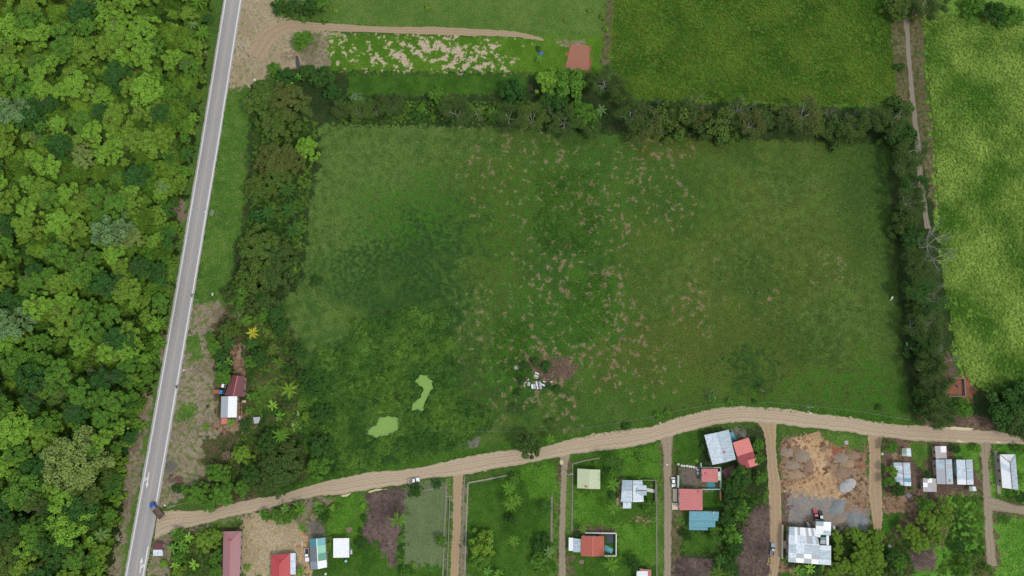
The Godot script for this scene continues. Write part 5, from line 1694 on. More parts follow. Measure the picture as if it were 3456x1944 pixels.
	house("lean_to", "narrow teal awning on the white gabled house's left side", "awning", "", 16, [1876, 290, 1893, 290, 1902, 440, 1884, 440], 2.2, 0.2, "e", [M.teal_dark], w, 3, 1)
	house("shed", "patchwork shed of worn white and rusty sheets", "shed", "the patchwork white shed", 16, [1555, 462, 1692, 468, 1697, 602, 1560, 600], 2.4, 0.3, "n", [M.zinc_old, M.zinc_white, M.zinc_grey, M.zinc_old], w, 3, 3)
	house("shed", "small white and sage lean-to below the white gabled house", "shed", "", 16, [2022, 545, 2084, 548, 2098, 592, 2026, 596], 2.1, 0.2, "n", [M.sage_roof, M.zinc_pale], w, 2, 1)
	t = house("house", "white hipped roof house with brown hip lines at far right", "house", "the white hip-roofed house", 16, [2330, 225, 2487, 225, 2519, 583, 2357, 560], 3.1, 1.2, "v", [M.zinc_white, M.zinc_pale, M.zinc], w, 5, 1, M.brown_cap, 3.6, [0, 1, 0, 0, 0, 2, 2, 2, 2, 2])
	house("house", "maroon gabled roof house touching the white and grey roof", "house", "the maroon roofed house", -1, [783, 1266, 826, 1270, 822, 1339, 758, 1334], 3.0, 0.8, "v", [M.maroon], w, 4, 1, M.coral)
	house("house", "white and grey gabled roof house beside the roadside yard", "house", "the white-and-grey roofed house", -1, [747, 1338, 801, 1337, 799, 1408, 745, 1410], 3.2, 0.8, "v", [M.zinc_grey, M.zinc_white], w, 4, 1, M.zinc_white, 0.0, [0, 0, 0, 0, 1, 1, 1, 1])
	house("lean_to", "small coral lean-to below the white and grey roof", "lean-to", "", -1, [748, 1411, 772, 1410, 773, 1428, 748, 1431], 2.4, 0.2, "n", [M.coral], w, 2, 1)
	house("shed", "small grey sheet-roofed shed among the homestead's shrubs", "shed", "the small grey homestead shed", -1, [855, 1408, 879, 1407, 873, 1428, 858, 1430], 2.2, 0.2, "n", [M.zinc_grey], w, 2, 1)

func warehouse() -> void:
	# pixel factor of the close view: native = 2590 + x / 6.0375, 1690 + y / 6.0375
	var f := func(flat: Array, h: float) -> Array:
		var q := []
		for i in range(0, flat.size(), 2):
			q.append(N(2590.0 + flat[i] / 6.0375, 1690.0 + flat[i + 1] / 6.0375, h))
		return q
	var base_p: Vector3 = f.call([740, 900], 0.0)[0]
	var t := thing("warehouse", "sprawling workshop roofed in pale blue and white metal sheets", "workshop", base_p)
	mark("the sprawling workshop roof", base_p)
	var z := [M.zinc, M.zinc_white, M.zinc_grey, M.zinc_pale]
	# each slope: corners (upper edge first), height up, height down, columns, rows, pick
	var slopes := [
		[[430, 855, 1060, 895, 985, 560, 445, 530], 5.2, 4.2, 10, 2, [3, 3, 1, 3, 3, 3, 2, 2, 3, 2, 0, 0, 1, 2, 1, 1, 2, 1, 2, 1]],
		[[1055, 905, 430, 865, 425, 1245, 1055, 1295], 5.2, 4.2, 4, 4, [0, 0, 3, 0, 0, 0, 3, 0, 2, 1, 2, 3, 1, 2, 1, 0]],
		[[1060, 905, 1055, 1295, 1295, 1310, 1295, 915], 4.5, 3.9, 4, 1, [3, 0, 0, 3]],
		[[1142, 425, 1142, 695, 985, 685, 985, 420], 4.9, 4.5, 3, 1, [2, 1, 1]],
		[[1142, 695, 1142, 425, 1295, 435, 1290, 705], 4.9, 4.5, 3, 1, [0, 1, 1]],
		[[1000, 690, 1085, 695, 1075, 745, 1000, 735], 4.4, 4.3, 1, 1, [1]],
		[[1085, 740, 1195, 745, 1195, 800, 1080, 795], 3.6, 3.4, 1, 1, [0]],
		[[1080, 800, 1195, 803, 1195, 895, 1075, 890], 3.3, 3.1, 1, 2, [2, 2]],
		[[1200, 705, 1252, 707, 1252, 905, 1200, 903], 3.7, 3.6, 1, 2, [1, 1]],
		[[970, 375, 1180, 395, 1180, 415, 985, 410], 3.5, 3.3, 3, 1, [0]]]
	for s in range(slopes.size()):
		var e: Array = slopes[s]
		var u: Array = f.call(e[0].slice(0, 4), e[1])
		var d: Array = f.call(e[0].slice(4), e[2])
		var mats := z
		if s == 6 or s == 9:
			mats = [M.teal_dark]
		sheets(t, u[0] - base_p, u[1] - base_p, d[0] - base_p, d[1] - base_p, e[3], e[4], mats, s, e[5])
	for q in [[[445, 530, 985, 565, 1055, 1295, 428, 1245], 4.0], [[985, 420, 1295, 435, 1290, 705, 985, 685], 4.3], [[1060, 915, 1295, 920, 1295, 1305, 1060, 1290], 3.8]]:
		var c: Array = f.call(q[0], q[1])
		var rel := []
		for v in c:
			rel.append(v - base_p)
		walls(t, rel, q[1], M.house_wall)
	var cap: Array = f.call([430, 860, 1058, 900], 5.22)
	ridge_cap(t, cap[0] - base_p, cap[1] - base_p, M.zinc_white)

func walls_and_kerbs() -> void:
	wall_line("concrete_channel", "broken concrete channel edge right of the pale mown lawn", "kerb", 14, [1670, 596, 1800, 566, 1895, 556, 1915, 600, 1912, 700, 1895, 1000, 1880, 1449], 0.7, 0.2, M.old_concrete)
	wall_line("boundary_wall", "thin white wall along the tan dirt lane's left side", "wall", 14, [1950, 640, 1942, 900, 1922, 1449], 0.25, 0.6, M.concrete)
	wall_line("concrete_channel", "grey channel edge along the tan dirt lane's right side", "kerb", 14, [2100, 450, 2085, 700, 2080, 1000, 2060, 1449], 0.45, 0.15, M.old_concrete)
	wall_line("concrete_channel", "pale channel edge bounding the palm lawn on its left", "kerb", 14, [2530, 436, 2300, 482, 2132, 512, 2118, 900, 2100, 1400], 0.6, 0.2, M.concrete)
	wall_line("concrete_channel", "channel edge along the pale green roof's lawn", "kerb", 15, [885, 262, 740, 286, 612, 320, 607, 700, 602, 1000], 0.55, 0.2, M.old_concrete)
	wall_line("concrete_channel", "double channel strip left of the middle lane", "kerb", 15, [402, 650, 398, 900, 398, 1110], 0.9, 0.12, M.old_concrete)
	wall_line("concrete_channel", "channel edge left of the lane by the white sedan", "kerb", 15, [1458, 520, 1456, 900, 1458, 1449], 0.5, 0.2, M.old_concrete)
	wall_line("garden_wall", "grey wall around the pale blue stepped roof's front garden", "wall", 15, [1316, 484, 1448, 486, 1446, 700], 0.25, 1.6, M.concrete)
	wall_line("garden_path", "white paved path from the pale blue stepped roof", "path", 15, [1352, 580, 1395, 588, 1440, 597], 1.5, 0.06, M.white_wall)
	wall_line("garden_wall", "white wall around the rust-streaked house's back yard", "wall", 15, [735, 1016, 1050, 1020, 1048, 1248, 932, 1248], 0.4, 1.8, M.white_wall)
	wall_line("garden_wall", "pale green wall between the white sedan and the courtyard", "wall", 15, [1675, 437, 1672, 563], 0.75, 1.9, M.green_wall)
	wall_line("garden_wall", "pale green wall around the small rose-roofed house", "wall", 15, [1903, 310, 1907, 358, 2100, 357, 2103, 576, 1912, 578], 0.35, 1.8, M.green_wall)
	wall_line("timber_fence", "orange-brown timber fence below the courtyard's corner", "fence", 15, [2098, 584, 2103, 690], 0.5, 1.6, M.wood_wall)
	wall_line("garden_wall", "maroon sliding gate across the grey courtyard's entrance", "gate", 15, [1676, 352, 1676, 430], 0.2, 1.6, M.maroon)
	wall_line("gate_post", "white gate post pair at the courtyard's upper corner", "gate post", 15, [1668, 325, 1684, 325], 0.7, 2.0, M.white_wall)
	wall_line("boundary_wall", "cream wall along the sprawling workshop's left side", "wall", 16, [150, 935, 146, 1275], 0.35, 1.8, M.cream_wall)
	wall_line("paved_strip", "cream paved apron between cream wall and workshop", "paving", 16, [176, 1095, 174, 1170], 3.2, 0.05, M.cream_wall)
	wall_line("paved_strip", "cream planter strip beside the large rose-roofed house", "paving", 15, [1640, 570, 1640, 700], 1.9, 0.3, M.cream_wall)
	wall_line("paved_strip", "cream slab at the large rose roof's lower left corner", "paving", 15, [1638, 712, 1640, 782], 2.6, 0.2, M.cream_wall)
	wall_line("boundary_wall", "long grey slab wall left of the white hip-roofed house", "wall", 16, [2290, 188, 2326, 620], 1.5, 0.5, M.concrete)
	wall_line("pen_wall", "low block wall around the brown earth pen", "wall", 12, [1832, 902, 1978, 910, 1988, 1090, 1822, 1086], 0.35, 1.2, M.block)
	mark("the walled brown pen", T(12, 1905, 995))
	for i in 9:
		var s: Array = [[1708, 338], [1733, 341], [1760, 342], [1785, 346], [1806, 349], [1829, 353], [1854, 362], [1867, 383], [1869, 414]][i]
		var p := T(15, s[0], s[1])
		var o := part(self, "paving_stone", box_mesh(Vector3(0, 0.06, 0), Vector3(0.85, 0.14, 0.85), 0.12 * i), M.white_wall, Vector3(p.x, 0, p.z))
		tag(o, "white square stone edging the grey courtyard, %sfrom the gate" % (ORD[i] if i > 0 else "first "), "paving stone", "white stones edging the courtyard")
	# wire fence between pasture and gravel road
	var line := TP(11, [-900, 1440, 0, 1440, 700, 1415, 1230, 1325, 1400, 1295, 1700, 1222, 2000, 1172, 2300, 1150, 2576, 1148, 3000, 1185, 3500, 1245, 4000, 1330])
	line = resample(line, 76)
	var ft := thing("wire_fence", "post and wire fence between pasture and gravel road", "fence", line[0])
	for i in line.size():
		part(ft, "post", tube_mesh(Vector3(0, -0.2, 0), Vector3(0, 1.3, 0), 0.08, 0.07, 6), M.pale_bark, line[i] - line[0])
	var st := st_new()
	for i in line.size() - 1:
		for h in [0.5, 0.85, 1.2]:
			tube(st, line[i] - line[0] + Vector3(0, h, 0), line[i + 1] - line[0] + Vector3(0, h, 0), 0.012, 0.012, 3, false)
	part(ft, "wire", done(st), M.steel)

func traffic() -> void:
	var t := placed("dump_truck", "blue cab dump truck with brown load bed entering the road", "truck", 13, [1534, 722], [1640, 848], "the blue dump truck")
	dump_truck(t, M.blue_paint, M.navy_paint, M.grey_bed, M.brown_bed, 8.2)
	t = placed("pickup_truck", "white pickup on the gravel road beside a leafy tree", "pickup", 14, [1642, 478], [1538, 494], "the white pickup on the gravel road")
	pickup(t, M.white_paint, M.grey_bed, 5.0)
	t = placed("pickup_truck", "white pickup with dark bed beside the patchwork teal roof", "pickup", 14, [519, 1298], [514, 1174])
	pickup(t, M.white_paint, M.rubber, 5.6)
	t = placed("car", "white sedan parked outside the pale green courtyard wall", "car", 15, [1625, 546], [1620, 462], "the white sedan")
	sedan(t, M.white_paint, 4.3)
	t = placed("pickup_truck", "red pickup parked beside the workshop's teal awning", "pickup", 16, [470, 783], [483, 886])
	pickup(t, M.red_paint, M.rubber, 5.0)
	t = placed("car", "dark car with white roof rack beside the red pickup", "car", 16, [523, 796], [530, 890])
	sedan(t, M.rubber, 4.6, 1.75)
	for i in 5:
		part(t, "roof_bar", box_mesh(Vector3(0, 1.83, -0.1 + 0.26 * i), Vector3(1.15, 0.05, 0.2)), M.white_paint)
	t = placed("pickup_truck", "grey pickup on the tan lane left of the workshop", "pickup", 16, [50, 1120], [38, 1240], "the grey pickup")
	pickup(t, M.grey_paint, M.old_concrete, 5.3)
	t = placed("flatbed_trailer", "small yellow trailer frame behind the grey pickup", "trailer", 16, [28, 1262], [5, 1345])
	for s in [-0.75, 0.75]:
		part(t, "rail", box_mesh(Vector3(s, 0.6, 0.1), Vector3(0.12, 0.14, 2.9)), M.yellow_paint)
		wheel(t, Vector3(s * 1.15, 0.34, 0.5), 0.34, 0.2)
	for z in [-1.3, -0.4, 0.5, 1.4]:
		part(t, "crossbar", box_mesh(Vector3(0, 0.62, z), Vector3(1.6, 0.1, 0.12)), M.yellow_paint)
	part(t, "drawbar", box_mesh(Vector3(0, 0.55, -1.9), Vector3(0.1, 0.1, 1.2)), M.yellow_paint)
	t = placed("loader", "small loader with orange front blade at the workshop's yard", "loader", 16, [390, 888], [398, 962])
	part(t, "blade", prism_mesh([-2.05, 0.1, -2.15, 0.5, -2.0, 0.95, -1.9, 0.9, -1.98, 0.5, -1.9, 0.12], [1.3, 1.3, 1.3, 1.3, 1.3, 1.3]), M.orange_paint)
	part(t, "body", prism_mesh([-0.9, 0.5, -0.8, 1.2, 1.4, 1.3, 1.5, 0.5], [0.5, 0.5, 0.55, 0.55]), M.steel)
	part(t, "canopy", box_mesh(Vector3(0, 2.2, 0.4), Vector3(1.1, 0.08, 1.2)), M.old_concrete)
	for s in [-1.0, 1.0]:
		part(t, "lift_arm", box_mesh(Vector3(s * 0.6, 0.75, -1.3), Vector3(0.12, 0.2, 1.5)), M.orange_paint)
		part(t, "canopy_post", tube_mesh(Vector3(s * 0.48, 1.2, 0.8), Vector3(s * 0.48, 2.18, 0.8), 0.04, 0.04, 6), M.rubber)
		wheel(t, Vector3(s * 0.75, 0.5, -0.5), 0.5, 0.35)
		wheel(t, Vector3(s * 0.75, 0.55, 1.0), 0.55, 0.4)
	t = placed("pickup_truck", "white cab truck under the tree beside the maroon roof", "pickup", -1, [763, 1303], [724, 1296])
	small_truck(t, M.white_paint, M.grey_bed, M.brown_bed, 5.4)
	t = placed("small_truck", "blue cab truck with rust-brown bed beside the maroon roof", "truck", -1, [757, 1323], [717, 1322], "the small blue truck")
	small_truck(t, M.blue_paint, M.grey_bed, M.rust_bed, 5.4)
	var rs := rider_shape()
	for q in [["upper road beside the green verge", 9, [1937, 55], [1928, 92], M.silver_paint, M.grey_paint, "the upper motorcycle"], ["lower road beside the brown yard", 9, [1785, 974], [1775, 1010], M.rubber, M.shirt, "the lower motorcycle"], ["tan dirt lane by the palm lawn", 14, [2057, 1130], [2053, 1162], M.rubber, M.shirt, "the motorcycle in the lane"]]:
		t = placed("motorcycle", "motorcycle on the %s" % q[0], "motorcycle", q[1], q[2], q[3], q[6])
		motorcycle(t, q[4])
		var p := thing("person", "person in dark clothes riding on the %s" % q[0], "person", t.position, t.rotation.y)
		part(p, "body", rs[0], q[5])
		part(p, "helmet", rs[1], M.helmet)
	var cows := [cow_shape(true), cow_shape(false)]
	var k := 0
	for q in [[3006, 1007, 2.6, "alone at the pasture's right edge"], [3055, 1181, 0.2, "standing upper in the hedge-side pair"], [3056, 1193, 1.5, "lying broadside, lowest of the hedge group"], [3074, 1177, 1.3, "with a dark patch beside the hedge group"], [3058, 1164, 0.1, "topmost of the hedge group"], [3097, 1246, 0.4, "half under the hedge below the group"]]:
		var p := N(q[0], q[1])
		var c := thing("cow", "white cow %s" % q[3], "cow", p, q[2], "white cattle by the right hedge")
		part(c, "body", cows[k % 2], M.hide)
		k += 1
	mark("the lone white cow", N(3006, 1007))
	mark("the white cattle group", N(3060, 1180))

func yard_heaps() -> void:
	var list := [[190, 205, 70, 52, M.soil_grey, "grey gravel heap at the yard's upper left"], [340, 245, 85, 62, M.soil_grey, "broad grey-brown heap left of the tan wheel tracks"], [245, 335, 72, 52, M.soil_grey, "grey heap in the middle of the left cluster"], [285, 430, 82, 46, M.soil_tan, "tan heap lowest in the left cluster"], [415, 345, 52, 62, M.soil_brown, "brown heap right in the left cluster"], [730, 265, 82, 55, M.soil_grey, "grey heap above the dark crater"], [818, 318, 46, 44, M.soil_tan, "tan heap touching the dark crater"], [855, 232, 66, 46, M.soil_brown, "brown heap below the white rubble"], [735, 405, 62, 55, M.soil_brown, "brown heap left of the dark crater"], [825, 397, 36, 30, M.soil_brown, "small dark heap above the white rock pile"], [612, 205, 36, 46, M.soil_orange, "orange earth heap right of the tan tracks"], [590, 110, 26, 30, M.soil_orange, "small orange heap near the gravel road"], [700, 745, 84, 66, M.sand_blue, "blue-grey sand heap right of the parked cars"], [722, 890, 84, 60, M.soil_grey, "brown-grey gravel heap above the leafy trees"], [860, 890, 66, 82, M.sand_blue, "largest smooth blue-grey sand heap"], [952, 912, 46, 64, M.sand_blue, "blue-grey sand heap next to the lane"], [812, 772, 50, 48, M.soil_brown, "brown heap between the sand heaps"], [245, 118, 20, 20, M.soil_orange, "tiny orange heap at the yard's upper left"], [675, 490, 22, 40, M.soil_orange, "narrow pale orange heap left of the rock pile"]]
	var i := 0
	for q in list:
		i += 1
		heap("gravel_heap", q[5], "heap", T(16, q[0], q[1]), q[2] * 0.0455, q[3] * 0.0455, (q[2] + q[3]) * 0.0455 * (0.2 if q[4] == M.sand_blue else 0.14), q[4], 500 + i, "heaps of the works yard")
	mark("the works yard's heaps", T(16, 800, 330))
	mark("the blue-grey sand heaps", T(16, 860, 890))
	var p := T(16, 797, 540)
	var rp := thing("rock_pile", "pile of pale broken rock in the works yard", "rock pile", p)
	var r := RandomNumberGenerator.new()
	r.seed = 9
	var st := st_new()
	for n in 700:
		var a := r.randf() * TAU
		var f := sqrt(r.randf())
		var s := r.randf_range(0.25, 0.55)
		var c := Vector3(cos(a) * f * 4.3, 0.9 * (1.0 - f * f) + 0.05, sin(a) * f * 2.4)
		c = c.rotated(Vector3.UP, 0.55)
		box(st, c, Vector3(s, s * 0.7, s * 0.8), r.randf() * TAU, r.randf_range(-0.6, 0.6))
	var rocks := part(rp, "rocks", done(st), M.rock)
	rocks.set_meta("kind", "stuff")
	for q in [[16, 785, 105, 22, "pale rubble pile at the works yard's upper edge"], [16, 1215, 1155, 26, "white rubbish pile among the lower right trees"], [16, 1415, 640, 26, "pale rubble below the half-covered blue roof"], [13, 2290, 240, 60, "pinkish rubble pile above the lower left trees"], [15, 700, 1305, 26, "stone pile on the lawn below the rust-streaked house"], [14, 940, 985, 30, "brushwood pile on the lawn above the flat white roof"]]:
		p = T(q[0], q[1], q[2])
		var t := thing("rubble_pile", q[4], "rubble pile", p)
		st = st_new()
		for n in 90:
			var a := r.randf() * TAU
			var f: float = sqrt(r.randf()) * q[3] * 0.0455
			var s := r.randf_range(0.15, 0.45)
			box(st, Vector3(cos(a) * f, r.randf_range(0.05, 0.3), sin(a) * f * 0.8), Vector3(s, s * 0.5, s * 0.8), r.randf() * TAU, r.randf_range(-0.6, 0.6))
		var o := part(t, "rubble", done(st), M.rock if n_odd(q[1]) else M.dead_wood)
		o.set_meta("kind", "stuff")

func n_odd(x: int) -> bool:
	return x % 2 == 1

func brush() -> void:
	# dead branches: heaps of sticks and cut growth
	var r := RandomNumberGenerator.new()
	r.seed = 21
	for q in [[5, 1810, 640, 60, 75, 260, "brown heap of dead palm fronds at the forest edge"], [5, 1830, 730, 50, 50, 160, "lower brown heap of dead fronds beside the road"], [9, 2200, 240, 60, 60, 120, "brown brushwood heap beside the roadside yard's top"], [9, 1440, 1180, 40, 110, 160, "dry reed litter at the forest edge level with houses"], [13, 1340, 110, 70, 110, 220, "dry grass litter left of the road's upper arrow"], [13, 1290, 700, 50, 100, 140, "dry branch litter left of the blue dump truck"], [15, 2430, 960, 100, 130, 220, "brown cut brush right of the stepped teal roof"], [15, 2420, 1330, 110, 110, 220, "brown cut brush at the lower lane's left side"], [2, 330, 570, 90, 60, 110, "grey driftwood heap by the dark stream"], [13, 2280, 1190, 60, 60, 40, "dead leaf heap in the banana garden"]]:
		var t := thing("brush_heap", q[6], "brush heap", T(q[0], q[1], q[2]))
		var st := st_new()
		for n in q[5]:
			var a := r.randf() * TAU
			var f := sqrt(r.randf())
			var c := Vector3(cos(a) * f * q[3] * 0.048, r.randf_range(0.05, 0.5) * (1.2 - f), sin(a) * f * q[4] * 0.048)
			var b := r.randf() * TAU
			var ln := r.randf_range(0.5, 1.7)
			var d := Vector3(cos(b), r.randf_range(-0.08, 0.25), sin(b)) * ln
			tube(st, c, c + d, 0.1, 0.04, 3, false)
		var o := part(t, "branches", done(st), M.dead_wood)
		o.set_meta("kind", "stuff")
	mark("the brown frond heap", T(5, 1820, 680))

func odds_and_ends() -> void:
	# scrap sheets in the pasture; close view: native = 1740 + x / 14.49, 1230 + y / 14.49
	var f := func(x: float, y: float) -> Vector3: return N(1740.0 + x / 14.49, 1230.0 + y / 14.49)
	mark("the scrap sheet heap", f.call(1000, 950))
	var list := [[1055, 435, 200, 50, -0.35, M.zinc_white, "white sheet topmost in the scrap heap"], [1010, 565, 205, 100, -0.33, M.cream_wall, "cream sheet below the topmost white one"], [985, 665, 190, 35, -0.35, M.zinc_old, "narrow rusty sheet in the scrap heap's upper group"], [820, 1080, 80, 200, 0.15, M.zinc_white, "white sheet at the scrap heap's lower left"], [930, 1070, 100, 230, 0.1, M.zinc_grey, "wide grey sheet in the scrap heap"], [1050, 1010, 70, 380, 0.2, M.zinc_pale, "long pale sheet left of the maroon one"], [1130, 1000, 60, 400, 0.2, M.maroon, "long maroon sheet in the scrap heap's middle"], [1210, 1020, 100, 350, 0.2, M.zinc_grey, "long grey sheet right of the maroon one"], [1380, 1020, 290, 75, -0.45, M.zinc_pale, "white sheet slanting at the scrap heap's right"], [1395, 1125, 200, 90, -0.1, M.rubber, "black sheet under the slanting white one"], [650, 960, 120, 170, -0.2, M.zinc_grey, "grey sheet at the scrap heap's left"], [470, 890, 110, 60, 0.5, M.zinc_grey, "small pale sheet at the heap's far left"], [1395, 835, 110, 45, -0.3, M.white_cloth, "small white board right of the scrap heap"], [1750, 852, 100, 40, 0.0, M.white_cloth, "white board farthest right of the scrap heap"], [620, 745, 60, 50, 0.6, M.zinc_pale, "small pale sheet above the heap's left end"], [430, 1040, 50, 80, 0.1, M.cream_wall, "small cream sheet at the heap's lower left"]]
	var i := 0
	for q in list:
		i += 1
		var p: Vector3 = f.call(q[0], q[1])
		flat_sheet("scrap_sheet", q[6], "metal sheet", p, q[2] / 100.0, q[3] / 100.0, q[4], 0.12 + 0.035 * i, q[5], 0.05, "scrap sheets in the pasture")
	cloth("tarpaulin", "grey-blue tarpaulin bundle in the scrap heap", "tarpaulin", f.call(1225, 680), 0.9, 1.2, 0.3, 0.7, M.dark_cloth, 3)
	var p := T(11, 40, 803)
	var tr := thing("water_trough", "pale square trough left of the scrap sheet heap", "trough", p, 0.2)
	for s in [[-0.75, 0, 0.18, 1.7], [0.75, 0, 0.18, 1.7], [0, -0.75, 1.34, 0.18], [0, 0.75, 1.34, 0.18]]:
		part(tr, "side", box_mesh(Vector3(s[0], 0.3, s[1]), Vector3(s[2], 0.62, s[3])), M.concrete)
	part(tr, "water", box_mesh(Vector3(0, 0.2, 0), Vector3(1.34, 0.3, 1.34)), M.sage_roof)
	cloth("tarpaulin", "blue tarpaulin on the grass left of the clay pad", "tarpaulin", T(3, 293, 537), 2.2, 1.7, 0.5, 0.5, M.blue_cloth, 4)
	mark("the blue tarpaulin", T(3, 293, 537))
	cloth("tarpaulin", "teal shade cloth below the small rose-roofed house", "tarpaulin", T(15, 2003, 540), 3.4, 3.2, 0.05, 0.1, M.teal_cloth, 5)
	cloth("tarpaulin", "dark grey tarpaulin in the white walled yard", "tarpaulin", T(15, 985, 1072), 3.6, 3.6, 0.1, 0.5, M.dark_cloth, 6)
	cloth("tarpaulin", "teal tarpaulin in the white walled yard", "tarpaulin", T(15, 968, 1180), 4.0, 2.4, -0.4, 0.5, M.teal_roof, 7)
	cloth("tarpaulin", "grey-blue plastic sheet below the walled brown pen", "tarpaulin", T(12, 1800, 1238), 4.6, 2.2, 0.1, 0.35, M.dark_cloth, 8)
	cloth("tarpaulin", "dark green cloth behind the large pale blue roof", "tarpaulin", T(15, 2215, 45), 2.6, 4.0, 0.4, 0.4, M.teal_roof, 9)
	cloth("tarpaulin", "maroon tarpaulin below the rust-patched coral roof", "tarpaulin", T(15, 2190, 400), 6.0, 4.0, 0.4, 0.4, M.maroon, 10)
	cloth("sack", "white sack on the lay-by's lower edge", "sack", N(860, 270), 1.1, 1.4, 0.5, 0.8, M.white_cloth, 11)
	cloth("sack", "white sack on the verge above the brown yard", "sack", T(9, 2140, 62), 0.8, 1.4, 0.0, 0.8, M.white_cloth, 12)
	cloth("sack", "white plastic sack by the flat white roof's lower path", "sack", T(14, 700, 1428), 1.0, 1.0, 0.3, 0.6, M.white_cloth, 13)
	cloth("laundry", "white laundry hanging right of the flat white roof", "laundry", T(14, 958, 1205), 0.9, 2.0, 0.1, 0.9, M.white_cloth, 14)
	cloth("tarpaulin", "teal bag right of the flat white roof", "bag", T(14, 949, 1172), 0.9, 0.9, 0.1, 0.7, M.teal_cloth, 15)
	cloth("bundle", "small dark and white bundle inside the walled brown pen", "bundle", T(12, 1900, 988), 1.2, 1.5, 0.4, 0.6, M.dark_cloth, 16)
	cloth("sack", "white sack beside the tiny sage shed's left yard", "sack", T(16, 1150, 220), 1.0, 1.0, 0.2, 0.5, M.white_cloth, 17)
	cloth("sack", "white sack right of the workshop's upper roof", "sack", T(16, 661, 962), 1.1, 1.3, 0.1, 0.7, M.white_cloth, 18)
	var egret := thing("egret", "lone white egret standing in the dark green pasture", "bird", T(6, 1733, 923), 0.7)
	part(egret, "body", skin([[Vector3(0, 0.4, 0), Vector3(0, 0.46, 0.2), 0.09, 0.06], [Vector3(0, 0.45, -0.04), Vector3(0, 0.7, -0.1), 0.045, 0.025], [Vector3(0, 0.7, -0.1), Vector3(0, 0.72, -0.16), 0.035, 0.02], [Vector3(-0.04, 0.36, 0.03), Vector3(-0.04, 0.02, 0.0), 0.016, 0.014], [Vector3(0.04, 0.36, 0.03), Vector3(0.04, 0.02, 0.0), 0.016, 0.014]], 0.02, 0.03), M.hide)
	var tank := thing("water_tank", "round pale blue water tank below the flat white roof", "water tank", T(14, 910, 1292))
	part(tank, "body", lathe_mesh([Vector2(0.0, 0.0), Vector2(0.62, 0.0), Vector2(0.66, 0.1), Vector2(0.66, 1.2), Vector2(0.5, 1.42), Vector2(0.25, 1.5)], 18), M.teal_pale)
	part(tank, "lid", lathe_mesh([Vector2(0.26, 1.48), Vector2(0.26, 1.58), Vector2(0, 1.62)], 14), M.zinc_white)
	p = T(9, 2090, 1190)
	var ty := thing("old_tyre", "old tractor tyre lying in the brown roadside yard", "tyre", p)
	part(ty, "tread", lathe_mesh([Vector2(0.3, 0.05), Vector2(0.62, 0.02), Vector2(0.72, 0.2), Vector2(0.62, 0.42), Vector2(0.3, 0.4), Vector2(0.3, 0.05)], 18), M.rubber)
	for q in [[-1, 824, 1355, 1.9, 0.9, 0.0, M.cream_wall, "cream board right of the white and grey roof"], [-1, 809, 1411, 0.8, 1.5, 0.2, M.white_cloth, "white board at the white and grey roof's lower corner"], [14, 714, 1213, 1.5, 0.8, 0.6, M.concrete, "grey board leaning right of the patchwork teal roof"], [14, 270, 930, 3.0, 0.5, -0.05, M.concrete, "grey plank at the tan yard's upper shrubs"], [14, 465, 1128, 0.3, 2.6, 0.05, M.white_cloth, "white plank left of the white pickup"], [9, 1995, 362, 1.0, 0.4, 0.0, M.concrete, "pale plank on the roadside yard's upper end"]]:
		flat_sheet("board", q[7], "board", T(q[0], q[1], q[2]), q[3], q[4], q[5], 0.12, q[6])
	# unfinished timber frame right of the white-and-grey house
	var o := N(811, 1382)
	var fr := thing("pergola", "open timber pergola frame right of the white and grey roof", "pergola", o)
	for a in 4:
		part(fr, "beam", box_mesh(Vector3(0.1, 2.1, -3.0 + a * 2.0), Vector3(3.0, 0.14, 0.14)), M.wood_wall)
		part(fr, "beam", box_mesh(Vector3(-1.3 + a * 0.9, 2.25, 0), Vector3(0.14, 0.14, 6.4)), M.wood_wall)
		for s in [-1.3, 1.4]:
			part(fr, "post", box_mesh(Vector3(s, 1.02, -3.0 + a * 2.0), Vector3(0.14, 2.04, 0.14)), M.wood_wall)
	o = N(735, 1385)
	fr = thing("timber_rail", "low timber rail left of the white and grey roof", "rail", o)
	for a in 5:
		part(fr, "post", box_mesh(Vector3(0, 0.5, -4.0 + a * 2.0), Vector3(0.12, 1.0, 0.12)), M.wood_wall)
	part(fr, "rail", box_mesh(Vector3(0, 1.06, 0), Vector3(0.14, 0.1, 8.4)), M.wood_wall)
	pole("utility pole with twin crossarms beside the sandy lay-by", -1, 843, 191, false, 12.0, 2, 0.2, -9.0)
	pole("utility pole with several crossarms and transformer right of the road", -1, 749, 740, false, 13.0, 3, 1.25, 1.5)
	pole("utility pole with street lamp in the brown roadside yard", -1, 680, 1255, false, 12.5, 1, 0.9, 1.5)
	pole("utility pole with street lamp at the gravel road junction", -1, 622, 1697, false, 13.0, 2, 0.3, 1.4)
	pole("utility pole with crossarm beside the pale mown lawn", 14, 1940, 645, true, 11.0, 1, 0.1, -9.0)
	pole("utility pole with crossarms left of the pale green roof", 15, 590, 425, true, 11.0, 2, 0.1, -9.0)
	pole("utility pole with long lamp arm beside the white sedan's lane", 15, 1502, 330, true, 10.0, 0, 0.0, -1.6)
	pole("utility pole with street lamp over the gravel road's bend", -1, 2734, 1373, true, 10.0, 1, 0.0, 3.3)
	mark("the lay-by pole", N(843, 191))
	mark("the cross-armed pole", N(749, 740))

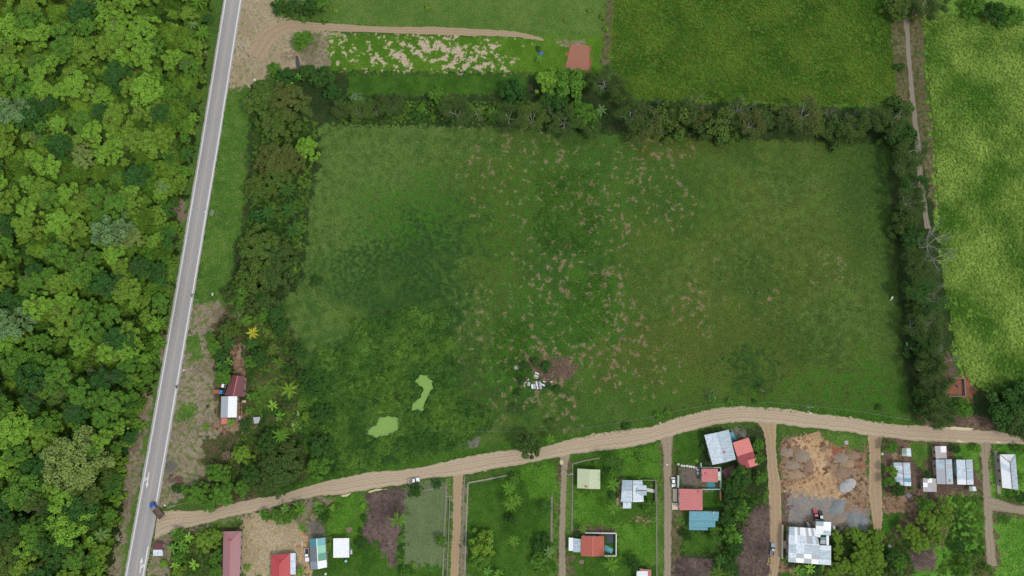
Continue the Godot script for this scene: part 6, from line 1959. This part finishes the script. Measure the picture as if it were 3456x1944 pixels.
func growth() -> void:
	for q in [["the photo's top left lane mouth", 0, 700, 20], ["the clay track's bend", 0, 720, 70], ["the dark stream", 2, 420, 640], ["the northern strip's bare patch", 0, 1110, 140], ["the red clay pad", 0, 1452, 142], ["the pasture's upper left corner", 0, 815, 325], ["the pasture's upper edge", 0, 1180, 325], ["the thin brown field boundary", 0, 1530, 100], ["the tall-grass field's lower left corner", 0, 1550, 255], ["the tall-grass field's lower edge", 0, 1850, 262], ["the tall-grass field's lower right corner", 0, 2225, 268], ["the rutted lane", 0, 2292, 150], ["the rutted lane's lower end", 0, 2330, 540], ["the pasture's dry upper patch", 0, 1690, 360], ["the pasture's right edge", 0, 2240, 620], ["the pasture's left edge", 0, 775, 560], ["the small duckweed pool", 10, 245, 170], ["the hook-shaped duckweed pond", 10, 1700, 1050], ["the lower duckweed pond", 10, 1330, 1400], ["the roadside grass strip", 0, 560, 500], ["the brown cut plot", 14, 1280, 850], ["the pale mown lawn", 14, 1690, 900], ["the gravel junction", 13, 1800, 870], ["the palm lawn", 14, 2350, 900], ["the far right gravel edge", 16, 2450, 60], ["the thin lane's fork", 16, 2240, 730], ["the lower right clearing", 16, 1560, 1300], ["the bright right pasture's top", 0, 2450, 60], ["the gravel road's lower left bend", 14, 300, 640]]:
		mark(q[0], T(q[1], q[2], q[3]))
	# kind, tone, tile, x, y, crown radius in that tile's pixels, height
	var L := [
		["broad", "olive", 0, 655, 255, 50, 9], ["dome", "brownish", 0, 722, 248, 50, 9], ["dome", "olive", 0, 700, 312, 50, 9], ["broad", "lime", 0, 772, 372, 30, 7], ["dome", "brownish", 0, 690, 402, 55, 9], ["dome", "brownish", 0, 735, 400, 38, 8], ["dome", "olive", 0, 652, 472, 44, 9], ["dome", "olive", 0, 700, 452, 40, 8], ["bush", "deep green", 0, 645, 545, 24, 4],
		["dome", "olive", 0, 655, 622, 62, 10], ["dome", "dark olive", 0, 705, 640, 45, 9], ["dome", "olive", 0, 635, 700, 58, 9], ["dome", "dark olive", 0, 690, 692, 45, 8], ["broad", "mid green", 0, 598, 738, 36, 6], ["broad", "dark olive", 0, 655, 765, 42, 7], ["broad", "dark green", 0, 690, 800, 30, 5], ["bush", "lime", 0, 733, 672, 16, 3],
		["limby", "dark olive", 0, 860, 282, 30, 6], ["bush", "silvery", 0, 895, 250, 24, 4], ["limby", "olive", 0, 905, 285, 34, 7], ["limby", "olive", 0, 945, 280, 32, 7], ["limby", "dark olive", 0, 992, 272, 42, 7], ["bush", "dark green", 0, 950, 255, 22, 4], ["broad", "mid green", 0, 1100, 240, 26, 5], ["limby", "dark olive", 0, 1150, 290, 45, 8], ["limby", "olive", 0, 1130, 268, 30, 6], ["bare", "silvery", 0, 1200, 287, 22, 6], ["bush", "mid green", 0, 1062, 275, 18, 3], ["bush", "dark green", 0, 1048, 290, 20, 3],
		["broad", "deep green", 0, 1290, 228, 38, 7], ["limby", "dark olive", 0, 1280, 300, 42, 7], ["limby", "olive", 0, 1340, 302, 45, 8], ["broad", "lime", 0, 1378, 205, 36, 8], ["broad", "mid green", 0, 1430, 212, 48, 9], ["broad", "dark green", 0, 1392, 255, 45, 8], ["dome", "mid green", 0, 1465, 288, 46, 9], ["bush", "deep green", 0, 1452, 188, 26, 5], ["limby", "dark olive", 0, 1420, 312, 42, 7], ["limby", "dark olive", 0, 1520, 215, 42, 8], ["limby", "dark olive", 0, 1552, 235, 36, 7], ["bush", "dark green", 0, 1505, 290, 24, 4], ["limby", "dark olive", 0, 1490, 330, 30, 6]]
	var rr := RandomNumberGenerator.new()
	rr.seed = 5
	for i in 14:
		L.append([["limby", "limby", "broad", "ragged"][i % 4], ["dark olive", "olive", "dark olive", "brownish"][(i * 3) % 4], 0, 1588 + i * 32.5, 304 + rr.randf_range(-24, 22), rr.randf_range(24, 52), rr.randf_range(4, 8.5)])
	for q in [[1655, 275], [1700, 300], [1745, 268], [1790, 315], [1830, 290], [1880, 275], [1935, 300], [1985, 285], [2090, 290], [2140, 305], [2190, 285], [1525, 205], [1400, 285], [990, 265]]:
		L.append(["bare", "silvery", 0, q[0], q[1], rr.randf_range(24, 36), rr.randf_range(6.5, 8.5)])
	for i in 6:
		L.append([["limby", "broad", "limby"][i % 3], "dark olive" if i % 2 else "olive", 0, 2075 + i * 34, 310 + rr.randf_range(-16, 16), rr.randf_range(26, 48), rr.randf_range(5, 8.5)])
	for i in 17:
		var f := i / 16.0
		L.append(["limby" if i % 5 else "broad", "dark olive" if i % 3 else "dark green", 0, 2266 + f * 62 + rr.randf_range(-16, 16) + (14 if i > 12 else 0), 340 + f * 700, rr.randf_range(26, 50), rr.randf_range(5, 8.5)])
	for i in 7:
		var f := i / 6.0
		L.append(["limby" if i % 4 else "broad", "dark olive" if i % 2 else "dark green", 0, 2292 + f * 62 + rr.randf_range(-12, 22), 600 + f * 440, rr.randf_range(34, 50), rr.randf_range(6, 8)])
	L += [["bare", "silvery", 0, 2330, 620, 50, 7], ["bare", "silvery", 0, 2345, 655, 44, 6], ["bare", "silvery", 0, 2360, 910, 42, 6], ["bare", "silvery", 0, 2345, 590, 36, 6], ["bush", "dark green", 0, 2268, 165, 16, 4], ["broad", "olive", 0, 2262, 20, 36, 7], ["limby", "dark olive", 0, 2320, 22, 42, 8], ["limby", "dark olive", 0, 2355, 10, 34, 7], ["bush", "dark olive", 0, 2258, 262, 26, 5], ["bush", "olive", 0, 2285, 265, 22, 5],
		["broad", "dark green", 0, 2535, 1030, 58, 10], ["limby", "dark olive", 0, 2570, 1065, 50, 9], ["broad", "dark green", 0, 2575, 1000, 50, 9], ["broad", "mid green", 12, 1960, 1220, 95, 6], ["broad", "silvery", 12, 2480, 1290, 110, 8], ["broad", "mid green", 0, 2450, 10, 30, 5], ["broad", "dark green", 0, 2500, 30, 34, 5], ["broad", "mid green", 0, 2545, 40, 34, 5],
		# homestead west of the wet weeds
		["broad", "olive", 9, 2290, 430, 110, 6], ["broad", "mid green", 9, 2160, 600, 80, 5], ["broad", "dark green", 9, 2230, 680, 80, 5], ["broad", "mid green", 9, 2250, 880, 105, 5], ["broad", "mid green", 9, 2530, 740, 80, 5], ["broad", "dark green", 10, 40, 700, 90, 6], ["bare", "silvery", 9, 2390, 270, 80, 6], ["broad", "dark olive", 9, 2330, 60, 110, 7], ["broad", "mid green", 9, 2120, 500, 60, 4], ["ragged", "dark green", 10, 60, 130, 110, 6], ["ragged", "mid green", 10, 60, 270, 90, 6], ["broad", "deep green", 10, 200, 250, 80, 5], ["broad", "dark green", 10, 240, 420, 80, 5], ["broad", "dark green", 10, 430, 640, 85, 4], ["broad", "dark green", 10, 330, 800, 80, 4],
		["broad", "dark green", 10, 480, 900, 70, 4], ["broad", "deep green", 10, 560, 1010, 80, 4], ["bush", "mid green", 9, 2500, 1230, 50, 3], ["broad", "dark green", 9, 2470, 1380, 70, 4], ["broad", "mid green", 9, 2560, 1090, 50, 4], ["bush", "lime", 9, 2060, 1395, 36, 2.5], ["broad", "yellow green", 10, 500, 1290, 45, 4], ["broad", "dark green", 10, 640, 1260, 110, 5], ["broad", "dark green", 14, 130, 120, 130, 7], ["dome", "dark olive", 14, 250, 330, 240, 10], ["dome", "dark olive", 14, 130, 520, 170, 9], ["broad", "dark green", 14, 660, 160, 150, 7], ["broad", "mid green", 14, 640, 330, 140, 6], ["broad", "mid green", 13, 2180, 410, 110, 6], ["broad", "mid green", 13, 1980, 620, 130, 6], ["broad", "mid green", 13, 2240, 620, 150, 7], ["broad", "yellow green", 13, 2440, 230, 100, 6], ["broad", "dark green", 13, 2540, 420, 120, 7], ["broad", "mid green", 13, 2440, 560, 90, 6], ["bush", "dark green", 13, 1770, 570, 60, 3], ["bush", "mid green", 13, 1850, 560, 55, 3], ["broad", "mid green", 13, 2100, 730, 80, 5], ["dome", "brownish", 14, 340, 200, 90, 8],
		# plots south of the gravel road
		["broad", "mid green", 13, 1800, 1050, 75, 4], ["broad", "yellow green", 13, 2060, 1090, 110, 5], ["broad", "yellow green", 13, 2170, 1040, 80, 5], ["broad", "mid green", 13, 1800, 1260, 80, 4], ["broad", "mid green", 13, 2170, 1260, 70, 4], ["broad", "yellow green", 13, 1800, 1400, 70, 4], ["broad", "mid green", 13, 2180, 1400, 70, 4], ["bush", "lime", 13, 1640, 1330, 45, 2], ["bush", "lime", 13, 2480, 1370, 40, 2],
		["broad", "mid green", 14, 100, 840, 60, 3.5], ["broad", "mid green", 14, 220, 850, 70, 4], ["broad", "mid green", 14, 330, 860, 70, 4], ["broad", "mid green", 14, 400, 800, 70, 4], ["broad", "mid green", 14, 650, 790, 65, 4], ["broad", "dark green", 14, 690, 840, 60, 4], ["bush", "lime", 14, 765, 755, 45, 3], ["bush", "yellow green", 14, 730, 890, 36, 3], ["bush", "mid green", 14, 820, 760, 50, 3], ["bush", "dark green", 14, 1075, 870, 38, 3], ["bush", "lime", 14, 1070, 740, 36, 3], ["broad", "dark green", 14, 1060, 1120, 60, 3.5], ["bush", "mid green", 14, 750, 1070, 34, 3], ["bush", "yellow green", 14, 740, 1130, 26, 3],
		["broad", "dark green", 14, 1605, 592, 74, 4], ["broad", "deep green", 14, 1825, 530, 48, 4], ["broad", "mid green", 14, 1860, 1088, 58, 4], ["bush", "mid green", 14, 1455, 1060, 36, 2.5], ["bush", "dark green", 14, 1450, 1180, 40, 2.5], ["bush", "mid green", 14, 1440, 1300, 40, 2.5], ["ragged", "yellow green", 14, 2270, 1150, 150, 6], ["broad", "mid green", 14, 2260, 1280, 110, 5], ["bush", "dark green", 14, 2540, 880, 60, 4], ["broad", "mid green", 14, 1500, 1420, 60, 4], ["bush", "yellow green", 14, 1580, 1340, 34, 3], ["bush", "dark green", 14, 1040, 1000, 34, 2.5],
		["ragged", "dark olive", 15, 160, 130, 140, 9], ["broad", "mid green", 15, 20, 480, 60, 4], ["broad", "mid green", 15, 280, 1300, 110, 4], ["broad", "dark green", 15, 300, 1130, 100, 4], ["broad", "dark green", 15, 0, 880, 50, 4], ["bush", "mid green", 15, 1005, 410, 50, 3], ["bush", "dark green", 15, 960, 380, 40, 3], ["broad", "mid green", 15, 1370, 740, 75, 4], ["bush", "dark green", 15, 1005, 640, 44, 3], ["broad", "dark green", 15, 1220, 1320, 75, 5], ["bush", "mid green", 15, 840, 320, 30, 2.5], ["bush", "dark green", 15, 660, 1040, 44, 3], ["bush", "mid green", 15, 1290, 250, 55, 2.5], ["bush", "lime", 15, 1865, 290, 26, 2.5], ["bush", "dark green", 15, 1930, 150, 45, 3], ["bush", "dark green", 15, 1930, 70, 45, 3],
		["broad", "dark green", 15, 2300, 460, 130, 6], ["broad", "yellow green", 15, 2330, 430, 70, 5], ["broad", "mid green", 15, 2500, 460, 60, 4], ["broad", "dark green", 15, 2200, 580, 90, 5], ["ragged", "dark green", 15, 2220, 720, 110, 6], ["ragged", "mid green", 15, 2300, 800, 90, 5], ["broad", "dark green", 15, 2160, 870, 90, 5], ["ragged", "mid green", 15, 2200, 1040, 100, 5], ["broad", "dark green", 15, 2240, 1160, 100, 5], ["broad", "dark green", 15, 1760, 1040, 60, 4], ["broad", "dark green", 15, 2150, 1330, 90, 5], ["broad", "mid green", 15, 2480, 130, 60, 4], ["broad", "mid green", 15, 2480, 270, 60, 4], ["bush", "lime", 15, 1732, 915, 20, 2], ["broad", "mid green", 15, 2030, 990, 60, 3],
		["broad", "mid green", 16, 1235, 150, 72, 5], ["broad", "yellow green", 16, 1245, 395, 60, 6], ["broad", "mid green", 16, 1220, 490, 55, 5], ["broad", "dark green", 16, 1310, 575, 80, 5], ["bush", "mid green", 16, 1460, 560, 34, 3], ["broad", "dark green", 16, 1600, 425, 40, 4], ["broad", "mid green", 16, 1590, 735, 95, 6], ["broad", "yellow green", 16, 1770, 745, 90, 6], ["broad", "yellow green", 16, 1760, 850, 100, 7], ["broad", "yellow green", 16, 1420, 1005, 98, 6], ["broad", "yellow green", 16, 1640, 920, 110, 7], ["broad", "yellow green", 16, 1530, 1110, 100, 6], ["broad", "yellow green", 16, 1690, 1040, 95, 6], ["broad", "yellow green", 16, 1560, 850, 80, 6],
		["broad", "yellow green", 16, 690, 1050, 58, 4], ["broad", "yellow green", 16, 705, 1180, 58, 4], ["broad", "yellow green", 16, 870, 1030, 85, 6], ["broad", "yellow green", 16, 1090, 1040, 78, 6], ["broad", "yellow green", 16, 950, 1120, 90, 6], ["broad", "yellow green", 16, 1060, 1170, 100, 7], ["broad", "yellow green", 16, 940, 1250, 100, 7], ["broad", "yellow green", 16, 1090, 1280, 90, 7], ["broad", "dark green", 16, 1230, 1260, 95, 6], ["broad", "yellow green", 16, 750, 1340, 95, 6], ["broad", "yellow green", 16, 900, 1370, 90, 6], ["broad", "yellow green", 16, 1060, 1390, 95, 6], ["broad", "mid green", 16, 1320, 1330, 90, 6], ["broad", "yellow green", 16, 640, 1420, 70, 5], ["broad", "mid green", 16, 1980, 1370, 80, 5], ["broad", "dark green", 16, 1920, 1150, 70, 4], ["broad", "dark green", 16, 2530, 650, 70, 5], ["broad", "mid green", 16, 2390, 880, 45, 3], ["broad", "lime", 16, 2100, 170, 50, 3], ["broad", "dark green", 16, 1890, 170, 50, 3], ["broad", "mid green", 16, 350, 1390, 70, 4], ["broad", "dark green", 16, 480, 1390, 70, 4], ["broad", "mid green", 16, 2560, 180, 60, 4], ["broad", "lime", 16, 2560, 460, 60, 4], ["broad", "mid green", 16, 2200, 1370, 50, 3],
		["bush", "dark green", 11, 130, 790, 60, 2.5], ["bush", "deep green", 11, 340, 790, 62, 2.5], ["bush", "dark green", 11, 90, 930, 55, 2.5], ["bush", "dark green", 11, 450, 1010, 48, 2.2], ["bush", "dark olive", 11, 240, 740, 62, 2.5], ["bush", "dark green", 11, 60, 1050, 50, 2], ["bush", "dark green", 11, 370, 985, 40, 2], ["bare", "silvery", 0, 2350, 740, 36, 6], ["bare", "silvery", 0, 2310, 830, 34, 7], ["bare", "silvery", 0, 2280, 520, 30, 7],
		["bush", "mid green", 11, 1480, 1285, 55, 2.5], ["bush", "mid green", 11, 1580, 1255, 48, 2.5], ["bush", "dark green", 11, 1150, 1385, 55, 2.5], ["bush", "mid green", 11, 2195, 1140, 45, 2.5], ["bush", "mid green", 11, 2010, 1110, 60, 2.5], ["bare", "silvery", 11, 1985, 1085, 75, 4], ["limby", "olive", 11, 2535, 1035, 60, 4], ["limby", "olive", 11, 430, 1385, 70, 5], ["bare", "silvery", 11, 420, 1370, 50, 4], ["bush", "dark green", 11, 2440, 1140, 30, 2], ["bush", "dark green", 12, 1120, 1200, 40, 2], ["limby", "dark olive", 11, 30, 1230, 60, 4],
		# north
		["broad", "dark green", 2, 240, 70, 95, 5], ["broad", "dark green", 2, 380, 70, 80, 5], ["broad", "dark green", 2, 560, 60, 110, 6], ["broad", "mid green", 2, 640, 30, 90, 5], ["broad", "mid green", 2, 460, 400, 105, 6], ["broad", "mid green", 2, 180, 690, 75, 4], ["broad", "deep green", 2, 300, 770, 110, 5], ["broad", "dark green", 2, 520, 730, 110, 5], ["broad", "dark green", 2, 680, 780, 130, 6], ["broad", "deep green", 2, 780, 930, 100, 5], ["broad", "mid green", 2, 60, 960, 110, 6], ["bush", "lime", 2, 800, 100, 30, 2], ["bush", "yellow green", 3, 770, 95, 28, 2], ["bush", "yellow green", 3, 905, 160, 36, 2.5], ["bush", "yellow green", 3, 950, 275, 36, 2.5], ["bush", "yellow green", 3, 530, 190, 28, 2], ["bush", "dark green", 3, 265, 475, 34, 2.5], ["bush", "yellow green", 2, 1720, 70, 34, 2], ["bush", "mid green", 2, 470, 190, 40, 2], ["bush", "mid green", 2, 690, 195, 40, 2], ["bush", "dark green", 6, 500, 910, 40, 2.5], ["broad", "dark green", 6, 600, 1370, 60, 3]]
	for e in L:
		var h: float = e[6]
		var a := T(e[2], e[3], e[4], h * 0.7)
		var rad := T(e[2], e[3] + e[5], e[4], h * 0.7).x - a.x
		plant(e[0], e[1], Vector3(a.x, 0, a.z), rad, h, "", "shrubs around the plots" if e[0] == "bush" else "hedgerow and garden trees")
	for e in [["mid green", 14, 1420, 880, 100, 7], ["mid green", 14, 2530, 560, 85, 8], ["mid green", 14, 2555, 730, 80, 7], ["mid green", 14, 440, 790, 80, 6], ["mid green", 14, 470, 950, 60, 5], ["dark green", 15, 1005, 290, 75, 8], ["dark green", 15, 1105, 285, 75, 8], ["dark green", 15, 1085, 395, 80, 8], ["mid green", 15, 1015, 530, 85, 8], ["mid green", 15, 1015, 770, 80, 7], ["deep green", 15, 345, 790, 80, 5], ["silvery", 15, 370, 1185, 75, 4], ["mid green", 15, 1005, 1340, 100, 8], ["dark green", 15, 2085, 1290, 75, 6], ["olive", 15, 2070, 1420, 90, 6], ["mid green", 15, 395, 65, 60, 5], ["mid green", 15, 25, 690, 85, 7], ["mid green", 15, 20, 1090, 75, 7], ["dark green", 15, 2290, 760, 80, 6], ["mid green", 15, 720, 970, 50, 3.5], ["dark green", 15, 2060, 1080, 70, 5],
		["olive", 10, 175, 610, 85, 8], ["olive", 10, 220, 745, 80, 7], ["yellow green", 10, 335, 1020, 105, 8], ["mid green", 14, 235, 40, 95, 6], ["deep green", 6, 325, 465, 90, 7], ["deep green", 6, 335, 670, 105, 8], ["deep green", 6, 375, 860, 110, 8], ["deep green", 6, 120, 690, 100, 7], ["golden", 9, 2545, 460, 75, 7], ["deep green", 9, 2520, 570, 75, 6], ["deep green", 9, 2290, 560, 85, 5], ["deep green", 9, 2260, 800, 80, 4], ["mid green", 9, 2480, 310, 70, 5], ["mid green", 2, 2400, 1150, 85, 6], ["mid green", 2, 2480, 1190, 70, 5], ["silvery", 3, 905, 1110, 70, 6]]:
		var a := T(e[1], e[2], e[3], e[5])
		var rad := T(e[1], e[2] + e[4], e[3], e[5]).x - a.x
		plant("palm", e[0], Vector3(a.x, 0, a.z), rad, e[5], "", "palms of the plots and hedges")
	for e in [["mid green", 1, 1640, 1190, 90], ["mid green", 1, 1745, 1165, 70], ["dark green", 1, 1940, 1060, 90], ["mid green", 1, 2030, 330, 100], ["dark green", 1, 2000, 710, 90], ["silvery", 1, 1945, 245, 60], ["dark green", 1, 1610, 1420, 90], ["mid green", 1, 1680, 970, 70], ["deep green", 5, 1880, 100, 100], ["deep green", 5, 1700, 130, 90], ["silvery", 5, 1630, 440, 90], ["deep green", 5, 1690, 640, 90], ["deep green", 5, 1700, 900, 100], ["deep green", 5, 1690, 1010, 90], ["deep green", 5, 1620, 1290, 100], ["mid green", 5, 1200, 1330, 85], ["deep green", 5, 1640, 1400, 90], ["deep green", 9, 520, 410, 95], ["mid green", 9, 1610, 340, 80], ["deep green", 9, 1290, 1170, 90], ["deep green", 9, 1150, 1390, 100], ["silvery", 13, 1010, 1020, 90], ["silvery", 13, 830, 1270, 110], ["deep green", 13, 1120, 560, 110], ["deep green", 13, 1150, 480, 90], ["mid green", 1, 1990, 30, 90]]:
		var h := 8.0
		var a := T(e[1], e[2], e[3], h)
		var rad := T(e[1], e[2] + e[4], e[3], h).x - a.x
		plant("palm", e[0], Vector3(a.x, 0, a.z), rad, h, "forest", "palms at the forest edge")
	for e in [[1, 900, 470, 11, 90], [9, 930, 680, 15, 120], [9, 850, 850, 15, 120], [9, 450, 1080, 14, 110], [5, 1150, 950, 15, 120], [9, 1080, 90, 12, 70]]:
		var a := T(e[0], e[1], e[2], e[3])
		plant("bare", "silvery", Vector3(a.x, 0, a.z), e[4] * 0.045, e[3], "forest", "leafless trees of the forest")
	for e in [[13, 1790, 1010], [13, 1840, 1130], [13, 1750, 1160], [13, 1900, 1060], [13, 1870, 1180], [13, 1960, 1330], [13, 1760, 1340], [14, 290, 770], [14, 80, 830], [14, 430, 740], [14, 625, 740], [14, 450, 1400], [2, 230, 30], [2, 500, 20], [2, 260, 800], [2, 330, 850], [2, 430, 770], [2, 600, 800], [2, 720, 740], [9, 2300, 740], [9, 2210, 780], [9, 2520, 1090], [9, 2330, 1350], [10, 170, 1180], [10, 240, 1290], [15, 2330, 760], [15, 2260, 1080], [15, 2200, 960], [16, 300, 1390], [16, 420, 1370], [16, 540, 1360], [3, 275, 590], [14, 2330, 1390], [14, 2440, 1420]]:
		var h := rr.randf_range(2.2, 3.4)
		var a := T(e[0], e[1], e[2], h)
		plant("banana", "mid green" if rr.randf() < 0.7 else "lime", Vector3(a.x, 0, a.z), rr.randf_range(1.9, 2.6), h, "", "banana plants of the gardens")

func lin(r: float, g: float, b: float, k := 1.5) -> Color:
	return base(r, g, b, k).srgb_to_linear()

func undergrowth() -> void:
	var leafc: ArrayMesh = shapes["bush0"][0]
	var low := crown(700, 0.75, 0.5, 4, 0.4, 0.32, 26, 0.1)
	var herb := crown(701, 0.5, 0.3, 3, 0.3, 0.26, 14, 0.05)
	var tall := tuft_mesh(702, 16, 0.85, 0.09, 0.7)
	var short := tuft_mesh(703, 10, 0.32, 0.06, 0.6)
	scatter("forest_undergrowth", "dark leafy undergrowth between the forest trunks", "undergrowth", leafc, M.tuft, [TP(0, [-70, -50, 520, -50, 500, 160, 460, 430, 425, 640, 395, 880, 360, 960, 335, 1100, 300, 1220, 275, 1320, 250, 1500, -70, 1500])], 3800, 1.0, 2.2, 81, lin(44, 74, 34), lin(78, 110, 44))
	scatter("forest_understorey", "leafy thickets filling the gaps between forest trees", "undergrowth", shapes["broad1"][0], M.tuft, [TP(0, [-70, -50, 538, -50, 514, 160, 476, 430, 438, 640, 405, 880, 374, 960, 346, 1100, 312, 1220, 290, 1320, 262, 1500, -70, 1500])], 3300, 0.3, 0.75, 91, lin(92, 132, 50), lin(122, 158, 58), 0.3, [TP(0, [420, 495, 500, 495, 490, 575, 415, 575])], false, 1.9)
	scatter("tall_grass", "tall pasture grass with sunlight painted in, right of the dark hedge", "grass", tall, M.tuft, [TP(0, [2322, 40, 2640, 20, 2640, 1000, 2480, 990, 2430, 950, 2400, 860, 2372, 700, 2352, 400])], 42000, 0.6, 1.5, 82, lin(72, 113, 37), lin(142, 171, 80))  # brighter sunlight is painted into both tints
	scatter("tall_grass", "rough green grass of the upper middle field", "grass", tall, M.tuft, [TP(0, [1550, -50, 2232, -50, 2256, 255, 2150, 262, 1535, 245])], 22000, 0.5, 1.2, 83, lin(62, 98, 33), lin(102, 132, 48))
	scatter("wet_weeds", "low leafy weeds of the wet ground around the ponds", "weeds", low, M.tuft, [TP(0, [795, 890, 850, 870, 930, 800, 1050, 775, 1130, 775, 1150, 900, 1155, 1000, 1240, 1050, 1200, 1105, 1000, 1160, 785, 1188, 770, 1100, 750, 960])], 10500, 0.5, 2.3, 84, lin(58, 94, 40), lin(86, 120, 47), 0.0, [TP(10, [1625, 868, 1735, 862, 1790, 925, 1790, 1005, 1755, 1085, 1715, 1155, 1706, 1248, 1548, 1248, 1562, 1145, 1640, 1092, 1668, 1030, 1648, 998, 1580, 952]), TP(10, [1100, 1440, 1190, 1375, 1220, 1300, 1320, 1274, 1457, 1300, 1452, 1405, 1408, 1468, 1230, 1525, 1120, 1498])], true)
	scatter("pasture_herbs", "bright leafy herbs growing in the pasture's middle", "weeds", herb, M.tuft, [TP(0, [1420, 700, 1540, 690, 1540, 830, 1450, 860]), TP(0, [1240, 800, 1330, 800, 1330, 950, 1250, 940]), TP(0, [1340, 430, 1500, 420, 1520, 640, 1360, 640])], 5200, 0.5, 1.2, 85, lin(58, 96, 36), lin(80, 122, 44), 0.0, [], true)
	scatter("pasture_grass", "grazed grass tufts over the large pasture", "grass", short, M.tuft, [TP(0, [810, 330, 2225, 380, 2285, 1035, 2050, 1018, 1830, 1008, 1560, 1075, 1240, 1110, 1160, 1000, 1150, 770, 930, 790, 760, 860, 770, 560])], 30000, 0.7, 1.6, 86, lin(58, 88, 38), lin(94, 112, 50))
	scatter("verge_grass", "green verge grass beside the roads and plots", "grass", short, M.tuft, [TP(0, [575, 232, 640, 220, 622, 500, 585, 650, 560, 760, 500, 755, 525, 560]), TP(0, [780, 1196, 1000, 1160, 1290, 1108, 1600, 1072, 1830, 1012, 1830, 1022, 1560, 1090, 1300, 1132, 900, 1188]), TP(0, [1830, 1012, 2050, 1022, 2300, 1062, 2300, 1080, 2040, 1040, 1830, 1026]), TP(15, [640, 600, 940, 590, 960, 920, 1440, 930, 1440, 1300, 1080, 1260, 1060, 1000, 640, 960]), TP(15, [60, 380, 470, 270, 470, 660, 200, 660]), TP(15, [1120, 170, 1500, 120, 1500, 460, 1100, 470]), TP(16, [2280, 850, 2640, 860, 2640, 1490, 2310, 1490, 2340, 1200])], 16000, 0.8, 1.8, 87, lin(64, 110, 34), lin(104, 148, 54))
	scatter("garden_weeds", "leafy weeds between the houses and garden trees", "weeds", low, M.tuft, [TP(0, [575, 775, 700, 765, 745, 860, 760, 1000, 775, 1180, 700, 1235, 560, 1225, 600, 1100, 640, 1000]), TP(16, [1820, 640, 2160, 640, 2180, 1300, 2260, 1449, 1700, 1449, 1780, 1150, 1870, 860]), TP(16, [620, 980, 1150, 1010, 1440, 1200, 1420, 1449, 640, 1449]), TP(15, [2120, 480, 2540, 640, 2400, 780, 2300, 960, 2260, 1449, 2100, 1449, 2110, 700]), TP(13, [1730, 1070, 2230, 960, 2230, 1449, 1720, 1449]), TP(0, [860, 255, 1330, 255, 1330, 310, 860, 310]), TP(0, [640, 240, 800, 310, 770, 560, 750, 700, 600, 750, 600, 650, 635, 500])], 9000, 0.5, 1.4, 88, lin(56, 88, 36), lin(96, 130, 50))
	var twig := st_new()
	var r := RandomNumberGenerator.new()
	r.seed = 31
	for i in 9:
		var a := r.randf() * TAU
		var c := Vector3(r.randf_range(-0.5, 0.5), r.randf_range(0.05, 0.2), r.randf_range(-0.5, 0.5))
		tube(twig, c, c + Vector3(cos(a), r.randf_range(-0.05, 0.3), sin(a)) * r.randf_range(0.4, 0.9), 0.05, 0.02, 3, false)
	var wood := StandardMaterial3D.new()
	wood.vertex_color_use_as_albedo = true
	wood.roughness = 0.95
	scatter("cut_stalks", "dead cut stalks littering the brown plots", "litter", done(twig), wood, [TP(14, [1110, 640, 1490, 560, 1480, 760, 1430, 1000, 1415, 1330, 1370, 1330, 1240, 1100, 1075, 1080, 1085, 960, 1150, 880]), TP(15, [2420, 800, 2600, 720, 2600, 1460, 2290, 1460, 2290, 1200, 2350, 960]), TP(15, [1650, 1270, 1990, 1280, 2000, 1460, 1630, 1460]), TP(16, [1440, 1190, 1680, 1180, 1660, 1380, 1480, 1380])], 2600, 0.6, 1.4, 89, lin(96, 80, 74, 1.0), lin(156, 132, 120, 1.0))

func _ready() -> void:
	seed(5)
	rng.seed = 2024
	# camera
	var cam := Camera3D.new()
	cam.name = "camera"
	add_child(cam)
	cam.position = Vector3(0, CH, 0)
	cam.rotation_degrees = Vector3(-80, 0, 0)
	cam.fov = 45.56
	cam.near = 1.0
	cam.far = 8000.0
	cam.current = true
	# bright overcast sky with a soft sun high on the lower right
	var env := Environment.new()
	env.background_mode = Environment.BG_SKY
	var sky := Sky.new()
	var sm := ProceduralSkyMaterial.new()
	sm.sky_top_color = Color(0.8, 0.83, 0.87)
	sm.sky_horizon_color = Color(0.74, 0.77, 0.8)
	sm.ground_bottom_color = Color(0.3, 0.33, 0.24)
	sm.ground_horizon_color = Color(0.7, 0.72, 0.7)
	sm.sky_curve = 0.2
	sky.sky_material = sm
	env.sky = sky
	env.tonemap_mode = Environment.TONE_MAPPER_LINEAR
	env.tonemap_exposure = 1.68
	env.sdfgi_enabled = true
	env.ssao_enabled = true
	env.ssil_enabled = true
	var we := WorldEnvironment.new()
	we.name = "environment"
	we.environment = env
	add_child(we)
	var sun := DirectionalLight3D.new()
	sun.name = "sun"
	sun.light_energy = 0.5
	sun.light_angular_distance = 10.0
	sun.light_color = Color(1.0, 0.97, 0.92)
	sun.shadow_enabled = true
	add_child(sun)
	sun.look_at_from_position(Vector3(60, 100, 40), Vector3.ZERO)
	make_materials()
	build_ground()
	roads()
	buildings()
	walls_and_kerbs()
	make_shapes()
	forest()
	growth()
	traffic()
	yard_heaps()
	brush()
	odds_and_ends()
	grow_all()
	undergrowth()
